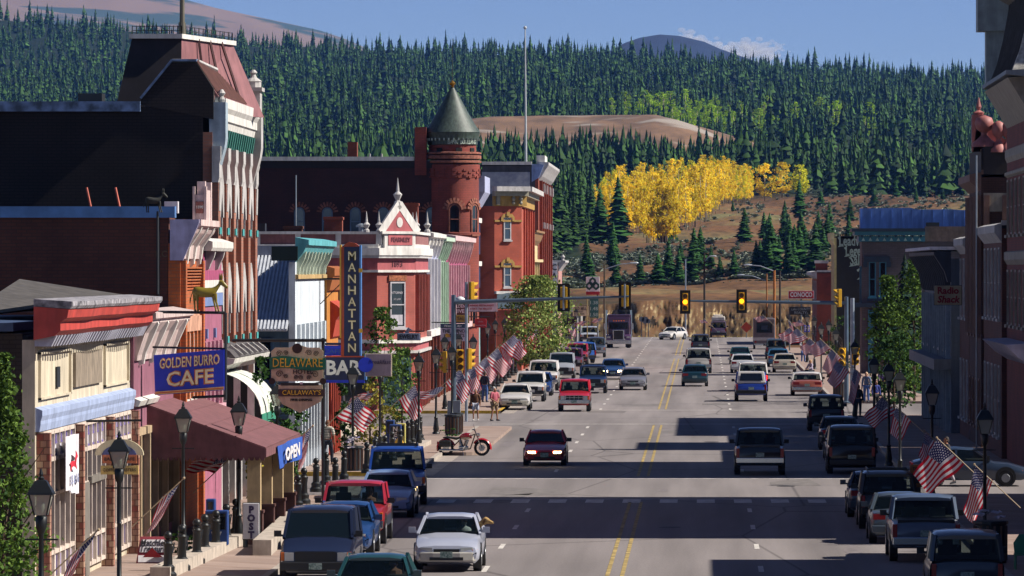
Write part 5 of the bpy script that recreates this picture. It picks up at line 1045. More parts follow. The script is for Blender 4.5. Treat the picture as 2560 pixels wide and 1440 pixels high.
# -- forest, aspens, sagebrush
PV = [pine_arrays(i, 26, 13, random.Random(i).uniform(.17, .24)) for i in range(6)]       # near, finer
PF = [pine_arrays(20 + i, 9, 5, .2 + .014 * i) for i in range(6)]                       # far, coarser
rf = random.Random(11)
def inwood(x, Y, row):
 if Y < 1150: return 0
 if 1480 < x < 2060 and Y < 1985: return 0
 if x >= 2060 and Y < 1900: return 0
 if x < 1480 and Y < 1150 + max(0, x - 1360) * 2: return 0
 if 1130 < x < 1985 and 2270 < Y < 2640: return 0
 if 1860 < x < 2380 and 2300 < Y < 2760: return .12
 if 1480 < x < 2000 and 2820 < Y < 3120: return .45
 return 1
trees = []
for _ in range(30000):
 x = rf.uniform(-60, 2640); Y = 1150 * (5150 / 1150) ** rf.random() ** .9; X = (x - VX) * Y / FPX
 if rf.random() > inwood(x, Y, 0): continue
 if Y < 1900 and rf.random() < .35: continue
 z = ground_z(X, Y); h = rf.uniform(7, 17) * (1 + .35 * (rf.random() < .14)) * (1 + .25 * noise.noise(Vector((X * .02, Y * .006, 0)))); row = HY - (z + h - CAMZ) * FPX / Y
 if x < 1340 and row > 430 + 10: continue
 trees.append((X, Y, z - .3, h, rf.uniform(0, 6.28), x))
 if len(trees) >= 11000: break
for _ in range(800):
 x = rf.uniform(860, 1990); Y = rf.uniform(2060, 2290); X = (x - VX) * Y / FPX; z = ground_z(X, Y); top = np.interp(x, [860, 1300, 1400, 1550, 1700, 1850, 1990], [262, 275, 300, 318, 345, 345, 330]) + rf.uniform(0, 75)
 h = CAMZ + (HY - top) * Y / FPX - z
 if 8 < h < 24: trees.append((X, Y, z - .3, h, rf.uniform(0, 6.28), x))
trees.sort(key=lambda t: t[1])
near, far_ = trees[:262], trees[262:]
me = scatter_mesh('forest', PF, [(X, Y, z, h, a, rf.randrange(6), rf.uniform(.55, 1.15)) for X, Y, z, h, a, x in far_], pine_m)
o = bpy.data.objects.new('forest', me); sc.collection.objects.link(o); tag(o, 'dark mass of conifers covering the hills behind the town', 'forest', kind='stuff')
TV, TF = trunk_arrays(); tm = np_mesh('trunk', TV, TF, bark)
cm = [np_mesh('crown', V, F_, pine_m) for V, F_ in PV]; cm2 = [np_mesh('crown', V, F_, pine2_m) for V, F_ in PV]
def tree_obj(name, label, cat, X, Y, z, h, a, cmesh, tmesh, wx=1., group=None):
 r = thing(name, label, cat, (X, Y, z), a, group, local=True); r.scale = (h * wx, h * wx, h)
 for nm, me in (('trunk', tmesh), ('crown', cmesh)):
  c = bpy.data.objects.new(nm, me); sc.collection.objects.link(c); c.parent = r
 return r
for X, Y, z, h, a, x in near:
 tree_obj('pine_tree', 'dark green conifer among the pines at the front of the forest', 'tree', X, Y, z, h, a, cm[rf.randrange(6)], tm, rf.uniform(.8, 1.2), 'conifers at the forest edge')
solo = [(1500, 606, 468, 'tall pine at the left front edge of the yellow aspens'), (1545, 612, 440, 'broad tall pine rising in front of the left half of the yellow aspens'), (1568, 560, 432, 'slim dark pine poking out of the yellow aspens at left'), (1664, 606, 478, 'dark cone shaped pine in front of the middle of the yellow aspens'), (1682, 608, 545, 'short pine touching the right side of the cone shaped pine before the aspens'),
  (1861, 617, 520, 'lone bushy pine in the meadow right of the yellow aspens'), (1962, 566, 500, 'wide pine, left one of the pair at the right end of the meadow'), (1998, 566, 448, 'tall pine, right one of the pair at the right end of the meadow'), (2052, 520, 474, 'small pine on the brown meadow before the dark forest at right'), (1832, 532, 500, 'tiny pine in the brown meadow under the right aspens'),
  (1755, 642, 592, 'dark pine below the sage, left of the utility pole top'), (1475, 690, 634, 'small pine on the bank above the gas sign'), (1540, 695, 640, 'narrow pine on the bank beside the left street light arm'), (1600, 706, 634, 'bright green pine on the bank just right of the street light arm'), (1645, 710, 632, 'full pine on the bank, left of the thin silver pole'),
  (1697, 708, 620, 'thin pine on the bank touching the silver pole'), (1735, 706, 628, 'pine on the bank just left of the dark utility pole'), (1800, 706, 640, 'young pine on the bank just right of the utility pole'), (1835, 700, 622, 'slender pine on the bank above the right lit signal'), (1890, 690, 600, 'pine on the slope behind the twin street light arms'),
  (1928, 690, 556, 'tall pine behind the orange wooden poles'), (1985, 690, 600, 'bushy pine between the orange poles and the saloon'), (2038, 700, 552, 'tallest pine left of the lettered saloon wall'), (2012, 640, 560, 'mid sized pine behind the tall pine beside the saloon'), (1965, 706, 640, 'low pine at the foot of the orange poles'),
  (2125, 562, 490, 'pine above the lettered saloon wall'), (2185, 520, 470, 'slim pine above the blue parapet'), (2290, 520, 466, 'small pine above the right half of the blue parapet'), (2357, 520, 468, 'lone pine at the right end above the blue parapet'), (2240, 505, 452, 'dark pine behind the blue parapet, between two gaps of sage')]
for i, (x, rb, rt, lb) in enumerate(solo):
 A = rowat(x, 0); Ys_ = [Y for Y in range(990, 2100, 5) if float(np.interp(Y, KY, A)) <= rb]; Y = Ys_[0]
 X = (x - VX) * Y / FPX; z = ground_z(X, Y); zt = CAMZ + (HY - rt) * Y / FPX; tree_obj('pine_tree', lb, 'tree', X, Y, z, zt - z, i * 1.7, cm2[i % 6], tm, 1.25 + .15 * (i % 3))
for i in range(34):
 x = rf.uniform(1890, 2130) if i < 24 else rf.uniform(1400, 1860); row = rf.uniform(600, 705) if i < 24 else rf.uniform(660, 708); A = rowat(x, 0); Y = next(Y for Y in range(990, 2100, 5) if float(np.interp(Y, KY, A)) <= row); X = (x - VX) * Y / FPX
 tree_obj('pine_tree', 'young conifer scattered on the scrubby slope below the meadow', 'tree', X, Y, ground_z(X, Y), rf.uniform(4, 8.5), i, cm2[i % 6], tm, 1.3, 'young conifers on the scrubby slope')
AV = [leafy_arrays(50 + i, 800, .17, .2, .02) for i in range(5)]; am = [np_mesh('crown', V, F_, asp_y) for V, F_ in AV]; ag = [np_mesh('crown', V, F_, asp_g) for V, F_ in AV]
aspyg = foliage('turning_aspen_leaves', 'b0bc18', 'f4e840', .45); ay = [np_mesh('crown', V, F_, aspyg) for V, F_ in AV[:2]]
tw = np_mesh('trunk', *trunk_arrays(.012, 5), mat('aspen_bark', 'a89c80', .8, nz=.2))
def rowY(x, row):
 A = rowat(x, 0); return next(Y for Y in range(990, 3000, 5) if float(np.interp(Y, KY, A)) <= row)
for i in range(230):
 x = rf.uniform(1478, 1878); lo = np.interp(x, [1478, 1520, 1600, 1640, 1690, 1720, 1760, 1800, 1880], [560, 575, 590, 612, 610, 575, 560, 530, 500]); row = rf.uniform(494, lo) if i % 3 else lo
 Y = rowY(x, row); X = (x - VX) * Y / FPX; z = ground_z(X, Y); top = np.interp(x, [1478, 1530, 1600, 1700, 1800, 1880], [470, 425, 415, 400, 400, 425]) + rf.uniform(-12, 30) + max(0, row - 540) * .75
 h = max(7, CAMZ + (HY - top) * Y / FPX - z); m_ = am[rf.randrange(5)] if rf.random() > .18 or row > 530 else ay[i % 2]
 tree_obj('aspen_tree', 'golden yellow aspen in the dense grove on the hillside', 'tree', X, Y, z, h, rf.uniform(0, 6), m_, tw, rf.uniform(.62, .85), 'aspens of the yellow grove')
for x, rb, rt, lb in ((1912, 497, 408, 'separate round yellow aspen, first right of the grove'), (1955, 500, 406, 'separate yellow aspen with an orange tinge, second right of the grove'), (2000, 500, 412, 'yellow green aspen, third right of the grove behind a pine')):
 Y = rowY(x, rb); X = (x - VX) * Y / FPX; z = ground_z(X, Y); tree_obj('aspen_tree', lb, 'tree', X, Y, z, CAMZ + (HY - rt) * Y / FPX - z, x, np_mesh('crown', *leafy_arrays(x, 1700, .2, .16, .02), asp_y if x < 1990 else aspyg), tw, 1.25)
for i in range(85):
 x = rf.gauss(1740, 110) if i < 70 else rf.uniform(1980, 2200)
 if x < 1520: continue
 Y = rf.uniform(2860, 3150); X = (x - VX) * Y / FPX; z = ground_z(X, Y); tree_obj('aspen_tree', 'lime green aspen among the dark pines above the tailings heap', 'tree', X, Y, z, rf.uniform(11, 17), i, ag[i % 5], tw, 1.3, 'green aspens above the tailings')
Y = 2560; x = 1880; X = (x - VX) * Y / FPX; z = ground_z(X, Y)
tree_obj('willow_bush', 'round olive yellow bush at the right foot of the tailings heap', 'bush', X, Y, z - 2, 11, 1, np_mesh('crown', *leafy_arrays(80, 700, .42, .05, .03), foliage('olive_leaves', '747030', 'a8a048', .2)), tw, 1.)
SV = []
for i in range(4):
 g = np.random.default_rng(90 + i); V, F_ = [], []
 for j in range(26):
  a = g.uniform(0, 6.28); el = g.uniform(.1, 1.5); d = np.array([math.cos(a) * math.cos(el), math.sin(a) * math.cos(el), math.sin(el) * .8]); t = np.array([-math.sin(a), math.cos(a), 0]) * g.uniform(.14, .3); o_ = len(V); V += [-t * .4, d * g.uniform(.7, 1.1) + t, d * g.uniform(.8, 1.2) - t]; F_ += [(o_, o_ + 1, o_ + 2)]
 SV.append((np.array(V, dtype=np.float32), np.array(F_)))
pl = []
for _ in range(10500):
 x = rf.uniform(1350, 2560); row = rf.uniform(480, 757); n_ = noise.noise(Vector((x * .012, row * .035, 3)))
 dens = 1 if (x > 2010 and row < 640) or (x > 1380 and 600 < row < 690 and n_ > -.05) or n_ > .32 or 690 < row < 715 else (.06 if row < 715 else (.5 if n_ > .1 else .12))
 if rf.random() > dens: continue
 Y = rowY(x, row); X = (x - VX) * Y / FPX; pl.append((X, Y, ground_z(X, Y) - .1, rf.uniform(.5, 1.2) * (1 if row < 715 else .55), rf.uniform(0, 6), rf.randrange(4), 1.2))
o = bpy.data.objects.new('sagebrush', scatter_mesh('sagebrush', SV, pl, foliage('sage_leaves', '4c5a44', '98a090'))); sc.collection.objects.link(o); tag(o, 'grey green sagebrush dotting the meadow', 'sagebrush', kind='stuff')
pl = []
for _ in range(3500):
 x = rf.uniform(1330, 2100); Y = rf.uniform(664, 744); X = (x - VX) * Y / FPX; pl.append((X, Y, ground_z(X, Y) - .05, rf.uniform(.25, .7), rf.uniform(0, 6), rf.randrange(4), 1.1))
o = bpy.data.objects.new('dry_grass', scatter_mesh('dry_grass', SV, pl, foliage('straw', '8c7c3c', 'b0a060'))); sc.collection.objects.link(o); tag(o, 'tufts of dry yellow grass beyond the end of the road', 'grass', kind='stuff')
# -- vehicles
def paint(name, col, rough=.28, metal=.0): return mat('paint_' + name, col, rough, metal, nz=.05, scale=2, coat=.7)
rub = mat('tyre_rubber', '121214', .85, nz=.2); chrome = mat('chrome', 'b8bcc0', .18, metal=1., nz=.05); plast = mat('black_plastic', '16171a', .5); rimm = mat('wheel_rim', '8c8e92', .35, metal=.7)
carg = clearglass('car_glass', '0c1418', .38); lampc = mat('headlamp_glass', 'a8acae', .12, nz=.1, spec=.9); amber = mat('amber_lens', 'c8641c', .25); redl = mat('red_lens', '8c1418', .25); seatm = mat('seat_cloth', '2c2a2c', .9); plate = mat('plate_green', '54706a', .6, nz=.3, scale=20, col2='a8b8b0')
litlamp = mat('lit_headlamp', 'ffe8b0', .3, emit='ffd890', es=22.); litred = mat('lit_brake_lamp', 'c01010', .3, emit='ff2010', es=2.5)
K = dict(sedan=(4.6, 1.74, 1.40, .86, .93, .70, .72, .12, -1.02, -1.62, .96, .31, .22, 1.38, -1.32),
   hatch=(4.2, 1.68, 1.38, .86, .93, .68, .75, .15, -1.1, -1.75, .95, .30, .22, 1.3, -1.25),
   boxy=(5.2, 1.90, 1.42, .92, .95, .86, .62, .15, -1.1, -1.45, .95, .34, .24, 1.6, -1.4),
   suv=(4.5, 1.74, 1.72, 1.04, 1.10, .92, .80, .32, -2.0, -2.16, 1.1, .37, .34, 1.42, -1.3),
   bigsuv=(5.3, 1.95, 1.85, 1.10, 1.15, .98, 1.05, .55, -2.4, -2.56, 1.15, .40, .34, 1.65, -1.6),
   van=(4.5, 1.84, 1.82, 1.06, 1.12, .84, 1.30, .48, -2.0, -2.16, 1.12, .34, .24, 1.45, -1.3),
   pickup=(5.1, 1.90, 1.72, 1.05, 1.10, .96, .85, .38, -.62, -.78, 1.1, .38, .36, 1.6, -1.55),
   coupe=(4.3, 1.70, 1.34, .82, .90, .64, .55, -.05, -1.0, -1.75, .98, .30, .2, 1.3, -1.25))
def carbody(kind):
 L, W, H, hz, bz, nz_, yc, yf, yr, yg, dz, wr, cl, wf, wb = K[kind]; h = L / 2; w = W / 2
 st = [(h, nz_ - .18, .80, cl + .16), (h - .05, nz_ - .04, .90, cl + .05), (h - .25, nz_ + .02, .965, cl), (h - .7, (nz_ + hz) / 2 + .05, .99, cl), (yc + .15, hz, 1., cl), (yc - .05, bz, 1, cl), (0, bz, 1, cl), (yg, max(bz, dz), 1, cl), (-h + .35, dz, .99, cl), (-h + .08, dz - .06, .95, cl + .04), (-h, dz - .2, .88, cl + .14)]
 mb = MB(); rings = []
 for y, zt, f, zb in st:
  a = w * f; zm = zb + (zt - zb) * .55; half = [(a * .86, zb), (a * .97, zb + .1), (a, zm), (a * .985, zt - .14), (a * .93, zt - .03), (a * .80, zt), (a * .4, zt + .025)]
  rings.append([(x, y, z) for x, z in half] + [(-x, y, z) for x, z in half[::-1]])
 mb.loft(rings); return mb, st
def make_car(name, kind, pm, label, facing='F', lamps=0, brake=0, driver=1, topper=None, trim=None, roofpm=None, lower=None, spare=0, rack=0, deck=None):
 L, W, H, hz, bz, nz_, yc, yf, yr, yg, dz, wr, cl, wf, wb = K[kind]; h, w = L / 2, W / 2
 r = thing(name, label, 'car', local=True); lp = lower or pm; boxy = kind in ('suv', 'bigsuv', 'van', 'pickup', 'boxy')
 body, st = carbody(kind); body.build('body', pm, r, smooth=42)
 for i, (x, y) in enumerate(((-1, wf), (1, wf), (-1, wb), (1, wb))):
  a = MB().tube((x * (w - .2), y, wr + .04), (x * (w + .006), y, wr + .04), wr + .07, n=20).build('wheel_arch', plast, r)
  t = MB().lathe((0, 0, 0), [(wr * .62, -.1), (wr * .93, -.11), (wr, -.07), (wr, .07), (wr * .93, .11), (wr * .62, .1)], 20); t.v = [(x * (w - .1) + z, y + px, wr + py) for px, py, z in t.v]; wh = t.build('wheel', rub, r, smooth=40)
  MB().tube((x * (w - .02), y, wr), (x * (w + .015), y, wr), wr * .6, wr * .5, 14).build('rim', rimm, wh)
 wb_, wt = w * .93, w * (.74 if not boxy else .84); zr = H
 Bf, Tf, Tr, Br = yc, yf, yr, yg
 mb = MB(); pw = .07
 for s_ in (-1, 1):
  mb.bar((s_ * wb_, Bf, bz - .02), (s_ * wt, Tf, zr - .05), pw, pw); mb.bar((s_ * wb_, Br, bz - .02), (s_ * wt, Tr, zr - .05), pw if not boxy else .09, .16 if not boxy else .09)
  n_ = 1 if kind in ('sedan', 'hatch', 'coupe', 'boxy') else (0 if kind == 'pickup' else 2)
  for q in range(n_): t = (q + 1) / (n_ + 1); mb.bar((s_ * wb_, Bf + (Br - Bf) * t, bz - .02), (s_ * wt, Tf + (Tr - Tf) * t, zr - .05), .08, .09)
 ro = []
 for y, f, z in ((Tf + .07, .93, zr - .06), (Tf - .04, .99, zr - .015), ((Tf + Tr) / 2, 1.0, zr + .015), (Tr + .04, .99, zr - .015), (Tr - .07, .93, zr - .07)):
  a = wt * f; ro.append([(-a - .02, y, z - .07), (-a * .93, y, z - .01), (-a * .5, y, z + .02), (a * .5, y, z + .02), (a * .93, y, z - .01), (a + .02, y, z - .07)])
 mb.loft(ro); mb.build('cabin', roofpm or pm, r, smooth=45)
 def quad(nm, p, m): q = MB(); q.add(p, [(0, 1, 2, 3)]); return q.build(nm, m, r)
 zb_, zt_ = bz - .01, zr - .06
 quad('windshield', [(-wb_, Bf, zb_), (wb_, Bf, zb_), (wt, Tf, zt_), (-wt, Tf, zt_)], carg); quad('rear_window', [(-wb_, Br, zb_), (wb_, Br, zb_), (wt, Tr, zt_), (-wt, Tr, zt_)], carg)
 for s_ in (-1, 1): quad('side_window', [(s_ * wb_, Bf, zb_), (s_ * wb_, Br, zb_), (s_ * wt, Tr, zt_), (s_ * wt, Tf, zt_)], carg)
 MB().box(-wb_ + .05, wb_ - .05, Br + .05, Bf - .05, bz - .1, bz + .035).build('interior', seatm, r)
 for s_ in (-1, 1):
  m_ = MB().box(s_ * .38 - .22, s_ * .38 + .22, yf - .75, yf - .6, bz, bz + .28); m_.box(s_ * .38 - .12, s_ * .38 + .12, yf - .75, yf - .66, bz + .28, min(bz + .45, zr - .1)); m_.build('seat', seatm, r)
 if driver:
  d = MB().lathe((-.38 * (-1 if 0 else 1), yf - .45, bz + .02), [(.2, 0), (.19, .1), (.07, .15), (.06, .18), (.1, .22), (.105, .32), (.06, .41), (.01, .43)], 10); d.build('driver', mat('skin_shadow', '7c5444', .8), r)
 for s_ in (-1, 1):
  m_ = MB().box(s_ * (w + .1) - .09, s_ * (w + .1) + .09, yc - .14, yc - .04, bz + .02, bz + .17); m_.bar((s_ * w * .93, yc - .1, bz + .03), (s_ * (w + .06), yc - .1, bz + .07), .05); m_.build('mirror', plast if kind != 'sedan' else pm, r)
 fz = nz_ - .16
 if boxy:
  MB().box(-w * .56, w * .56, h - .06, h + .012, fz - .12, fz + .13).build('grille', plast if trim != 'chrome' else chrome, r)
  if trim == 'chrome':
   mb = MB(); [mb.box(-w * .54 + i * w * .27, -w * .54 + i * w * .27 + w * .25, h, h + .02, fz - .1, fz + .0) for i in range(4)]; [mb.box(-w * .54 + i * w * .27, -w * .54 + i * w * .27 + w * .25, h, h + .02, fz + .02, fz + .11) for i in range(4)]; mb.build('grille_insert', plast, r)
  for s_ in (-1, 1):
   MB().box(*sorted((s_ * w * .59, s_ * w * .84)), h - .09, h + .016, fz - .1, fz + .11).build('headlight', litlamp if lamps else lampc, r)
   MB().box(*sorted((s_ * w * .85, s_ * w * .945)), h - .3, h - .01, fz - .1, fz + .11).build('turn_signal', amber, r)
  MB().box(-w * .97, w * .97, h - .1, h + .1, cl + .1, cl + .32).build('bumper', chrome if trim == 'chrome' else (plast if trim != 'body' else pm), r, bevel=.03)
  py = h + .105; pz = cl + .21
 else:
  MB().box(-w * .38, w * .38, h - .12, h + .004, fz - .03, fz + .06).build('grille', plast, r)
  for s_ in (-1, 1):
   MB().prism([(s_ * w * .42, h + .006), (s_ * w * .78, h - .03), (s_ * w * .91, h - .22), (s_ * w * .6, h - .2)], 'z', fz - .08, fz + .1).build('headlight', litlamp if lamps else lampc, r)
   MB().prism([(s_ * w * .78, h - .02), (s_ * w * .93, h - .2), (s_ * w * .94, h - .32), (s_ * w * .8, h - .2)], 'z', fz - .07, fz + .05).build('turn_signal', amber, r)
  MB().prism([(-w * .9, h - .2), (-w * .8, h + .0), (-w * .4, h + .06), (w * .4, h + .06), (w * .8, h + .0), (w * .9, h - .2)], 'z', cl + .06, cl + .3).build('bumper', lp, r, bevel=.03)
  MB().box(-w * .5, w * .5, h - .02, h + .067, cl + .09, cl + .17).build('air_intake', plast, r); py = h + .065; pz = cl + .235
 MB().box(-.16, .16, py, py + .012, pz - .08, pz + .08).build('number_plate', plate, r)
 tz = dz - .2 if kind not in ('suv', 'bigsuv', 'van', 'pickup') else .86
 for s_ in (-1, 1):
  tl = MB()
  if kind in ('suv', 'bigsuv', 'van', 'pickup'): tl.box(*sorted((s_ * w * .82, s_ * w * .945)), -h - .012, -h + .2, tz - .18, tz + .16)
  else: tl.box(*sorted((s_ * w * .5, s_ * w * .9)), -h - .008, -h + .2, tz - .06, tz + .1)
  tl.build('tail_light', litred if brake else redl, r)
 MB().box(-w * .95, w * .95, -h - .09, -h + .1, cl + .1, cl + .32).build('bumper', chrome if trim in ('chrome', 'rearchrome') else (plast if boxy else lp), r, bevel=.03)
 MB().box(-.16, .16, -h - .1, -h - .092, cl + .34, cl + .5).build('number_plate', plate, r)
 if kind == 'pickup':
  MB().box(-w * .8, w * .8, -h + .12, yg - .15, dz - .3, dz + .035).build('cargo_bed', plast if not topper else topper, r)
 if topper:
  mb = MB(); z0, z1 = dz, H + .04; a, b = w * .9, w * .8
  mb.hexa([(-a, -h + .05, z0), (a, -h + .05, z0), (a, yg, z0), (-a, yg, z0), (-b, -h + .25, z1), (b, -h + .25, z1), (b, yg, z1), (-b, yg, z1)]); mb.build('canopy', topper, r, bevel=.04)
  quad('canopy_window', [(-a * .8, -h + .08 - .02, z0 + .12), (a * .8, -h + .08 - .02, z0 + .12), (b * .8, -h + .17, z1 - .1), (-b * .8, -h + .17, z1 - .1)], glass())
  for s_ in (-1, 1): quad('canopy_side_window', [(s_ * (a + .012 - .02), -h + .4, z0 + .15), (s_ * (a + .012 - .02), yg - .2, z0 + .15), (s_ * (b + .02), yg - .2, z1 - .1), (s_ * (b + .02), -h + .5, z1 - .1)], glass())
 if lower and boxy: MB().box(-w - .004, w + .004, wb + wr + .1, wf - wr - .1, cl + .12, cl + .42).build('side_panel', lower, r)
 if spare: t = MB().tube((0, -h - .28, 1.0), (0, -h - .06, 1.0), .36, n=20).build('spare_wheel', rub, r); MB().tube((0, -h - .3, 1.0), (0, -h - .281, 1.0), .24, n=16).build('cover', rimm, t)
 if rack:
  mb = MB()
  for s_ in (-1, 1): mb.bar((s_ * wt * .85, Tf - .2, H + .08), (s_ * wt * .85, Tr + .2, H + .08), .04);
  for q in (.15, .5, .85): mb.bar((-wt * .85, Tf + (Tr - Tf) * q, H + .06), (wt * .85, Tf + (Tr - Tf) * q, H + .06), .04)
  mb.build('roof_rack', plast, r)
 return r
def park(r, xc, s, face='F', yaw=0, X=None, L=None, group=None):
 """photo column of the near end's middle, its scale s; face F shows its front"""
 kind = r.get('_kd', 'sedan'); L = L or r['_L']; Y = FPX / s; X = X if X is not None else (xc - VX) / s; a = math.radians(yaw)
 if face == 'F': r.rotation_euler = (0, 0, math.pi + a); r.location = (X + math.sin(-a) * -L / 2, Y + L / 2 * math.cos(a), 0)
 else: r.rotation_euler = (0, 0, a); r.location = (X - math.sin(a) * L / 2, Y + L / 2 * math.cos(a), 0)
 if group: r['group'] = group
def car(kind, col, label, xc, s, face='F', yaw=0, name=None, group=None, **kw):
 nm = name or dict(sedan='sedan', hatch='sedan', boxy='sedan', suv='sport_utility_vehicle', bigsuv='sport_utility_vehicle', van='minivan', pickup='pickup_truck', coupe='sedan')[kind]
 r = make_car(nm, kind, paint(col, col), label, **kw); r['_L'] = K[kind][0]; park(r, xc, s, face, yaw, group=group); r['category'] = {'pickup': 'pickup truck', 'van': 'van'}.get(kind, 'car'); r.location.z = .012; return r
GL, GR = 'cars parked along the left kerb', 'cars parked along the right kerb'
wt_ = 'c4c0bc'
car('van', '161c30', 'dark navy minivan parked at the bottom left with clear rectangular headlamps', 789, 100.5, group=GL, driver=0)
car('sedan', '1c3c6c', 'royal blue sedan parked half hidden behind the dark navy minivan', 850, 92, group=GL, driver=0)
car('pickup', '8c2028', 'grey and maroon pickup truck with amber signal, parked behind the royal blue sedan', 877, 88, group=GL, roofpm=paint('9c2838', '9c2838'), lower=paint('4c5058', '4c5058'), trim='chrome')
car('sedan', '6c84ac', 'pale silver blue sedan parked in building shadow behind the grey and maroon pickup', 962, 79.5, group=GL, driver=0)
car('bigsuv', '143c8c', 'long cobalt blue wagon with bright sky reflections, nearest the side street corner', 972, 75.5, yaw=3, group=GL, driver=0, rack=1)
car('sedan', '1c4044', 'dark teal sedan cut off by the bottom edge', 925, 113, driver=1)
silver = car('sedan', 'a4a8b8', 'silver sedan driving toward the camera with a dog leaning out of its window', 1116, 96.7, driver=0, lower=paint('b0aca4', 'b0aca4'))
car('coupe', '941222', 'dark crimson car with both headlamps lit in the middle of the street', 1361, 63, lamps=1)
car('sedan', wt_, 'white sedan parked at the head of the far left row beside the two walkers', 1286, 45.3, group=GL, lower=paint('a8a498', 'a8a498'))
car('suv', wt_, 'white square fronted wagon parked behind the white sedan', 1324, 42.6, group=GL, driver=0)
car('sedan', '1c3464', 'dark blue sedan peeking out behind the white square fronted wagon', 1344, 40.8, group=GL, driver=0)
car('bigsuv', 'c8c4c2', 'tall white two tone wagon parked in front of the grey van', 1357, 38.8, group=GL, trim='chrome', driver=0)
car('van', '8c9098', 'silver grey van parked behind the tall white wagon', 1403, 35.4, group=GL, driver=0)
car('suv', '4c2440', 'plum coloured wagon parked behind the silver grey van', 1427, 33, group=GL, driver=0)
car('suv', '8c2034', 'cherry red wagon parked behind the plum one', 1442, 31, group=GL, driver=0)
car('suv', '204c94', 'bright blue soft top utility car with a rear spare wheel on the far left', 1466, 30.4, face='R', yaw=16, spare=1, name='utility_car', driver=0)
car('suv', '3c4450', 'dark grey wagon in front of the big purple truck', 1488, 28.6, trim='chrome')
car('suv', 'a81c28', 'bright red wagon with chrome grille driving toward the camera', 1435, 45.8, trim='chrome')
car('suv', '182848', 'midnight blue wagon driving behind the bright red wagon', 1481, 40, rack=1)
car('sedan', '24406c', 'slate blue sedan with lit headlamps behind the midnight blue wagon', 1532, 35.6, lamps=1)
car('sedan', '6c6c74', 'pewter grey sedan alone in the inner oncoming lane', 1582, 39, trim=None)
car('hatch', 'c0bcb8', 'small white car turning across the road at the far end', 1703, 23, yaw=-26)
car('suv', '2c2c34', 'charcoal wagon driving away before the white turning car', 1751, 27.3, face='R')
car('bigsuv', 'a09c98', 'old off white van driving away behind the dark green sedan', 1746, 33.6, face='R', topper=None, lower=paint('8c8c8c', '8c8c8c'), trim='rearchrome')
car('sedan', '0c2c34', 'dark green sedan driving away next to the centre line', 1737, 37.8, face='R')
car('hatch', '0c3430', 'bottle green car driving away with two heads showing inside', 1850, 30.8, face='R')
car('sedan', 'b0b0b4', 'small silver car half hidden by the white topped van', 1856, 33.6, face='R')
car('bigsuv', '6c7080', 'grey van with white raised roof and lit brake lamps driving away', 1882, 39.4, face='R', roofpm=paint(wt_, wt_), brake=1, name='van')
car('pickup', '1c3484', 'blue pickup truck with white camper canopy, nearest in the outer lane', 1878, 42.6, face='R', topper=paint(wt_, wt_))
car('pickup', '141c24', 'black pickup truck with chrome bumper driving away inside the building shadow', 1900, 66, face='R', trim='rearchrome')
car('suv', '38444c', 'dark wagon parked far right beside the trailer', 1940, 29.2, face='R', group=GR, driver=0)
car('sedan', '245474', 'teal blue sedan parked on the right behind the beige one', 1946, 31.6, face='R', group=GR, driver=0)
car('sedan', 'a0988c', 'beige silver sedan parked on the right by the sitting man', 1962, 33.4, face='R', group=GR)
car('boxy', '8c4c3c', 'old salmon coloured sedan with white roof and chrome bumper, parked on the right', 2018, 40.8, face='R', group=GR, roofpm=paint(wt_, wt_), trim='chrome', driver=0)
car('suv', '10141a', 'black wagon parked at the head of the shaded right row', 2066, 52, face='R', group=GR, driver=0)
car('sedan', '14202c', 'dark sedan with a blue edged roof behind the black wagon on the right', 2100, 58, face='R', group=GR, driver=0)
car('sedan', '182434', 'second dark sedan of the shaded right row, roof shining blue', 2116, 61.4, face='R', group=GR, driver=0)
car('van', '0e1216', 'black van nearest the lit side street in the shaded right row', 2130, 65.6, face='R', group=GR, driver=0)
car('sedan', '1c2c40', 'dark blue sedan parked just before the lit side street on the right', 2190, 79.5, face='R', group=GR, driver=0)
car('suv', '101418', 'dark wagon with ridged roof parked between two sedans at lower right', 2222, 83.2, face='R', group=GR, driver=0, rack=1)
car('sedan', '404a54', 'grey sedan parked behind the large grey pickup at lower right', 2252, 87.8, face='R', group=GR, driver=0)
car('pickup', '4c5a70', 'large grey blue pickup truck parked at lower right', 2316, 93.6, face='R', group=GR, driver=0, trim='rearchrome')
car('suv', '3c4854', 'dark wagon with bright chrome edge at the bottom right corner', 2418, 108, face='R', group=GR, driver=0, trim='rearchrome')
c_ = car('hatch', '2c3a50', 'steel blue car seen side on in the sunlit side street at right', 2435, 69.5, driver=0); c_.rotation_euler = (0, 0, -math.pi / 2); c_.location = (9.6, 209.5, .012)
c_ = car('sedan', '24303c', 'dark car waiting in the right side street behind the orange sign', 2240, 69.5, driver=0); c_.rotation_euler = (0, 0, -math.pi / 2); c_.location = (16.4, 212, .012)
c_ = car('pickup', 'a8b0bc', 'white and blue pickup parked at the far service station', 1470, 26, driver=0); c_.location = (-11.8, 604, .01)
c_ = car('van', '4c3c50', 'plum minivan carrying white baggage on its roof over the far crest', 1796, 22.3, face='R')
mb = MB().box(-.75, .75, -1.6, .6, 1.86, 2.35); mb.box(-.6, .5, -1.3, .3, 2.35, 2.55); mb.build('roof_baggage', mat('white_canvas', 'c8c0b8', .9, nz=.2, scale=4), c_, bevel=.1)
skin = mat('skin', '9c6c54', .6, nz=.06)
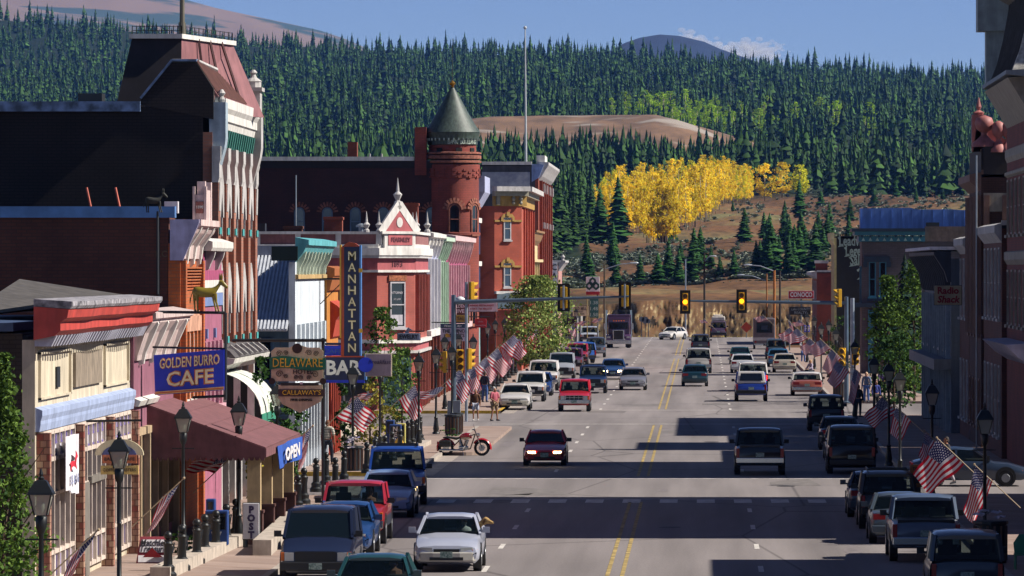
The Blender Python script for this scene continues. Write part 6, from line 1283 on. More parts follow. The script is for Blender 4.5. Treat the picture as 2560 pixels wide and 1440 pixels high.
def truck():
 Y = FPX / 25.6; x, _ = at(1546, 0, Y)
 r = thing('tractor_truck', 'purple tractor truck with chrome grille and tall stacks, far left of the road', 'truck', (x, Y, 0)); pp = paint('purple', '4c3454'); b = lambda n, m, *q: MB().box(x + q[0], x + q[1], Y + q[2], Y + q[3], q[4], q[5]).build(n, m, r, bevel=.04)
 b('hood', pp, -.62, .62, .1, 2.2, .95, 1.75); b('grille', chrome, -.55, .55, -.02, .09, .75, 1.8); b('grille_insert', plast, -.45, .45, -.035, -.02, .85, 1.7); b('bumper', chrome, -1.22, 1.22, -.3, 0, .4, .8)
 for s_ in (-1, 1):
  MB().prism([(Y - .05, .8), (Y + .1, 1.2), (Y + .7, 1.35), (Y + 1.4, 1.2), (Y + 1.5, .8)], 'x', x + s_ * .64, x + s_ * 1.2).build('fender', pp, r, bevel=.05)
  MB().tube((x + s_ * .8, Y + .75, .52), (x + s_ * 1.15, Y + .75, .52), .52, n=18).build('wheel', rub, r); MB().tube((x + s_ * .62, Y + 5.5, .52), (x + s_ * 1.2, Y + 5.5, .52), .52, n=18).build('wheel', rub, r)
  MB().box(x + s_ * .95 - .16, x + s_ * .95 + .16, Y + .0, Y + .1, .98, 1.15).build('headlight', lampc, r)
  MB().tube((x + s_ * 1.2, Y + 3.3, 1), (x + s_ * 1.2, Y + 3.3, 3.7), .09, n=10).build('exhaust_stack', chrome, r); MB().box(x + s_ * 1.35 - .1, x + s_ * 1.35 + .1, Y + 2.1, Y + 2.2, 1.8, 2.4).build('mirror', chrome, r)
 b('cab', pp, -1.05, 1.05, 2.2, 5.2, .9, 2.95); b('windshield', glass(), -.92, .92, 2.18, 2.2, 1.85, 2.5); b('sun_visor', chrome, -1.0, 1.0, 2.0, 2.2, 2.5, 2.58); b('sleeper_roof', pp, -1.1, 1.1, 3.0, 5.2, 2.95, 3.25); b('chassis', plast, -.5, .5, 4, 7, .5, .9)
 mb = MB(); [mb.ball((x + q * .25, Y + 2.1, 2.64), .06) for q in (-2, -1, 0, 1, 2)]
 for c in mb.pieces(): c.build('marker_light', amber, r)
truck()
def trailer():
 Y = FPX / 26; x, _ = at(1911, 0, Y); r = thing('travel_trailer', 'dark striped travel trailer with flags on top on the far right of the road', 'trailer', (x, Y, 0))
 MB().box(x - 1.05, x + 1.05, Y, Y + 5.5, .5, 3.0).build('body', mat('trailer_shell', '5c5458', .5, nz=.15), r, bevel=.12); MB().box(x - 1.06, x + 1.06, Y - .01, Y + 5.4, .85, 1.15).build('stripe', mat('trailer_stripe', 'a09ca0', .5), r); MB().box(x - .75, x + .75, Y - .02, Y - .005, 1.6, 2.6).build('rear_window', glass(), r)
 MB().box(x - .3, x + .3, Y - .03, Y - .02, 1.9, 2.3).build('placard', mat('navy_trim', '1c'), r)
 for s_ in (-1, 1): MB().tube((x + s_ * .85, Y + 2.8, .35), (x + s_ * 1.05, Y + 2.8, .35), .35, n=14).build('wheel', rub, r); MB().box(x + s_ * .85 - .08, x + s_ * .85 + .08, Y - .02, Y, .65, .8).build('tail_light', redl, r)
 MB().box(x - 1, x + 1, Y - .1, Y, .4, .55).build('bumper', chrome, r)
trailer()
def motorcycle():
 s = 59.7; Y = FPX / s; x0 = (1158 - VX) / s; r = thing('motorcycle', 'red and cream cruiser motorcycle parked at the corner of the kerb', 'motorcycle', (x0, Y, .012)); red = paint('bikered', '9c1824'); crm = paint('cream', 'c4b49c')
 P = lambda x, z, y=0: (x0 + x, Y + y, z)
 def wheel(x, rr):
  mb = MB(); n = 24; ring = [(rr, -.06), (rr - .02, -.07), (rr - .11, -.05), (rr - .11, .05), (rr - .02, .07), (rr, .06)]
  for i in range(n):
   a, b = 2 * math.pi * i / n, 2 * math.pi * (i + 1) / n; mb.loft([[P(x + q * math.cos(t), .33 + q * math.sin(t), y) for q, y in ring] for t in (a, b)], caps=False)
  w = mb.build('wheel', rub, r); sp = MB(); [sp.tube(P(x, .33), P(x + (rr - .1) * math.cos(t), .33 + (rr - .1) * math.sin(t)), .008, n=4) for t in np.linspace(0, 2 * math.pi, 18)[:-1]]; sp.tube(P(x, .33, -.08), P(x, .33, .08), .06, n=10); w['_o'] = r['_o']; sp.build('spokes', chrome, w); MB().tube(P(x, .33, -.07), P(x, .33, -.06), .13, n=16).build('brake_disc', chrome, w)
 wheel(-.72, .32); wheel(.78, .33)
 def fender(x, a0, a1, rr, w_):
  mb = MB(); k = 12; mb.loft([[P(x + q * math.cos(t), .33 + q * math.sin(t), y) for q, y in ((rr, -w_), (rr + .05, -w_ * .6), (rr + .06, 0), (rr + .05, w_ * .6), (rr, w_), (rr - .03, 0))] for t in np.linspace(a0, a1, k)]); mb.build('fender', red, r, smooth=50)
 fender(-.72, R(20), R(200), .35, .11); fender(.78, R(-10), R(150), .36, .1)
 MB().loft([[P(x, .72 + h * .5 + h * math.sin(t) * .5, w_ * math.cos(t)) for t in np.linspace(0, 2 * math.pi, 10)[:-1]] for x, h, w_ in ((-.18, .08, .06), (-.05, .2, .13), (.12, .26, .16), (.28, .24, .13), (.36, .1, .05))]).build('fuel_tank', red, r, smooth=60)
 MB().loft([[P(x, .74 + h * math.sin(t) * .5, w_ * math.cos(t)) for t in np.linspace(0, 2 * math.pi, 10)[:-1]] for x, h, w_ in ((-.08, .1, .14), (.1, .16, .168), (.28, .1, .13))]).build('tank_panel', crm, r, smooth=60)
 MB().loft([[P(x, z + h * math.sin(t) * .5, w_ * math.cos(t)) for t in np.linspace(0, 2 * math.pi, 10)[:-1]] for x, z, h, w_ in ((-.85, .76, .05, .08), (-.7, .78, .1, .13), (-.5, .76, .1, .13), (-.3, .72, .12, .17), (-.12, .76, .08, .08))]).build('seat', plast, r, smooth=60)
 mb = MB(); mb.box(x0 - .2, x0 + .22, Y - .12, Y + .12, .25, .42); mb.build('crankcase', chrome, r, bevel=.04)
 for dx in (-.12, .14): MB().tube(P(dx * .5, .4), P(dx * 1.3, .68), .075, n=10).build('cylinder', chrome, r);
 mb = MB(); [mb.tube(P(dx * .6 + dx * .06 * k, .44 + .04 * k, 0), P(dx * .6 + dx * .06 * k, .452 + .04 * k, 0), .1, n=10) for dx in (-.12, .14) for k in range(6)]; mb.build('cooling_fins', plast, r)
 MB().path([P(.1, .4, -.15), P(.0, .28, -.16), P(-.3, .24, -.17), P(-1.0, .26, -.17)], .045, 8).build('exhaust_pipe', chrome, r)
 mb = MB(); [mb.tube(P(.78, .33, y), P(.5, 1.0, y), .025, n=8) for y in (-.1, .1)]; mb.build('fork', chrome, r)
 MB().path([P(.38, 1.1, -.38), P(.46, 1.1, -.25), P(.5, 1.02, -.08), P(.5, 1.02, .08), P(.46, 1.1, .25), P(.38, 1.1, .38)], .018, 6).build('handlebar', chrome, r)
 MB().lathe(P(.62, .88), [(.02, -.1), (.09, -.06), (.1, .04), (.02, .07)], 12).build('headlamp', chrome, r)
 MB().add([P(.56, .9, -.22), P(.56, .9, .22), P(.42, 1.32, .18), P(.42, 1.32, -.18)], [(0, 1, 2, 3)]).build('windscreen', carg, r)
 mb = MB().box(x0 - 1.0, x0 - .5, Y - .28, Y - .13, .38, .66); mb.build('saddlebag', plast, r, bevel=.05); MB().box(x0 - 1.0, x0 - .5, Y + .13, Y + .28, .38, .66).build('saddlebag', plast, r, bevel=.05)
 MB().box(x0 - 1.1, x0 - 1.04, Y - .05, Y + .05, .5, .6).build('tail_light', redl, r)
 MB().path([P(-.5, .3), P(-.1, .22), P(.3, .3), P(.5, .9), P(-.1, .72), P(-.5, .3)], .025, 6).build('frame', plast, r); MB().bar(P(-.02, .25, -.1), P(.02, .02, -.3), .02).build('kickstand', chrome, r)
motorcycle()
# -- street lamps
lampglass = clearglass('lantern_glass', 'b8b0a4', .5); bulbm = mat('bulb_white', 'c8c0b0', .5)
def lamp_proto():
 r = thing('street_lamp', 'x', 'street lamp', local=True)
 MB().lathe((0, 0, 0), [(.17, 0), (.17, .12), (.12, .16), (.14, .3), (.1, .55), (.08, .75), (.1, .8), (.055, .86), (.05, 2.1), (.065, 2.12), (.05, 2.16), (.045, 3.0), (.07, 3.04), (.1, 3.12), (.11, 3.3), (.07, 3.34)], 10).build('post', black, r, smooth=50)
 mb = MB(); mb.loft([[(a * x, a * y, z) for x, y in ((-1, -1), (1, -1), (1, 1), (-1, 1))] for a, z in ((.11, 3.34), (.2, 3.72))], caps=False); mb.build('lantern_glass', lampglass, r)
 mb = MB(); [mb.bar((.11 * x, .11 * y, 3.34), (.2 * x, .2 * y, 3.72), .022) for x, y in ((-1, -1), (1, -1), (1, 1), (-1, 1))]
 mb.loft([[(a * x, a * y, z) for x, y in ((-1, -1), (1, -1), (1, 1), (-1, 1))] for a, z in ((.235, 3.71), (.225, 3.75), (.1, 3.96), (.05, 3.98))]); mb.lathe((0, 0, 3.98), [(.05, 0), (.06, .03), (.03, .06), (.04, .1), (.01, .2)], 8); mb.build('lantern_cap', black, r)
 MB().lathe((0, 0, 3.38), [(.03, 0), (.065, .1), (.05, .2), (.01, .24)], 10).build('bulb', bulbm, r, smooth=60)
 MB().bar((-.3, 0, 2.9), (.3, 0, 2.9), .03).build('ladder_bar', black, r)
 return r
LP = lamp_proto()
lamps = [ # photo x, top row, label
 (103, 1185, 'nearest lantern post, at the bottom left beside the leafy tree'), (298, 1087, 'lantern post overlapping the arched bakery sign'), (458, 1012, 'lantern post in front of the near end of the maroon awning'), (597, 998, 'lantern post before the middle of the maroon awning'),
 (693, 957, 'lantern post overlapping the lower hotel restaurant sign'), (882, 912, 'lantern post in front of the letter R of the bar sign'), (950, 893, 'lantern post in front of the breakfast sign'), (1047, 884, 'lantern post beside the garden trees with a flag to its left'), (1090, 868, 'lantern post with wide base on the corner pavement by the motorcycle'), (1130, 862, 'lantern post just before the left signal mast'),
 (1147, 832, 'lantern between the signal mast and the thin pole'), (1183, 838, 'small lantern right of the thin signal pole'), (1112, 838, 'small lantern low behind the corner post'), (1219, 806, 'lantern right below the red oval sign'), (1238, 798, 'second lantern right of the red oval sign'), (1261, 795, 'lantern before the red brick doorway'), (1293, 782, 'tallest lantern left of the big street tree'), (1306, 775, 'lantern close beside the tallest lantern at the street tree'), (1321, 768, 'lantern in front of the big street tree'), (1440, 770, 'double lantern post right of the big street tree')]
for i, (x, t, lb) in enumerate(lamps):
 s = (t - HY) / (CAMZ - 4.18); place(LP, i, ((x - VX) / s, FPX / s, .1), 0, lb, 1.0)['group'] = 'lantern posts along the left pavement'
rl = [(2462, 1015, 'lantern post with sunlit bulb above the flower tub at lower right'), (2330, 955, 'dim lantern post in shade left of the large lit flag'), (2250, 925, 'dim lantern behind the row of right hand people'), (2137, 850, 'lit lantern right of the twin signal poles'), (2090, 820, 'lantern left of the twin signal poles'), (2072, 800, 'small far lantern under the realty sign'), (2036, 790, 'far lantern before the dark shopfront at right'), (2222, 905, 'dim lantern above the green lawn'), (2053, 808, 'far lantern between two others at the right row'), (2185, 890, 'dim lantern before the dark spruce'), (2018, 782, 'farthest lantern on the right')]
for i, (x, t, lb) in enumerate(rl):
 s = (t - HY) / (CAMZ - 4.18); place(LP, 1, ((x - VX) / s, FPX / s, .1), 0, lb)['group'] = 'lantern posts along the right pavement'
# -- flags
def flag_mat():
 m = bpy.data.materials.new('flag_cloth'); m.use_nodes = True; n = m.node_tree; b = n.nodes['Principled BSDF']; b.inputs['Roughness'].default_value = .8; N, L = n.nodes.new, n.links.new
 uv = N('ShaderNodeUVMap'); uv.uv_map = 'UVMap'; sp = N('ShaderNodeSeparateXYZ'); L(uv.outputs[0], sp.inputs[0])
 def M(op, a, b_=None, c=None):
  q = N('ShaderNodeMath'); q.operation = op
  for i, v in enumerate((a, b_, c)):
   if v is None: continue
   if isinstance(v, (int, float)): q.inputs[i].default_value = v
   else: L(v, q.inputs[i])
  return q.outputs[0]
 u, v = sp.outputs[0], sp.outputs[1]
 st = M('MODULO', M('FLOOR', M('MULTIPLY', v, 13)), 2)                # 0 -> red, 1 -> white
 can = M('MULTIPLY', M('LESS_THAN', u, .4), M('GREATER_THAN', v, 6 / 13))
 cx = M('SUBTRACT', M('FRACT', M('ADD', M('MULTIPLY', u, 15), M('MULTIPLY', M('MODULO', M('FLOOR', M('MULTIPLY', v, 16.7)), 2), .5))), .5); cy = M('SUBTRACT', M('FRACT', M('MULTIPLY', v, 16.7)), .5)
 star = M('LESS_THAN', M('ADD', M('MULTIPLY', cx, cx), M('MULTIPLY', cy, cy)), .075)
 def mixc(f, a, c):
  q = N('ShaderNodeMix'); q.data_type = 'RGBA'; L(f, q.inputs[0])
  for i, vv in ((6, a), (7, c)):
   if isinstance(vv, tuple): q.inputs[i].default_value = vv
   else: L(vv, q.inputs[i])
  return q.outputs[2]
 W = (*lin('dcd8dc'), 1); c = mixc(can, mixc(st, (*lin('b40c28'), 1), W), mixc(star, (*lin('141c5c'), 1), W)); L(c, b.inputs['Base Color'])
 t = N('ShaderNodeBsdfTranslucent'); L(c, t.inputs[0]); mx = N('ShaderNodeMixShader'); mx.inputs[0].default_value = .25; L(b.outputs[0], mx.inputs[1]); L(t.outputs[0], mx.inputs[2]); L(mx.outputs[0], n.nodes['Material Output'].inputs[0]); return m
fm_ = flag_mat(); polem = mat('pale_wood_pole', 'a08c70', .6)
def flag(tip, fold, side, seed, fly=1.45, hoist=.95, plen=1.7):
 """flag on a slanting pole; tip point in world space, side -1: pole leans to the left road edge"""
 rg = random.Random(seed); tip = Vector(tip); pd = Vector((side * .72, .12, .68)).normalized(); base = tip - pd * plen
 V, F_, UV = [], [], []; nu, nv = 14, 8; a = R(fold); fd = Vector((side * math.cos(a), 0, -math.sin(a)))
 ph, am_ = rg.uniform(0, 6), rg.uniform(.07, .13)
 for i in range(nu + 1):
  u = i / nu
  for j in range(nv + 1):
   v = j / nv; shrink = 1 - .25 * u * rg.uniform(.98, 1.02); hp = tip - pd * hoist * ((1 - v) * (1 - .35 * u) + .1 * u)
   p = hp + fd * fly * u + Vector((0, am_ * u ** .5 * math.sin(u * 9 + v * 4 + ph) + .1 * u, -.08 * u * (1 - v) + .04 * math.sin(u * 7 + v * 5 + ph))); V.append(tuple(p)); UV.append((u, v))
 for i in range(nu):
  for j in range(nv): a_ = i * (nv + 1) + j; F_.append((a_, a_ + nv + 1, a_ + nv + 2, a_ + 1))
 return V, F_, UV, base, tip
def make_flag(lb, px, py, s, fold, side, seed, fly=1.45, hoist=.95, group=None, plen=1.7):
 fly *= 1.0; hoist *= 1.08; Y = FPX / s; X, Z = at(px, py, Y); V, F_, UV, base, tip = flag((X, Y, Z), fold, side, seed, fly, hoist, plen)
 r = thing('flag', lb, 'flag', tuple(base)); r['group'] = group or ('flags on the left lamp posts' if side > 0 else 'flags on the right lamp posts')
 me = bpy.data.meshes.new('cloth'); o_ = Vector(r['_o']); me.from_pydata([tuple(Vector(p) - o_) for p in V], [], F_); l = me.uv_layers.new(name='UVMap')
 for lp_ in me.loops: l.data[lp_.index].uv = UV[lp_.vertex_index]
 me.materials.append(fm_); me.shade_smooth(); c = bpy.data.objects.new('cloth', me); sc.collection.objects.link(c); c.parent = r
 MB().tube(base, tip + (tip - base) * .03, .016, n=6).ball(tip + (tip - base) * .04, .035, 6, 4).build('pole', polem, r)
FL = [ # label, tip x, tip row, scale, fold angle of the fly, side
 ('furled flag hanging steeply at the lower left corner', 240, 1330, 122, 118, 1, .9, .6), ('long narrow flag hanging before the mauve cafe front', 455, 1200, 100, 118, 1, 1.1, .7), ('striped flag sagging below the near edge of the maroon awning', 592, 1130, 88, 178, 1, 1.0, .8), ('crumpled flag at the outer corner of the maroon awning', 720, 1085, 82, 96, 1, .9, .8), ('flag hanging straight down beside the walking man', 778, 1068, 80, 100, 1, 1.1, .4),
 ('large flag in shade in front of the garden left of the breakfast sign post', 893, 992, 64, 40, 1, 1.1, 1.05), ('small folded flag left of the breakfast sign lantern', 942, 978, 61, 170, 1, .95, .45), ('sunlit flag left of the garden lantern', 1037, 962, 57, 68, 1, 1.15, .9), ('flag blown flat to the left of the corner lantern', 1112, 968, 54, 174, 1, 1.2, .7),
 ('bright flag just left of the thin signal pole', 1150, 922, 50, 58, 1, 1.3, .95), ('bright flag just right of the thin signal pole', 1184, 912, 46, 68, 1, 1.4, .8), ('flag over the man in jeans at the kerb', 1214, 893, 43, 52, 1, 1.25, .9), ('big bright flag above the black bollards', 1243, 870, 41, 50, 1, 1.45, 1.05), ('flag folded behind the two leaning bright ones', 1268, 852, 38, 75, 1, 1.5, .6), ('big bright flag leaning before the brick shop', 1284, 836, 38, 48, 1, 1.45, 1.15), ('flag tucked behind the big leaning flag', 1300, 845, 36, 62, 1, 1.1, .8), ('narrow flag at the trunk of the street tree', 1330, 812, 34, 100, 1, 1.3, .5), ('tall hanging flag before the street tree', 1345, 815, 33, 75, 1, 1.7, .8), ('small flag atop the hanging flag at the street tree', 1352, 800, 32, 178, 1, .8, .5),
 ('far flag hanging left of the gas price board', 1436, 808, 28, 78, 1, 1.1, .7), ('far flag flying under the price board', 1470, 802, 27, 175, 1, 1.0, .6), ('far flag beside the tall pole left of the purple truck', 1508, 795, 26, 178, 1, .8, .6)]
for i, (lb, x, y, s, fo, sd_, fl, ho) in enumerate(FL): make_flag(lb, x, y, s, fo, sd_, i, fl, ho)
FR = [('large sunlit flag hanging left of the flower tub lantern', 2346, 1098, 88, 50, -1, 1.25, .95), ('shaded flag under the flower tub lantern', 2440, 1165, 90, 72, -1, 1.3, .6), ('small lit flag before the dark pavement right of the lawn', 2240, 1016, 66, 72, -1, .95, .75), ('shaded flag left of the lit one at the lawn', 2205, 992, 62, 42, -1, 1.1, .8), ('dark flag wrapped round the twin signal poles', 2135, 920, 53, 78, -1, 1.5, .45), ('lower flag of the pair before the signal box', 2092, 900, 48, 60, -1, 1.15, .85), ('upper flag of the pair before the signal box', 2078, 872, 46, 60, -1, 1.1, .7), ('flag flying left above the person in white', 2052, 848, 42, 35, -1, 1.0, .8), ('second flag flying beside the person in white', 2025, 846, 40, 40, -1, .9, .7),
  ('bright flag over the parked dark wagon', 1995, 822, 38, 25, -1, 1.1, .9), ('bright flag left of its twin over the dark wagon', 1975, 820, 36, 25, -1, 1.0, .8), ('small pink flag high at the far right row', 1970, 800, 33, 100, -1, .8, .5), ('flag flying on top of the travel trailer at left', 1908, 788, 27, 15, -1, .9, .6), ('small flag on the far right shop roofline', 2000, 800, 30, 20, -1, .7, .5), ('tiny flag left of the plum minivan', 1762, 798, 24, 10, -1, .6, .45), ('dim flag in shade before the lower right side street', 2315, 1080, 80, 70, -1, .8, .5)]
for i, (lb, x, y, s, fo, sd_, fl, ho) in enumerate(FR): make_flag(lb, x, y, s, fo, sd_, 50 + i, fl, ho)
# -- signs
def hx(x, Y): return at(x, 0, Y)[0]
def hz(y, Y): return at(0, y, Y)[1]
def board(r, Y, x0, x1, y0, y1, m, name='board', d=.15): return MB().box(hx(x0, Y), hx(x1, Y), Y, Y + d, hz(y1, Y), hz(y0, Y)).build(name, m, r, bevel=.015)
def letters(r, Y, items, m, name='lettering', d=.02, mw=None):
 mb = MB()
 for it in items:
  tx_, x, y, hpx = it[:4]; kw = dict(it[4]) if len(it) > 4 else {}
  if 'w' in kw: kw['w'] *= Y / FPX
  if mw: kw['mw'] = mw * Y / FPX
  text(mb, tx_, hpx * 1.38 / (FPX / Y), (hx(x, Y), Y - d, hz(y, Y)), depth=.02, **kw)
 return mb.build(name, m, r)
nblue = mat('neon_sign_blue', '1c34c4', .45, nz=.08); nyel = mat('neon_yellow', 'd8b070', .5, nz=.1); nred = mat('neon_red', 'b8302c', .5); signw = mat('sign_white', 'dcd8dc', .6, nz=.05); signblk = mat('sign_black', '1a1a1e', .6)
def s_burro():
 Y = 160; r = thing('neon_sign', 'blue neon sign with yellow outlined letters for the golden burro cafe', 'sign', (hx(470, Y), Y, 4))
 s = FPX / Y; u = Vector((hx(560, Y) - hx(384, Y), 0, (888 - 874) / s)).normalized()
 C = [(384, 888), (560, 874), (560, 975), (388, 988)]; P = [at(x, y, Y) for x, y in C]
 MB().hexa([(P[3][0], Y, P[3][1]), (P[2][0], Y, P[2][1]), (P[2][0], Y + .3, P[2][1]), (P[3][0], Y + .3, P[3][1]), (P[0][0], Y, P[0][1]), (P[1][0], Y, P[1][1]), (P[1][0], Y + .3, P[1][1]), (P[0][0], Y + .3, P[0][1])]).build('panel', nblue, r)
 mb = MB();
 for k in (0, 1): mb.bar((P[3][0], Y - .03, P[3][1] + .03 + .05 * k), (P[2][0], Y - .03, P[2][1] + .03 + .05 * k), .03)
 mb.build('neon_border', nyel, r); MB().bar((P[3][0], Y - .04, P[3][1] + .055), (P[2][0], Y - .04, P[2][1] + .055), .02).build('neon_border', nred, r)
 for tx_, x, y, h, b, sx in (('GOLDEN BURRO', 474, 905, 25, .02, 150), ('CAFE', 475, 946, 36, .03, 118)):
  for bb, m_, dy in ((b + .025, mat('letter_orange', 'd87c3c', .6), .02), (b - .02, mat('letter_cream', 'f0e0b8', .6), .045)):
   mb = MB(); X, Z = at(x, y, Y); text(mb, tx_, h * 1.4 / s, (X, Y - dy, Z), u, depth=.02, bold=bb, w=sx / s); mb.build('lettering', m_, r)
 fx = hx(563, Y); mb = MB(); mb.path([(fx, Y + .15, hz(1000, Y)), (fx, Y + .15, hz(782, Y)), (hx(395, Y), Y + .15, hz(780, Y)), (hx(330, Y), Y + .15, hz(782, Y))], .04, 8); mb.path([(fx, Y + .15, hz(872, Y)), (hx(380, Y), Y + .15, hz(868, Y))], .03, 6); mb.path([(fx, Y + .15, hz(990, Y)), (hx(480, Y), Y + .15, hz(994, Y))], .04); mb.build('bracket_frame', dk, r)
 def burro(r, ox, oz, sc_, m, Y):
  P2 = lambda x, z, y=0: (ox + x * sc_, Y + y * sc_, oz + z * sc_)
  mb = MB(); k = 12
  mb.loft([[P2(x, z + a * math.sin(t), b * math.cos(t)) for t in np.linspace(0, 2 * math.pi, k + 1)[:-1]] for x, z, a, b in ((-.43, .66, .05, .04), (-.38, .65, .14, .1), (-.25, .64, .17, .14), (0, .61, .16, .15), (.22, .62, .16, .13), (.33, .7, .13, .09), (.43, .84, .09, .06), (.5, .94, .08, .055), (.53, 1.0, .05, .04))])
  mb.loft([[P2(x + a * .35 * math.sin(t), z + a * math.sin(t), b * math.cos(t)) for t in np.linspace(0, 2 * math.pi, k + 1)[:-1]] for x, z, a, b in ((.44, .98, .06, .05), (.53, .95, .085, .06), (.62, .87, .07, .05), (.7, .8, .055, .04), (.73, .78, .03, .03))])
  for x in (.47, .53): mb.lathe(P2(x, 1.0), [(.02 * sc_, 0), (.035 * sc_, .1 * sc_), (.03 * sc_, .17 * sc_), (.005, .26 * sc_)], 6)
  for x, y, d, e in ((-.36, .06, -.05, .0), (-.29, -.06, .06, .03), (.25, .06, .04, .08), (.31, -.06, .1, .12)):
   mb.tube(P2(x, .58, y), P2(x + d * .4, .33, y), .075 * sc_, .04 * sc_, 8); mb.tube(P2(x + d * .4, .33, y), P2(x + e, .04, y), .036 * sc_, .026 * sc_, 8); mb.tube(P2(x + e, .05, y), P2(x + e + .02, 0, y), .035 * sc_, .04 * sc_, 8)
  mb.tube(P2(-.42, .68), P2(-.5, .42), .02 * sc_, .012 * sc_, 6); mb.tube(P2(-.5, .44), P2(-.52, .26), .03 * sc_, .015 * sc_, 6); return mb.build('burro_figure', m, r, smooth=60)
 s2 = FPX / (Y + .15); burro(r, hx(513, Y), hz(778, Y), 1.05 * 72 / s2, mat('olive_gold', '7c6c20', .4, nz=.15, scale=4), Y + .15)
 r2 = thing('burro_weathervane', 'dim burro figure on a tall pole before the dark brick side wall', 'weathervane', (hx(394, 166), 166, 5)); Y2 = 166
 MB().tube((hx(394, Y2), Y2, hz(735, Y2)), (hx(394, Y2), Y2, hz(528, Y2)), .035, n=6).build('pole', dk, r2); r3 = r2; burro(r3, hx(384, Y2), hz(531, Y2), .55, mat('dark_bronze', '2c2c28', .7), Y2)
s_burro()
cream_s = mat('sign_cream', 'd4c8a4', .7, nz=.08); sgreen = mat('sign_green', '1c7458', .6, nz=.1); sbrown = mat('sign_brown', '4c3c3c', .7)
def swirl(mb, x, y, r_, Y, turns=1.6, flip=1, w=.012):
 s = FPX / Y; pts = [(hx(x, Y) + flip * r_ / s * (1 - t / turns / 6.28 * .8) * math.cos(t), Y - .02, hz(y, Y) + r_ / s * (1 - t / turns / 6.28 * .8) * math.sin(t)) for t in np.linspace(0, turns * 6.28, 22)]; mb.path(pts, w, 4)
def s_delaware():
 Y = 182; r = thing('hotel_sign', 'cream and green carved sign for the Delaware hotel hanging over a smaller restaurant sign', 'sign', (hx(805, Y), Y, 3)); X = lambda x: hx(x, Y); Z = lambda y: hz(y, Y)
 MB().prism([(X(678), Z(878)), (X(688), Z(869)), (X(722), Z(869)), (X(735), Z(864)), (X(755), Z(864)), (X(768), Z(869)), (X(798), Z(869)), (X(808), Z(878)), (X(808), Z(953)), (X(678), Z(953))], 'y', Y, Y + .14).build('board', cream_s, r)
 mb = MB()
 for x, y in ((743, 871), (680, 953), (808, 953)): mb.tube((X(x), Y - .03, Z(y)), (X(x), Y - .01, Z(y)), .16 if y < 900 else .1, n=14)
 mb.build('medallion', mat('medallion_dark', '3a2c24', .7), r)
 pts = np.linspace(674, 814, 12); f = lambda x: 4 * math.sin((x - 674) / 140 * 2 * math.pi)
 mb = MB(); mb.loft([[(X(x), Y - .05, Z(923 - f(x) - (x - 744) * .02)), (X(x), Y - .01, Z(923 - f(x))), (X(x), Y - .01, Z(894 - f(x))), (X(x), Y - .05, Z(894 - f(x)))] for x in pts]); mb.build('ribbon', sgreen, r)
 letters(r, Y, [('DELAWARE', 744, 908, 23, dict(w=124))], mat('gilt_letters', 'e0b838', .5), d=.07); letters(r, Y, [('HOTEL', 757, 930, 11, dict(w=50, bold=.01))], mat('letter_brown', '3c2c2c', .7))
 mb = MB(); [swirl(mb, x, y, q, Y, flip=fl) for x, y, q, fl in ((698, 884, 8, 1), (715, 882, 6, -1), (772, 882, 8, -1), (790, 884, 7, 1), (698, 935, 9, 1), (714, 941, 6, -1), (788, 936, 9, -1), (772, 944, 6, 1), (740, 944, 6, 1), (752, 944, 6, -1))]; mb.build('scrollwork', mat('letter_brown', '3c'), r)
 MB().box(X(702), X(796), Y, Y + .1, Z(964), Z(957)).build('notice_strip', mat('strip_dark', '3c4038', .6), r); MB().box(X(750), X(757), Y - .02, Y, Z(961), Z(955)).build('light', signw, r)
 MB().prism([(X(696), Z(962)), (X(806), Z(962)), (X(806), Z(994)), (X(800), Z(1005)), (X(750), Z(1032)), (X(705), Z(1010)), (X(696), Z(994))], 'y', Y, Y + .12).build('lower_board', cream_s, r)
 MB().box(X(696), X(812), Y - .04, Y - .005, Z(991), Z(973)).build('lower_ribbon', sbrown, r); letters(r, Y, [("CALLAWAY'S", 754, 982, 12, dict(w=96))], mat('gilt_letters', 'b8'), d=.06); letters(r, Y, [('FINE DINING', 753, 1000, 6, dict(w=54, bold=.03))], signblk)
 mb = MB(); mb.path([(X(580), Y + .07, Z(851)), (X(815), Y + .07, Z(851))], .05, 8); [mb.tube((X(x), Y + .07, Z(851)), (X(x), Y + .07, Z(870)), .012, n=4) for x in (700, 790)]; mb.tube((X(807), Y + .1, .1), (X(807), Y + .1, Z(845)), .05, n=8); mb.build('sign_frame', black, r)
s_delaware()
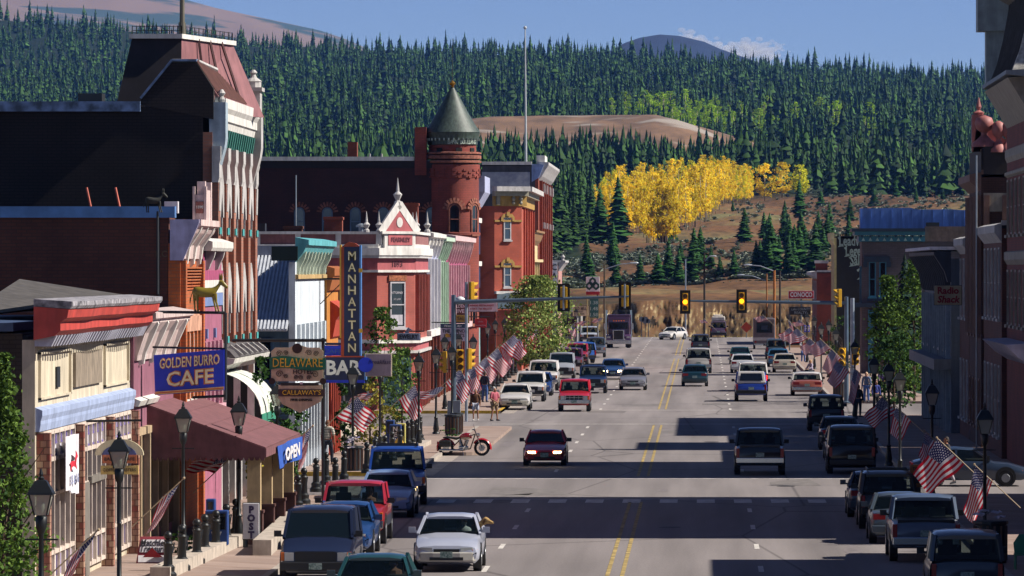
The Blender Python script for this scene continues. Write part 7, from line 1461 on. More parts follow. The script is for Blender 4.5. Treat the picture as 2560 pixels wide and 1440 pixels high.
def s_manhattan():
 Y = 236; r = thing('neon_sign', 'tall dark blue vertical neon sign of the Manhattan bar with orange top and side', 'sign', (hx(875, Y), Y, 4)); X = lambda x: hx(x, Y); Z = lambda y: hz(y, Y); nb_ = mat('navy_sign', '161c44', .45)
 MB().box(X(860), X(899), Y, Y + .5, Z(890), Z(617)).build('panel', nb_, r); MB().box(X(899), X(903), Y - .02, Y + .5, Z(890), Z(613)).build('edge_tube', mat('light_blue_tube', '5080c0', .4), r)
 MB().prism([(X(852), Z(890)), (X(860), Z(890)), (X(860), Z(612)), (X(872), Z(605)), (X(888), Z(608)), (X(900), Z(617)), (X(852), Z(617))], 'y', Y + .02, Y + .48).build('orange_edge', mat('orange_edge', 'a8401c', .5), r); MB().box(X(849), X(853), Y, Y + .4, Z(845), Z(612)).build('yellow_edge', mat('yellow_edge', 'c89830', .5), r)
 for i, ch in enumerate('MANHATTAN'):
  for m_, bb, d in ((mat('letter_khaki', '8c7c54', .6), .04, .02), (mat('letter_cream', 'd8'), -.005, .04)): letters(r, Y, [(ch, 880, 641 + i * 28.7, 22, dict(bold=bb, w=19))], m_, d=d)
 mb = MB(); [mb.box(X(897), X(906), Y - .04, Y, Z(y + 5), Z(y - 5)) for y in (676, 827, 922)]; mb.build('edge_clip', mat('yellow_edge', 'c8'), r)
 MB().box(X(812), X(911), Y - .05, Y + .45, Z(950), Z(891)).build('bar_panel', nb_, r); MB().box(X(911), X(916), Y - .06, Y + .45, Z(950), Z(887)).build('edge_tube', mat('light_blue_tube', '50'), r); MB().box(X(812), X(911), Y - .07, Y, Z(893), Z(890)).build('orange_edge', mat('orange_edge', 'a8'), r); MB().box(X(812), X(911), Y - .05, Y + .4, Z(957), Z(950)).build('lower_edge', nblue, r)
 letters(r, Y, [('BAR', 858, 921, 36, dict(bold=.03, w=88))], mat('letter_silver', 'e0dcd4', .5), d=.08); MB().box(X(808), X(858), Y + .1, Y + .4, Z(889), Z(864)).build('cafe_panel', nblue, r); letters(r, Y + .1, [('CAFE', 832, 879, 12, dict(sx=1.2))], mat('dim_blue', '3c58a8', .5)); MB().box(X(812), X(858), Y + .1, Y + .4, Z(863), Z(857)).build('tavern_panel', nb_, r)
 mb = MB(); mb.path([(X(735), Y + .2, Z(698)), (X(860), Y + .2, Z(697))], .04); mb.path([(X(800), Y + .2, Z(760)), (X(860), Y + .2, Z(700))], .02); mb.build('sign_bracket', black, r)
s_manhattan()
def simple_sign(label, Y, x0, x1, y0, y1, m, items, lm, name='hanging_sign', frame=None, arm=None, post=None, extra=None, cat='sign'):
 r = thing(name, label, cat, (hx((x0 + x1) / 2, Y), Y, hz(y1, Y))); board(r, Y, x0, x1, y0, y1, m)
 if frame: MB().box(hx(x0 - 1.2, Y), hx(x1 + 1.2, Y), Y + .03, Y + .18, hz(y1 + 1.2, Y), hz(y0 - 1.2, Y)).build('frame', frame, r)
 if items: letters(r, Y, items, lm, mw=(x1 - x0) * .9)
 if arm: MB().path([(hx(arm[0], Y), Y + .08, hz(arm[2], Y)), (hx(arm[1], Y), Y + .08, hz(arm[2], Y))], .035).build('arm', black, r)
 if post:
  for p in (post if isinstance(post, (list, tuple)) else [post]): MB().tube((hx(p, Y), Y + .2, 0), (hx(p, Y), Y + .2, hz(y0, Y)), .07).build('post', mat('post_grey', '5c6468', .6), r)
 if extra: extra(r, Y)
 return r
red_ = mat('sign_red', 'a01c24', .6); blk = signblk; mauve_s = mat('sign_mauve', '8c7888', .6)
simple_sign('lilac breakfast sign with a dark round badge beside the bar sign', 232, 914, 978, 885, 940, mauve_s, [('Breakfast', 948, 905, 11, dict(shear=.25))], mat('letter_plum', '3c2c54', .6), frame=cream_s, extra=lambda r, Y: MB().tube((hx(914, Y), Y - .03, hz(912, Y)), (hx(914, Y), Y - .01, hz(912, Y)), .3, n=16).build('badge', nblue, r))
def jw(r, Y):
 MB().prism([(hx(x, Y), hz(y, Y)) for x, y in ((1008, 838), (1022, 850), (1022, 826), (1036, 822), (1010, 815))][:3] + [(hx(1032, Y), hz(826, Y)), (hx(1020, Y), hz(818, Y))], 'y', Y + .02, Y + .1).build('crest', mat('pale_slate', '8890a8', .6), r)
simple_sign('slate blue plaque shaped jewelry sign on the rose brick corner', 300, 994, 1050, 834, 850, mat('pale_slate', '8890a8', .6), [('JEWELRY', 1020, 842, 11, dict(bold=.03))], blk, frame=mat('dark_green', '0c'), arm=(1000, 1060, 828), extra=jw)
simple_sign('wide two tone hanging sign with a yellow rhino behind the signal mast', 337, 1101, 1165, 809, 853, mat('sign_lilac', 'a898b0', .6), [('THE RHINO', 1134, 828, 8.5, dict(bold=.02)), ('SPIRITS', 1143, 839, 8.5, dict(bold=.02))], blk, arm=(1030, 1170, 806), extra=lambda r, Y: (board(r, Y - .02, 1101, 1165, 809, 820, mat('navy_trim', '1c'), 'header'), letters(r, Y - .03, [('Western Art', 1132, 815, 6)], signw), MB().prism([(hx(x, Y), hz(y, Y)) for x, y in ((1111, 843), (1112, 836), (1118, 833), (1124, 836), (1126, 843))], 'y', Y - .04, Y - .01).build('rhino_emblem', mat('emblem_gold', 'b8841c', .6), r)))
simple_sign('pink Chinese restaurant sign under the signal arm', 345, 1172, 1243, 757, 779, mat('sign_pink', 'c0a0a8', .6), [('CHINESE RESTAURANT', 1203, 764, 4.6, dict(bold=.02, sx=1.05)), ('6 DAY  Tel. 486-2117', 1203, 772, 4.4, dict(bold=.02))], red_, frame=mat('frame_brown', '5c3c34', .6))
simple_sign('red oval shop sign between two lanterns', 372, 1187, 1216, 797, 819, red_, [('GRILL', 1201, 804, 4, dict(shear=.2)), ('Sandwiches', 1201, 813, 4)], mat('sign_pink', 'c0'), arm=(1160, 1225, 792))
simple_sign('brown and white sign partly hidden behind the signal pole', 372, 1130, 1172, 753, 788, mat('frame_brown', '5c'), [('GOLDEN', 1145, 766, 8, dict(bold=.02)), ('HIVE', 1148, 778, 9, dict(bold=.02))], signw)
simple_sign('black framed yellow sign below the brown and white one', 368, 1136, 1172, 788, 807, mat('sign_olive', '8c7c2c', .6), [('SALE', 1155, 797, 8)], blk, frame=blk)
simple_sign('white vertical sign with big black letters on the far white shop', 583, 1378, 1393, 656, 735, signw, [(c, 1385.5, 669 + i * 21, 15, dict(bold=.02)) for i, c in enumerate('CAFE')], blk)
simple_sign('painted old belle tavern board left of the gas price board', 590, 1432, 1472, 766, 790, cream_s, [('OLD BELLE', 1452, 772, 7, dict(bold=.02)), ('FOOD', 1450, 779, 4), ('& BAR', 1453, 785, 4)], mat('letter_brown', '3c'), post=[1440])
def gas(r, Y):
 MB().box(hx(1465, Y), hx(1499, Y), Y - .01, Y + .2, hz(737, Y), hz(729, Y)).build('red_band', red_, r)
 mb = MB()
 for cx, cy in ((1481.5, 703), (1473, 715), (1490, 715)):
  o = [(cx, cy - 11), (cx + 8.5, cy - 4), (cx + 8.5, cy + 4), (cx, cy + 11), (cx - 8.5, cy + 4), (cx - 8.5, cy - 4)]; q = [(cx, cy - 5), (cx + 4, cy - .5), (cx + 4, cy + .5), (cx, cy + 5), (cx - 4, cy + .5), (cx - 4, cy - .5)]
  for i in range(6): mb.prism([(hx(x, Y), hz(y, Y)) for x, y in (o[i], o[(i + 1) % 6], q[(i + 1) % 6], q[i])], 'y', Y - .03, Y - .005)
 mb.build('emblem', mat('emblem_green', '184038', .6), r)
 MB().box(hx(1474, Y), hx(1496, Y), Y + .02, Y + .2, hz(794, Y), hz(745, Y)).build('price_board', mat('price_green', '1c5450', .5), r); letters(r, Y + .02, [('1.38', 1484, 757, 9), ('1.48', 1484, 772, 9), ('1.58', 1484, 787, 9)], mat('price_digits', 'a8c0bc', .5), name='price_digits')
simple_sign('white gas station pylon sign with three linked diamonds and a green price board', 600, 1465, 1499, 692, 729, signw, None, None, name='gas_sign', post=[1494], extra=gas)
def pill(r, Y):
 MB().loft([[(hx(cx, Y) + a * .31 * math.cos(t) * k, Y - .02 - .1 * (k < 1), hz(737, Y) + .46 * math.sin(t) * k) for cx, a, t in [(1976 if math.cos(t_) < 0 else 2030, 1.2, t_) for t_ in np.linspace(0, 6.283, 25)[:-1]]] for k in (1, .88)]).build('border', red_, r)
simple_sign('red and white rounded Conoco sign at the far right', 560, 1972, 2034, 728, 746, red_, [('CONOCO', 2003, 737, 12, dict(bold=.04, sx=1.0))], signw, name='gas_sign', frame=signw, post=[2003], extra=lambda r, Y: letters(r, Y, [('Motel', 1978, 754, 9, dict(bold=.02))], mat('letter_cyan', '60a0b8', .6)))
simple_sign('black realty sign with white lettering under the round red sign', 540, 1975, 2027, 767, 787, blk, [('Lake COUNTY', 2001, 773, 6.5, dict(shear=.2)), ('REALTY', 2001, 782, 6.5)], mat('letter_white', 'a0acb4', .6), post=[1974])
simple_sign('cream Radio Shack sign with red letters hanging at right', 254, 2336, 2404, 714, 762, mat('backlit_cream', 'a89c80', .6), [('Radio', 2370, 727, 17, dict(bold=.035)), ('Shack', 2370, 749, 17, dict(bold=.035, shear=.2))], mat('letter_red', '8c1c24', .6), frame=mat('navy_trim', '1c'))
simple_sign('small blue hospital sign with a white H at far right', 500, 2010, 2024, 813, 830, nblue, [('H', 2017, 822, 12, dict(bold=.03))], signw, post=[2017])
simple_sign('orange trail sign half hidden by the large lit flag', 175, 2275, 2318, 1162, 1218, mat('ochre_sign', '8c5c1c', .6), [('TOUR', 2296, 1172, 8, dict(bold=.02))], blk, post=[2297], extra=lambda r, Y: MB().prism([(hx(x, Y), hz(y, Y)) for x, y in ((2280, 1195), (2296, 1184), (2312, 1195), (2304, 1195), (2304, 1208), (2288, 1208), (2288, 1195))], 'y', Y - .03, Y - .005).build('arrow', blk, r))
simple_sign('white vertical post office style sign by the awning columns', 160.5, 607, 648, 1258, 1348, signw, [(c, 628, 1275 + i * 21, 17, dict(bold=.06)) for i, c in enumerate('POST')], mat('letter_plum', '3c'), name='street_sign', frame=mat('dark_green', '0c'), post=[612, 643])
def diamond(label, x, y, rr, Y, m):
 r = thing('road_sign', label, 'road sign', (hx(x, Y), Y, 0)); s = rr * Y / FPX; X, Z = at(x, y, Y); MB().prism([(X - s, Z), (X, Z - s), (X + s, Z), (X, Z + s)], 'y', Y, Y + .05).build('sign_plate', m, r); MB().tube((X, Y + .08, ground_z(X, Y)), (X, Y + .08, Z), .05, n=6).build('post', mat('post_grey', '5c'), r); return r, X, Z
diamond('orange diamond roadworks sign beyond the crest of the road', 1866, 818, 14, 650, mat('construction_orange', 'b8401c', .6))
r_, X_, Z_ = diamond('yellow diamond warning sign with a black T before the wooden poles', 1938, 802, 13, 600, mat('warning_yellow', 'a8882c', .6)); mb = MB().box(X_ - .06, X_ + .06, 599.96, 599.99, Z_ - .3, Z_ + .3); mb.box(X_ - .25, X_ + .25, 599.96, 599.99, Z_ + .12, Z_ + .22); mb.build('symbol', blk, r_)
r_ = thing('road_sign', 'cluster of grey sign backs on three posts left of the cliff foot', 'road sign', (hx(1612, 660), 660, 0))
for x, y, k in ((1604, 798, 7), (1613, 800, 9), (1621, 803, 6)): MB().tube((hx(x, 660), 660, hz(y, 660)), (hx(x, 660), 660.05, hz(y, 660)), k * 660 / FPX, n=8).build('sign_back', mat('sign_back', '707880', .5), r_); MB().tube((hx(x, 660), 660.1, -.3), (hx(x, 660), 660.1, hz(y, 660)), .05, n=6).build('post', mat('post_grey', '5c'), r_)
def s_bakery():
 Y = 140; r = thing('hanging_sign', 'arched tan bakery cafe sign with coffee roasters board below', 'sign', (hx(298, Y), Y, 3)); X = lambda x: hx(x, Y); Z = lambda y: hz(y, Y)
 pts = [(X(238), Z(1138)), (X(252), Z(1138))] + [(X(298) + (X(350) - X(298)) * math.cos(t), Z(1133) + (Z(1100) - Z(1133)) * math.sin(t)) for t in np.linspace(math.pi, 0, 14)] + [(X(345), Z(1138)), (X(358), Z(1138))]
 arc = [(X(298) + (X(359) - X(298)) * math.cos(t), Z(1138) + (Z(1097) - Z(1138)) * math.sin(t)) for t in np.linspace(math.pi, 0, 18)]
 MB().prism(arc, 'y', Y, Y + .1).build('arch_board', cream_s, r); MB().prism([(X(298) + (X(342) - X(298)) * math.cos(t), Z(1141) + (Z(1112) - Z(1141)) * math.sin(t)) for t in np.linspace(math.pi, 0, 14)], 'y', Y - .03, Y - .002).build('mountain_picture', mat('picture_blue', '4c5480', .7, nz=.4, scale=6), r)
 MB().box(X(256), X(342), Y - .04, Y + .06, Z(1158), Z(1137)).build('bakery_board', mat('board_orange', 'c07048', .6), r); MB().box(X(252), X(346), Y - .03, Y + .06, Z(1186), Z(1164)).build('roasters_board', mat('board_yellow', 'd0b468', .6), r)
 letters(r, Y, [('BAKERY CAFE', 299, 1148, 9, dict(w=76)), ('COFFEE ROASTERS', 299, 1175, 8.5, dict(w=82))], mat('letter_brown', '3c'), d=.06)
 mb = MB(); mb.path([(X(215), Y + .05, Z(1053)), (X(355), Y + .05, Z(1051))], .03, 6); [mb.path([(X(a), Y + .05, Z(1053)), (X(b), Y + .05, Z(1105))], .008, 4) for a, b in ((260, 262), (335, 345))]; mb.build('arm', black, r)
s_bakery()
def s_aframe():
 Y = 152; r = thing('sandwich_board', 'hand painted sandwich board for Matchless Treasures at the lower left', 'sign', (hx(383, Y), Y, .14)); X = lambda x: hx(x, Y); Z = lambda y: hz(y, Y)
 MB().hexa([(X(340), Y, .14), (X(420), Y, .14), (X(420), Y + .06, .14), (X(340), Y + .06, .14), (X(348), Y + .3, Z(1343)), (X(424), Y + .3, Z(1343)), (X(424), Y + .36, Z(1343)), (X(348), Y + .36, Z(1343))]).build('board', mat('board_red', '8c3440', .7), r)
 up = Vector((0, .3, Z(1343) - .14)).normalized(); o = lambda x, k: Vector((X(x), Y, .14)) + up * k - Vector((0, .02, 0)); H_ = Z(1343) - .14
 mb = MB(); mb.add([o(348, H_ * .45), o(420, H_ * .45), o(420, H_ * .97), o(351, H_ * .97)], [(0, 1, 2, 3)]); mb.add([o(345, H_ * .05), o(415, H_ * .05), o(415, H_ * .33), o(345, H_ * .33)], [(0, 1, 2, 3)])
 mb.build('panel', signw, r, solid=.01); mb = MB(); text(mb, 'Matchless', .26, o(385, H_ * .84) - Vector((0, .02, 0)), up=up, depth=.01, shear=.2, bold=.01, sx=.75); text(mb, 'Treasures', .26, o(385, H_ * .6) - Vector((0, .02, 0)), up=up, depth=.01, shear=.2, bold=.01, sx=.75); mb.build('lettering', blk, r)
 MB().prism([(X(357), .3), (X(380), .55), (X(395), .4), (X(408), .3)], 'y', Y - .05, Y - .03).build('painting', red_, r)
s_aframe()
Y = 172.2; r_ = thing('banner', 'blue banner with white lettering hanging at the far corner of the maroon awning', 'banner', (-12.15, 170, 2.6))
mb = MB(); n = 8
mb.loft([[(-12.12 + .05 * math.sin(i), 165.3 + i * 1.2, 2.8), (-12.12 + .08 * math.sin(i + 1), 165.3 + i * 1.2, 2.15)] for i in range(n + 1)], closed=False, caps=False); mb.build('cloth', mat('banner_bright_blue', '2450a8', .8), r_, solid=.02)
mb = MB(); text(mb, 'OPEN', .5, (-12.0, 169.8, 2.48), (0, 1, 0), depth=.02, bold=.04, sx=4.5); mb.build('lettering', signw, r_)
# -- traffic signals
galv = mat('galvanised_pole', '5c6c7c', .4, metal=.5, nz=.1); sigy = mat('signal_yellow', 'c89818', .45, nz=.08); bplate = mat('signal_backplate', '101010', .7); lens = mat('dark_lens', '5c4010', .3); litam = mat('amber_lit', 'ff9c10', .3, emit='ff9010', es=3.)
def head(r, X, Y, Z, face, back=True, lit=None, name='signal_head'):
 """face: unit vector the lenses look along"""
 f = Vector(face); u = Vector((-f.y, f.x, 0)); o = Vector((X, Y, Z)); A = Face(o, u, f); mb = MB(); A.box(mb, -.17, .17, -.52, .52, -.2, 0)
 h = mb.build(name, sigy, r, bevel=.02); h['_o'] = r['_o']
 if back: mb = MB(); A.box(mb, -.3, .3, -.68, .68, -.03, -.005); mb.build('backplate', bplate, h)
 for i, z in enumerate((.34, 0, -.34)):
  c = A.p(0, z, .0); MB().tube(c, c + f * .025, .135, n=16).build('lens', litam if lit == i else lens, h)
  vs = []; n = 9
  mb = MB(); mb.loft([[c + u * (.15 * math.cos(t)) + Vector((0, 0, .15 * math.sin(t))) + f * d * (1 if d < .01 else (.5 + .5 * math.sin(t))) for t in np.linspace(-.5, math.pi + .5, n)] for d in (0, .26)], closed=False, caps=False); mb.build('visor', sigy, h, solid=.012)
def mast(label, px, Y, side, arm_px, arm_row0, arm_row1, heads, rr=.14, extra=None):
 X = hx(px, Y); r = thing('traffic_signal', label, 'traffic signal', (X, Y, .1)); zt = hz(arm_row0, Y)
 MB().lathe((X, Y, .1), [(.28, 0), (.28, .06), (rr, .1), (rr * .8, zt + .1), (.02, zt + .12)], 14).build('pole', galv, r, smooth=50)
 MB().tube((X, Y, zt - .15), (hx(arm_px, Y), Y, hz(arm_row1, Y)), .12, .05, 12).build('mast_arm', galv, r)
 for x, row, d, lit, bk in heads:
  z = hz(row, Y); head(r, hx(x, Y), Y + (-.12 if d[1] < 0 else .3), z, d, bk, lit)
  if d[1] > 0: MB().tube((hx(x, Y), Y - .02, z - .6), (hx(x, Y), Y - .02, z + .6), .05, n=8).build('hanger', mat('galvanised', '90'), r)
 if extra: extra(r, X, Y)
def ex1(r, X, Y):
 head(r, X + .32, Y - .2, hz(900, Y), (.2, -1, 0), False); head(r, X - .5, Y, hz(905, Y), (-1, .2, 0), False)
 MB().box(X - .28, X + .35, Y - .6, Y - .15, .14, 1.35).build('control_box', mat('cabinet_grey', '7c8490', .6), r)
 x2 = hx(1166, Y + 8); MB().tube((x2, Y + 8, .1), (x2, Y + 8, hz(705, Y + 8)), .075, n=10).build('second_pole', mat('galvanised_light', '9098a4', .4, metal=.4), r); head(r, x2 + .35, Y + 8, hz(730, Y + 8), (.9, .4, 0), False); head(r, x2 + .22, Y + 8, hz(897, Y + 8), (.9, .4, 0), False)
 MB().ball((x2 - .3, Y + 7.9, hz(751, Y + 8)), .28, 12, 8, .8).build('round_light', signw, r, smooth=60)
mast('left signal mast with long arm carrying two signals seen from behind', 1134, 285, 1, 1572, 748, 741, [(1409, 744, (0, 1, 0), None, True), (1562, 740, (0, 1, 0), None, True)], extra=ex1)
def ex2(r, X, Y):
 x2 = hx(2131, Y + 3); MB().tube((x2, Y + 3, .1), (x2, Y + 3, hz(745, Y + 3)), .15, .12, 12).build('second_pole', mat('galvanised_light', '90'), r)
 head(r, X - .25, Y - .3, hz(892, Y), (-.3, -1, 0), False); head(r, X - .5, Y, hz(745, Y), (-1, -.25, 0), False); head(r, X + .55, Y - .2, hz(890, Y), (.5, -.8, 0), False); MB().box(X - .5, X - .15, Y - .2, Y + .2, hz(905, Y), hz(877, Y)).build('walk_box', sigy, r)
mast('right signal mast whose arm carries two amber lit signals', 2116, 334, -1, 1700, 751, 752, [(1713, 755, (0, -1, 0), 1, True), (1854, 753, (0, -1, 0), 1, True)], extra=ex2)
# -- poles and street lights
def pole(label, px, top, Y, r0, m, arm=None, name='utility_pole', cross=None, cat='pole', base=None):
 X = hx(px, Y); g = max(0, ground_z(X, Y)) if base is None else base; r = thing(name, label, cat, (X, Y, g)); zt = hz(top, Y); MB().tube((X, Y, g), (X, Y, zt), r0, r0 * .7, 10).build('shaft', m, r)
 if arm:
  ex_, ey = arm; a, b = Vector((X, Y, hz(ey + 15, Y))), Vector((hx(ex_, Y), Y, hz(ey, Y))); MB().path([a, a.lerp(b, .6) + Vector((0, 0, .15)), b], .05, 6).build('arm', mat('galvanised_light', '90'), r); d = 1 if b.x > a.x else -1
  MB().loft([[(b.x + d * k, Y + w_ * math.cos(t), b.z + .02 + h_ * math.sin(t)) for t in np.linspace(0, 6.28, 9)[:-1]] for k, w_, h_ in ((-.1, .06, .05), (.2, .17, .1), (.6, .17, .09), (.75, .04, .03))]).build('lamp_housing', mat('lamp_silver', 'a4acb4', .3, metal=.3), r, smooth=60)
 if cross: [MB().bar((X - .9, Y - .1, hz(c, Y)), (X + .9, Y - .1, hz(c, Y)), .1).build('crossarm', m, r) for c in cross]
wood = mat('orange_wood', 'a0642c', .8, nz=.15); dwood = mat('dark_wood_pole', '2c2420', .85)
pole('dark street light pole with a silver arm to the right, left of the cliff', 1511, 662, 590, .13, mat('brown_pole', '4c4030', .7), (1578, 658), 'street_light', cat='street light')
pole('orange wooden pole with street light arm reaching left, tall one', 1936, 676, 560, .16, wood, (1878, 663), 'street_light', cat='street light')
pole('thin orange wooden pole with a lower street light arm', 1917, 684, 610, .1, wood, (1860, 688), 'street_light', cat='street light')
pole('dark wooden pole right of the orange ones', 1950, 677, 540, .12, dwood)
pole('slim silver pole behind the left amber signal', 1714, 648, 640, .09, mat('galvanised_light', '90'))
pole('tall dark utility pole with crossarms beyond the crest', 1761, 632, 660, .14, dwood, (1775, 641), cross=(655, 668, 683))
pole('thin yellow pole left of the gas price board', 1468, 740, 560, .06, mat('pole_yellowish', '8c7c4c', .6))
# -- bollards, chains, bins, boxes
def bollard_proto():
 r = thing('bollard', 'x', 'bollard', local=True); MB().lathe((0, 0, 0), [(.19, 0), (.19, .1), (.14, .15), (.15, .25), (.1, .3), (.085, .72), (.11, .76), (.08, .8), (.09, .84)], 12).build('post', black, r, smooth=40); MB().ball((0, 0, .93), .095, 10, 8).build('ball_cap', black, r, smooth=60)
 pts = [(.09, 0, .7)] + [(.0, t * 1.5, .7 - .22 * math.sin(math.pi * t)) for t in (.15, .3, .5, .7, .85)] + [(.0, 1.5, .7)]; MB().path(pts, .018, 5).build('chain', black, r); return r
BP = bollard_proto(); bi = 0
for grp, pts in (('bollards at the lower left kerb', [(492, 1422), (512, 1408), (540, 1396), (566, 1378), (590, 1362), (455, 1440), (420, 1460)]), ('bollards before the shaded kerb by the awning', [(760, 1270), (790, 1240), (815, 1222), (838, 1238), (860, 1218), (745, 1290), (730, 1310)]), ('bollards on the corner pavement', [(917, 1192), (938, 1182), (962, 1172), (1000, 1152), (1020, 1128), (1030, 1123), (1040, 1118), (1050, 1112), (940, 1175), (980, 1160)]), ('chained bollards along the far left kerb', [(1198, 1006), (1206, 996), (1215, 992), (1224, 984), (1234, 978), (1243, 972), (1252, 964), (1262, 958), (1271, 950), (1280, 944), (1289, 938), (1316, 905), (1323, 899), (1330, 893), (1337, 886), (1192, 1020), (1180, 1028)])):
 for k, (x, y) in enumerate(pts):
  X, Y = gp(x, y); o = place(BP, bi, (X, Y, .14), 0, 'black iron bollard among the ' + grp, 1.15); o['group'] = grp; bi += 1
def bin_(label, x, y, m, w_=.34, h_=.95, flowers=None, s=None):
 X, Y = gp(x, y); r = thing('litter_bin', label, 'litter bin', (X, Y, .14)); MB().lathe((X, Y, .14), [(w_, 0), (w_, h_ - .1), (w_ + .05, h_ - .08), (w_ + .05, h_), (.02, h_ + .02)], 12).build('bin_body', m, r)
 mb = MB(); [mb.box(X + w_ * math.cos(t) - .03, X + w_ * math.cos(t) + .03, Y + w_ * math.sin(t) - .03, Y + w_ * math.sin(t) + .03, .2, .14 + h_ - .12) for t in np.linspace(0, 6.28, 15)[:-1]]; mb.build('slats', mat('slat_brown', '5c4438', .7), r)
 if flowers:
  V, F_ = leafy_arrays(int(x), 160, .5, .0, .09); me = np_mesh('flowers', V * np.array([.9, .9, .4]), F_, foliage('flower_' + flowers, flowers, 'c8c0c8')); o = bpy.data.objects.new('flower_tub', me); sc.collection.objects.link(o); o.location = (X, Y, .14 + h_ - .05); tag(o, 'flowers heaped on the ' + label, 'flowers')
dkg = mat('bin_dark', '20262c', .6)
bin_('dark bin beside the bending child', 884, 1186, dkg, flowers='7c78a0'); bin_('slatted bin below the signal control box', 1132, 1095, dkg); bin_('tall slatted bin before the motorcycle corner', 1143, 1090, dkg, .25); bin_('flower tub under the lower right lantern', 2476, 1420, dkg, .42, 1.1, flowers='b0a8b8'); bin_('dark bin with pale notice by the salmon sedan', 2098, 1000, dkg, flowers='8c8ca8'); bin_('stone topped bin before the street tree', 1321, 905, dkg, .3)
def newsbox(label, x, y, m, txt=None, tm_=None, w_=.5, h_=1.15):
 X, Y = gp(x, y); r = thing('newspaper_box', label, 'newspaper box', (X, Y, .14)); MB().box(X - w_ / 2, X + w_ / 2, Y, Y + .4, .34, .14 + h_).build('cabinet', m, r, bevel=.03); MB().box(X - .12, X + .12, Y + .1, Y + .3, .14, .34).build('stand', dkg, r); MB().box(X - w_ / 2 + .06, X + w_ / 2 - .06, Y - .015, Y, .14 + h_ * .55, .14 + h_ - .08).build('window', glass(), r)
 if txt:
  for i, ch in enumerate(txt): mb = MB(); text(mb, ch, .26, (X, Y - .03, .14 + h_ - .2 - i * .24), depth=.02, bold=.03); mb.build('lettering', signw, r)
nb1 = mat('newsbox_blue', '1c3c78', .5)
newsbox('blue newspaper box lettered NEWS behind the lower left bollards', 541, 1395, nb1, 'NEWS', w_=.62); newsbox('slim blue newspaper box left of the lettered one', 526, 1388, nb1, w_=.25, h_=1.4); newsbox('blue and white newspaper box at the corner pavement', 975, 1132, nb1, w_=.35, h_=1.25); newsbox('blue newspaper box lettered NEWS at the corner pavement', 988, 1138, nb1, 'NEWS', w_=.5); newsbox('white and yellow newspaper box right of the lettered blue one', 1003, 1135, mat('box_yellowish', 'b8b060', .6), w_=.35); newsbox('yellow newspaper box behind the leftmost far lantern', 1112, 975, mat('box_mustard', 'a88418', .6), w_=.55, h_=1.5); newsbox('mustard newspaper box beside the signal pole', 1146, 978, mat('box_mustard', 'a8'), w_=.5, h_=1.5); newsbox('dark blue postbox beside the row of far bollards', 1270, 936, nb1, w_=.8, h_=1.1); newsbox('dark newspaper box among the shaded pavement objects', 1215, 955, dkg, w_=.5)
X, Y = gp(998, 1150); r_ = thing('fire_hydrant', 'yellow fire hydrant on the corner pavement', 'fire hydrant', (X, Y, .14)); hy = mat('hydrant_yellow', 'c8981c', .5); MB().lathe((X, Y, .14), [(.19, 0), (.19, .06), (.13, .1), (.13, .5), (.18, .54), (.18, .6), (.12, .7), (.05, .78), (.04, .85), (.01, .86)], 12).build('barrel', hy, r_, smooth=50)
for a in (0, math.pi, -math.pi / 2): d = Vector((math.cos(a), math.sin(a), 0)); MB().tube(Vector((X, Y, .55)) + d * .1, Vector((X, Y, .55)) + d * .23, .06, n=8).build('nozzle', hy, r_)
MB().tube((X, Y, .83), (X, Y, .95), .1, .04, 8).build('bonnet', mat('hydrant_green', '1c4c34', .5), r_)
def wall_(label, x0, y0, x1, y1, h_, t, m, name='low_wall', cat='wall'):
 a, b = gp(x0, y0), gp(x1, y1); r = MB().bar((a[0], a[1], .14 + h_ / 2), (b[0], b[1], .14 + h_ / 2), t, h_); tag(r.build(name, m), label, cat)
cw = mat('pale_concrete', 'b0a498', .85, nz=.15, scale=3, bump=.1)
wall_('pale concrete planter wall carrying the lower left bollards', 400, 1462, 592, 1372, .3, .5, cw); wall_('pale concrete wall at the orange shop garden', 838, 1112, 900, 1100, .8, .3, cw); wall_('low concrete edge under the corner bollards', 1020, 1140, 1064, 1118, .18, .5, cw); wall_('concrete plinth beside the awning columns', 655, 1402, 735, 1325, .42, .5, cw)
# -- street trees, shrubs
def crown_tree(name, label, cat, X, Y, z, h, w_, n, leaf, m, trunk=.05, base=.12, seed=1, tilt=0, shape=1., taper=0., bk=None):
 r = thing(name, label, cat, (X, Y, z), 0); V, F_ = leafy_arrays(seed, n, w_ / h, base, leaf / h, shape, taper); me = np_mesh('crown', V * h, F_, m); o = bpy.data.objects.new('crown', me); sc.collection.objects.link(o); o.parent = r
 mb = MB().tube((X, Y, z - .1), (X + tilt, Y, z + h * .55), trunk, trunk * .5, 8); rg = random.Random(seed)
 for i in range(9):
  a = rg.uniform(0, 6.28); t = rg.uniform(.2, .8); p = Vector((X + tilt * t, Y, z + h * t * .7)); mb.tube(p, p + Vector((math.cos(a) * w_ * .7, math.sin(a) * w_ * .7, h * .2)), trunk * .4, trunk * .12, 5)
 mb.build('trunk', bk or bark, r); return r
lg = foliage('aspen_green', '24401c', '6c8838', .25); lg2 = foliage('street_tree_green', '34501c', '9ca860', .25); dg = foliage('shrub_green', '18341c', '4c7030', .2); gy2 = foliage('garden_mix', '4c5c20', 'a89c3c', .2)
def T(x, yb, top, w_px, **k):
 s = k.pop('s', None) or S(yb); Y = FPX / s; X = (x - VX) / s; h = (yb - top) / s if 'zb' not in k else None; k.pop('zb', None); return dict(X=X, Y=Y, h=CAMZ - (top - HY) / s, w_=w_px / s)
def tree(name, label, x, s, top, w_px, n, leaf, m, **k):
 Y = FPX / s; X = (x - VX) / s; z = k.pop('z', .14); return crown_tree(name, label, k.pop('cat', 'tree'), X, Y, z, CAMZ - (top - HY) / s - z, w_px / s, n, leaf, m, **k)
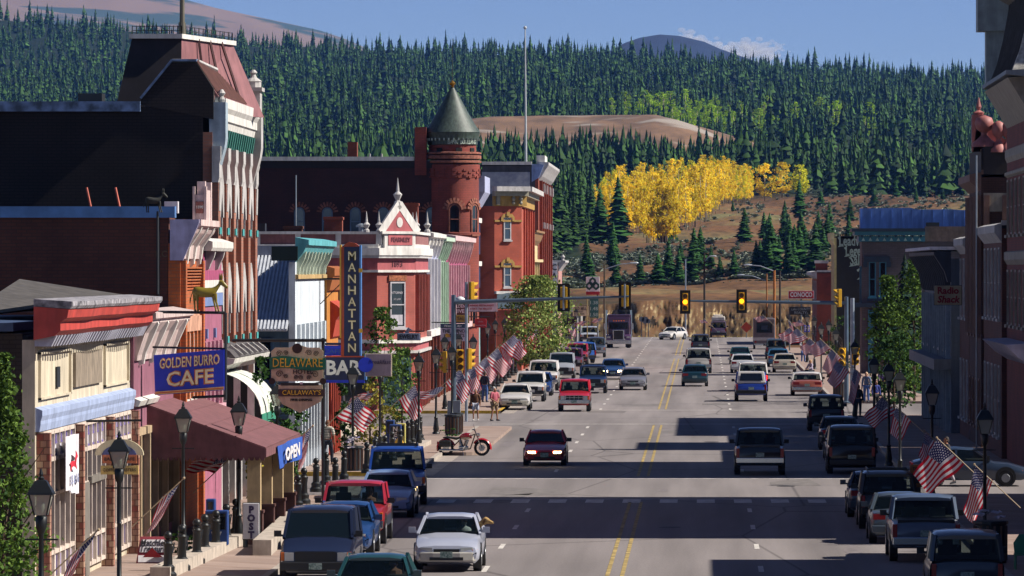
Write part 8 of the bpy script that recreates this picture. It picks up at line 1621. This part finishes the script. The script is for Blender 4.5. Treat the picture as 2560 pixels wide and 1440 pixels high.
tree('leafy_tree', 'tall leafy young aspen filling the lower left corner', 8, 125, 885, 150, 7500, .055, lg, seed=3, base=.0, trunk=.06, taper=.85)
tree('leafy_tree', 'big round green street tree on the far left pavement', 1346, 34.5, 690, 80, 8500, .11, lg2, seed=5, base=.12, trunk=.14)
tree('leafy_tree', 'slender tree before the rose brick corner building', 955, 52, 770, 52, 1100, .1, lg, seed=6, base=.3, trunk=.07)
tree('shrub', 'bushy shrub to the right of the breakfast sign', 1005, 50, 870, 48, 1300, .09, lg, seed=7, base=.05, cat='shrub')
tree('vine', 'green vines behind the hotel sign', 655, 77, 895, 36, 1200, .07, dg, seed=8, base=.05, cat='vine')
tree('vine', 'hanging plants at the entrance below the restaurant sign', 735, 72, 985, 40, 1000, .07, dg, seed=9, base=.2, cat='vine')
tree('shrub', 'dark green conifer shrub at the garden behind the bar sign', 862, 60, 945, 26, 900, .08, dg, seed=10, base=.02, cat='shrub')
tree('shrub', 'yellowing garden bushes under the shaded flag', 925, 57, 960, 40, 1100, .07, gy2, seed=11, base=.02, cat='shrub')
tree('shrub', 'low golden grass clump at the garden edge', 965, 56, 1010, 34, 500, .07, gy2, seed=12, base=.0, cat='shrub')
tree('flower_bush', 'yellow flowering bush hanging under the awning', 632, 88, 1148, 20, 350, .04, foliage('yellow_flowers', '6c7020', 'c0b040', .2), seed=13, base=.7, cat='plant', z=1.2)
tree('shrub', 'green planter bush behind the lower left bollards', 452, 92, 1330, 34, 500, .05, dg, seed=14, base=.02, cat='shrub')
tree('leafy_tree', 'light green aspen at left of the pair on the right pavement', 2222, 42.5, 690, 62, 3000, .11, lg, seed=15, base=.15, trunk=.08, taper=.5)
tree('leafy_tree', 'light green aspen at right of the dark spruce', 2286, 43, 650, 66, 3400, .11, lg, seed=16, base=.1, trunk=.08, taper=.5)
tree('leafy_tree', 'dark tree in shade at the right pavement below the aspens', 2235, 46, 820, 60, 1500, .11, dg, seed=17, base=.1, trunk=.08)
s_ = 41.5; tree_obj('spruce_tree', 'dark blue spruce between the two aspens at right', 'tree', (2262 - VX) / s_, FPX / s_, .1, 8.6, 1, np_mesh('crown', *pine_arrays(77, 30, 18, .2), foliage('blue_spruce', '0a1c18', '1e3c30')), tm, 1.)
tree('shrub', 'small bush at the foot of the lettered saloon', 2105, 33, 790, 40, 700, .1, dg, seed=19, base=.02, cat='shrub')
for x, y, lb in ((1120, 1088, 'weeds at the foot of the slatted bin'), (1130, 1100, 'grass tuft under the signal mast')):
 X, Y = gp(x, y); crown_tree('shrub', lb, 'shrub', X, Y, .12, .4, .35, 90, .05, dg, .01, 0, seed=x)
# -- people
def person(label, x, y, h, pose, top, bottom, hair='3c2c20', skinc=None, face=0, shoes='20242c', legs_bare=False, shoulders=1., lean=0, hat=None, sleeves=True, zg=.14):
 """pose: joints in metres of a 1.75 m figure, facing -Y turned by face degrees"""
 X, Y = gp(x, y); r = thing('person', label, 'person', (X, Y, zg), R(face), local=True); k = h / 1.75; r.scale = (k, k, k); sk = skinc or skin
 J = dict(pel=(0, 0, .93), ch=(0, 0, 1.22), nk=(0, 0, 1.46), hd=(0, -.01, 1.56), sl=(-.19, 0, 1.41), sr=(.19, 0, 1.41), el=(-.25, .02, 1.13), er=(.25, .02, 1.13), wl=(-.24, -.08, .88), wr=(.24, -.08, .88), hl=(-.1, 0, .9), hr=(.1, 0, .9), kl=(-.11, -.01, .5), kr=(.11, -.01, .5), al=(-.12, .03, .09), ar=(.12, .03, .09), tl=(-.13, -.13, .04), tr=(.13, -.13, .04)); J.update(pose); J = {a: Vector(b) for a, b in J.items()}
 def skinned(name, chain, rad, m, sub=2):
  idx = {}; vs = []; es = []
  for a, b in chain:
   for q in (a, b):
    if q not in idx: idx[q] = len(vs); vs.append(J[q])
   es.append((idx[a], idx[b]))
  me = bpy.data.meshes.new(name); me.from_pydata([tuple(v) for v in vs], es, []); o = bpy.data.objects.new(name, me); sc.collection.objects.link(o); o.parent = r
  md = o.modifiers.new('skin', 'SKIN'); sv_ = me.skin_vertices[0].data if me.skin_vertices else None
  if sv_ is None:
   bm = bmesh.new(); bm.from_mesh(me); bm.verts.layers.skin.verify(); bm.to_mesh(me); bm.free(); sv_ = me.skin_vertices[0].data
  for q, i in idx.items(): rr = rad.get(q, .05); sv_[i].radius = rr if isinstance(rr, tuple) else (rr, rr); sv_[i].use_root = (i == 0)
  md.use_smooth_shade = True; ss = o.modifiers.new('sub', 'SUBSURF'); ss.levels = sub; ss.render_levels = sub; me.materials.append(m); return o
 w_ = shoulders
 skinned('body', [('pel', 'ch'), ('ch', 'nk'), ('nk', 'hd'), ('nk', 'sl'), ('nk', 'sr'), ('sl', 'el'), ('el', 'wl'), ('sr', 'er'), ('er', 'wr'), ('pel', 'hl'), ('pel', 'hr'), ('hl', 'kl'), ('kl', 'al'), ('hr', 'kr'), ('kr', 'ar'), ('al', 'tl'), ('ar', 'tr')], dict(pel=(.13, .1), ch=(.14, .1), nk=.055, hd=.05, sl=.06, sr=.06, el=.042, er=.042, wl=.028, wr=.028, hl=.085, hr=.085, kl=.055, kr=.055, al=.036, ar=.036, tl=.03, tr=.03), sk)
 skinned('shirt', [('pel', 'ch'), ('ch', 'nk'), ('nk', 'sl'), ('nk', 'sr'), ('sl', 'el'), ('sr', 'er')] + ([('el', 'wl'), ('er', 'wr')] if sleeves else []), dict(pel=(.165 * w_, .125), ch=(.175 * w_, .13), nk=.075, sl=.085, sr=.085, el=.062, er=.062, wl=.045, wr=.045), top)
 if legs_bare: J['ml'] = J['hl'].lerp(J['kl'], .85); J['mr'] = J['hr'].lerp(J['kr'], .85); skinned('shorts', [('pel', 'hl'), ('pel', 'hr'), ('hl', 'ml'), ('hr', 'mr')], dict(pel=(.165, .125), hl=.115, hr=.115, ml=.095, mr=.095), bottom)
 else: skinned('trousers', [('pel', 'hl'), ('pel', 'hr'), ('hl', 'kl'), ('hr', 'kr'), ('kl', 'al'), ('kr', 'ar')], dict(pel=(.16, .12), hl=.11, hr=.11, kl=.075, kr=.075, al=.06, ar=.06), bottom)
 sh = MB()
 for a, t in (('al', 'tl'), ('ar', 'tr')): d = (J[t] - J[a]); c = J[a]; sh.hexa([c + Vector((-.05, .06, -.07)), c + Vector((.05, .06, -.07)), J[t] + Vector((.05, -.05, -.025)), J[t] + Vector((-.05, -.05, -.025)), c + Vector((-.045, .05, .03)), c + Vector((.045, .05, .03)), J[t] + Vector((.04, -.04, .03)), J[t] + Vector((-.04, -.04, .03))])
 for c in sh.pieces(): c.build('shoe', mat('shoe_' + shoes, shoes, .6), r, bevel=.015)
 hd = J['hd'] + (J['hd'] - J['nk']).normalized() * .06; f = Vector((0, -1, 0)) if 'look' not in pose else Vector(pose['look']); f = f.normalized(); u = Vector((-f.y, f.x, 0)).normalized(); up = Vector((0, 0, 1))
 mb = MB(); mb.loft([[hd + u * (a * math.cos(t)) + f * (b * math.sin(t) + o_) + up * z for t in np.linspace(0, 6.283, 13)[:-1]] for z, a, b, o_ in ((-.12, .03, .035, .03), (-.1, .05, .06, .02), (-.05, .066, .08, .01), (0, .073, .09, 0), (.05, .072, .092, -.005), (.09, .055, .075, -.01), (.115, .02, .03, -.01))])
 mb.bar(hd + f * .085 + up * .01, hd + f * .105 - up * .03, .025, .025)
 for q in (-1, 1): mb.ball(hd + u * (.075 * q) - up * .01, .022, 6, 4, 1.3)
 mb.build('head', sk, r, smooth=60)
 mb = MB(); [mb.ball(hd + u * (.03 * q) + f * .086 + up * .012, .011, 6, 4, .6) for q in (-1, 1)]; mb.bar(hd + f * .088 - up * .055 - u * .022, hd + f * .088 - up * .055 + u * .022, .012, .008); mb.build('face_features', mat('face_dark', '3c2420', .6), r)
 mb = MB(); mb.loft([[hd - f * .015 + u * (a * math.cos(t)) + f * (b * math.sin(t) - o_) + up * z for t in np.linspace(0, 6.283, 13)[:-1]] for z, a, b, o_ in ((-.07, .07, .05, .05), (-.02, .082, .07, .035), (.05, .084, .09, .012), (.1, .066, .08, .01), (.132, .02, .03, .01))]); mb.build('hair', mat('hair_' + hair, hair, .8), r, smooth=60)
 if hat: mb = MB(); mb.lathe(hd + up * .06, [(.15, 0), (.15, .015), (.09, .02), (.085, .08), (.02, .1)], 12); mb.build('hat', hat, r)
 for a, b, q in (('el', 'wl', -1), ('er', 'wr', 1)):
  d = (J[b] - J[a]).normalized(); s_ = Vector((1, 0, 0)); n_ = d.cross(s_).normalized(); w = J[b]; mb = MB(); mb.bar(w, w + d * .09, .07, .03, up=n_)
  for i, L_ in enumerate((.065, .078, .072, .055)): b0 = w + d * .085 + s_ * ((i - 1.5) * .018); b1 = b0 + d * L_ * .55; mb.tube(b0, b1, .009, .008, 5); mb.tube(b1, b1 + (d + n_ * .5) * L_ * .45, .008, .006, 5)
  t0 = w + d * .03 - s_ * .035 * q; mb.tube(t0, t0 + (d * .6 - s_ * q * .5) * .06, .011, .008, 5); mb.build('hand', sk, r)
 return r
C_ = lambda n, c: mat('cloth_' + n, c, .85, nz=.12, scale=12)
walkL = dict(kl=(-.13, -.16, .5), al=(-.14, -.14, .09), tl=(-.15, -.3, .05), kr=(.12, .08, .5), ar=(.12, .26, .14), tr=(.13, .14, .05))
strp = mat('striped_shirt', 'c4bcb4', .85, nz=.02, scale=1); n_ = strp.node_tree
wv = n_.nodes.new('ShaderNodeTexWave'); wv.bands_direction = 'Z'; wv.inputs['Scale'].default_value = 5; tc_ = n_.nodes.new('ShaderNodeTexCoord'); n_.links.new(tc_.outputs['Object'], wv.inputs[0]); rp_ = n_.nodes.new('ShaderNodeValToRGB'); rp_.color_ramp.elements[0].color = (*lin('4c5048'), 1); rp_.color_ramp.elements[1].color = (*lin('c8c0b4'), 1); rp_.color_ramp.elements[0].position = .35; rp_.color_ramp.elements[1].position = .5
n_.links.new(wv.outputs[0], rp_.inputs[0]); n_.links.new(rp_.outputs[0], n_.nodes['Principled BSDF'].inputs['Base Color'])
person('woman in brown leather jacket and white shorts walking at the far corner', 1189, 1053, 1.62, dict(kl=(-.12, -.12, .5), al=(-.12, -.05, .09), ar=(.13, .12, .1), tr=(.14, -.02, .04), wl=(-.22, -.12, .95), wr=(.24, -.1, .95)), C_('brown_leather', '5c3820'), C_('pale_blue_shorts', 'b0b4c4'), '4c2c1c', legs_bare=True, shoes='b8b4b0', shoulders=1.15, zg=.02)
person('grey haired man in a pink shirt and khaki shorts standing at the far corner', 1236, 1054, 1.76, dict(look=(.5, -1, -.5), kl=(-.13, -.03, .5), al=(-.19, 0, .09), tl=(-.2, -.15, .04), kr=(.14, 0, .5), ar=(.2, .03, .09), tr=(.22, -.12, .04), el=(-.24, -.03, 1.15), wl=(-.06, -.24, 1.0), er=(.24, -.03, 1.15), wr=(.06, -.24, 1.0)), C_('pink', 'b85c6c'), C_('khaki', '8c7458'), 'b0aca8', legs_bare=True, face=35, shoulders=1.15, sleeves=False, zg=.02)
person('man in a striped shirt and dark trousers walking away on the left pavement', 819, 1172, 1.78, dict(walkL), strp, C_('navy', '181c2c'), '6c4024', face=170, shoes='8c7460', sleeves=False)
person('child in yellow bending down beside the dark bin', 872, 1170, 1.3, dict(pel=(0, .1, .72), ch=(0, -.08, .9), nk=(0, -.3, .98), hd=(0, -.42, .95), sl=(-.17, -.27, .95), sr=(.17, -.27, .95), el=(-.2, -.36, .7), er=(.2, -.36, .7), wl=(-.1, -.42, .5), wr=(.1, -.42, .5), hl=(-.1, .08, .7), hr=(.1, .08, .7), kl=(-.12, -.1, .42), kr=(.12, -.1, .42), look=(0, -.8, -.6)), C_('lemon', 'c0b878'), C_('olive_short', '4c4834'), '4c3420', face=60, legs_bare=True, sleeves=False)
person('man in blue jeans standing behind the chained bollards', 1212, 1012, 1.78, {}, C_('dark_navy', '1c2438'), C_('jeans', '3c5c98'), '3c2c20', face=160)
person('person in blue denim by the postbox and the far bollards', 1234, 962, 1.76, {}, C_('denim', '2c4c88'), C_('jeans', '3c'), '5c4430', face=20)
person('person in a white shirt with raised arms on the right pavement', 2008, 908, 1.78, dict(el=(-.3, -.1, 1.5), wl=(-.2, -.16, 1.72)), C_('white', 'c8c8cc'), C_('jeans', '3c'), '2c2018', face=10, zg=.02)
person('man in a pale shirt sitting on the right kerb', 2026, 948, 1.75, dict(pel=(0, .1, .42), ch=(0, .06, .72), nk=(0, .02, .95), hd=(0, 0, 1.05), sl=(-.19, .02, .9), sr=(.19, .02, .9), el=(-.24, -.1, .66), er=(.24, -.1, .66), wl=(-.14, -.32, .6), wr=(.14, -.32, .6), hl=(-.1, .08, .4), hr=(.1, .08, .4), kl=(-.14, -.36, .5), kr=(.14, -.36, .5), al=(-.14, -.5, .09), ar=(.14, -.42, .09), tl=(-.14, -.66, .04), tr=(.14, -.58, .04)), C_('pale_lilac', 'a89cb0'), C_('black', '14161c'), 'a8845c', face=-50)
person('person in a blue grey top and jeans waiting right of the twin signal poles', 2166, 1012, 1.75, {}, C_('blue_grey', '5c6c8c'), C_('jeans', '3c'), 'c0a888', face=-20)
person('man in a purple shirt standing before the lawn', 2206, 1004, 1.85, {}, C_('purple', '4c3c74'), C_('black', '14'), '3c2c24', face=200)
person('woman in dark clothes with a pink wristband among the right hand group', 2146, 1050, 1.7, {}, C_('black', '14'), C_('dark_navy', '1c'), '5c3c34', face=150)
person('person in a royal blue top in the shaded group at right', 2190, 1035, 1.68, {}, C_('royal', '1c2c78'), C_('black', '14'), '2c2420', face=30)
person('person in pale trousers crossing behind the large lit flag', 2366, 1222, 1.72, dict(walkL), C_('charcoal', '2c2c34'), C_('pale_grey', 'a09ca4'), '2c2420', face=-70)
person('person in bright pink sitting far beyond the parked wagons at right', 1952, 888, 1.6, {}, C_('hot_pink', 'b82c80'), C_('jeans', '3c'), '5c4430', face=0)
cx, cy = silver.location.x, silver.location.y
Yd = cy - .2
d_ = thing('dog', 'tan dog leaning its head out of the silver sedan window', 'dog', (cx + .9, Yd, 1.0)); fur = mat('tan_fur', 'a88858', .9, nz=.25, scale=20); o = Vector((cx + .86, Yd, 1.16))
mb = MB(); mb.loft([[o + Vector((dx, dy, dz)) + Vector((0, rr * math.cos(t), rr * 1.05 * math.sin(t))) for t in np.linspace(0, 6.283, 11)[:-1]] for dx, dy, dz, rr in ((-.3, .1, -.12, .09), (-.1, .02, -.04, .1), (.0, 0, .06, .095), (.08, -.03, .1, .1), (.15, -.06, .09, .075), (.21, -.09, .06, .05), (.27, -.12, .045, .038), (.29, -.13, .04, .015))]); mb.build('head', fur, d_, smooth=60)
for q in (-1, 1): MB().prism([(o.x + .04, o.z + .16), (o.x + .1, o.z + .14), (o.x + .03, o.z + .0), (o.x - .01, o.z + .04)], 'y', Yd - .02 + q * .09 - .012, Yd - .02 + q * .09 + .012).build('ear', mat('brown_fur', '6c4c2c', .9), d_)
MB().ball(o + Vector((.29, -.13, .055)), .02, 6, 4).build('nose', blk, d_)
pr = thing('person', 'blond driver of the silver sedan seen through the windshield', 'person', (cx + .38, cy - .3, .9)); oo = Vector((cx + .36, cy + .15, .95))
mb = MB(); mb.loft([[oo + Vector((a * math.cos(t), b * math.sin(t), z)) for t in np.linspace(0, 6.283, 13)[:-1]] for z, a, b in ((-.1, .2, .12), (.05, .21, .12), (.12, .14, .09), (.15, .055, .05), (.19, .05, .05), (.22, .07, .08), (.3, .078, .09), (.37, .06, .07), (.4, .02, .03))]); mb.build('body', mat('cloth_white', 'c8'), pr, smooth=60)
MB().ball(oo + Vector((0, -.01, .3)), .082, 12, 8, 1.25).build('head', skin, pr, smooth=60); MB().ball(oo + Vector((0, .03, .33)), .09, 12, 8, 1.1).build('hair', mat('blond_hair', 'b89858', .8), pr, smooth=60)
r_ = thing('roof_vent', 'white metal roof vents beside the pediment of the orange brick building', 'vent', (-15.9, 172, 9.5)); MB().box(-15.95, -15.55, 171.8, 172.3, 9.5, 9.85).build('vent_box', signw, r_)
r_ = thing('plastic_chair', 'green plastic chair cut off by the right edge of the picture', 'chair', (8.25, 149, .14)); gp_ = mat('green_plastic', '2c7858', .5)
MB().box(8.0, 8.5, 148.8, 149.3, .5, .55).build('seat', gp_, r_); MB().loft([[(8.02, 149.3, .55), (8.02, 149.34, .55), (8.48, 149.34, .55), (8.48, 149.3, .55)], [(8.0, 149.4, .8), (8.0, 149.44, .8), (8.5, 149.44, .8), (8.5, 149.4, .8)], [(8.15, 149.46, 1.02), (8.15, 149.5, 1.02), (8.35, 149.5, 1.02), (8.35, 149.46, 1.02)]]).build('backrest', gp_, r_)
for x in (8.03, 8.47):
 for y in (148.83, 149.27): MB().tube((x, y, .14), (x, y, .5), .025, n=6).build('leg', gp_, r_)
# -- haze
mb = MB().box(-4200, 4200, -200, 13600, -14, 900); m = bpy.data.materials.new('haze'); m.use_nodes = True; n = m.node_tree; n.nodes.remove(n.nodes['Principled BSDF'])
v = n.nodes.new('ShaderNodeVolumePrincipled'); v.inputs['Color'].default_value = (.13, .33, 1, 1); v.inputs['Density'].default_value = 2.4e-5; v.inputs['Anisotropy'].default_value = .1; n.links.new(v.outputs[0], n.nodes['Material Output'].inputs['Volume'])
tag(mb.build('haze', m), kind='stuff')
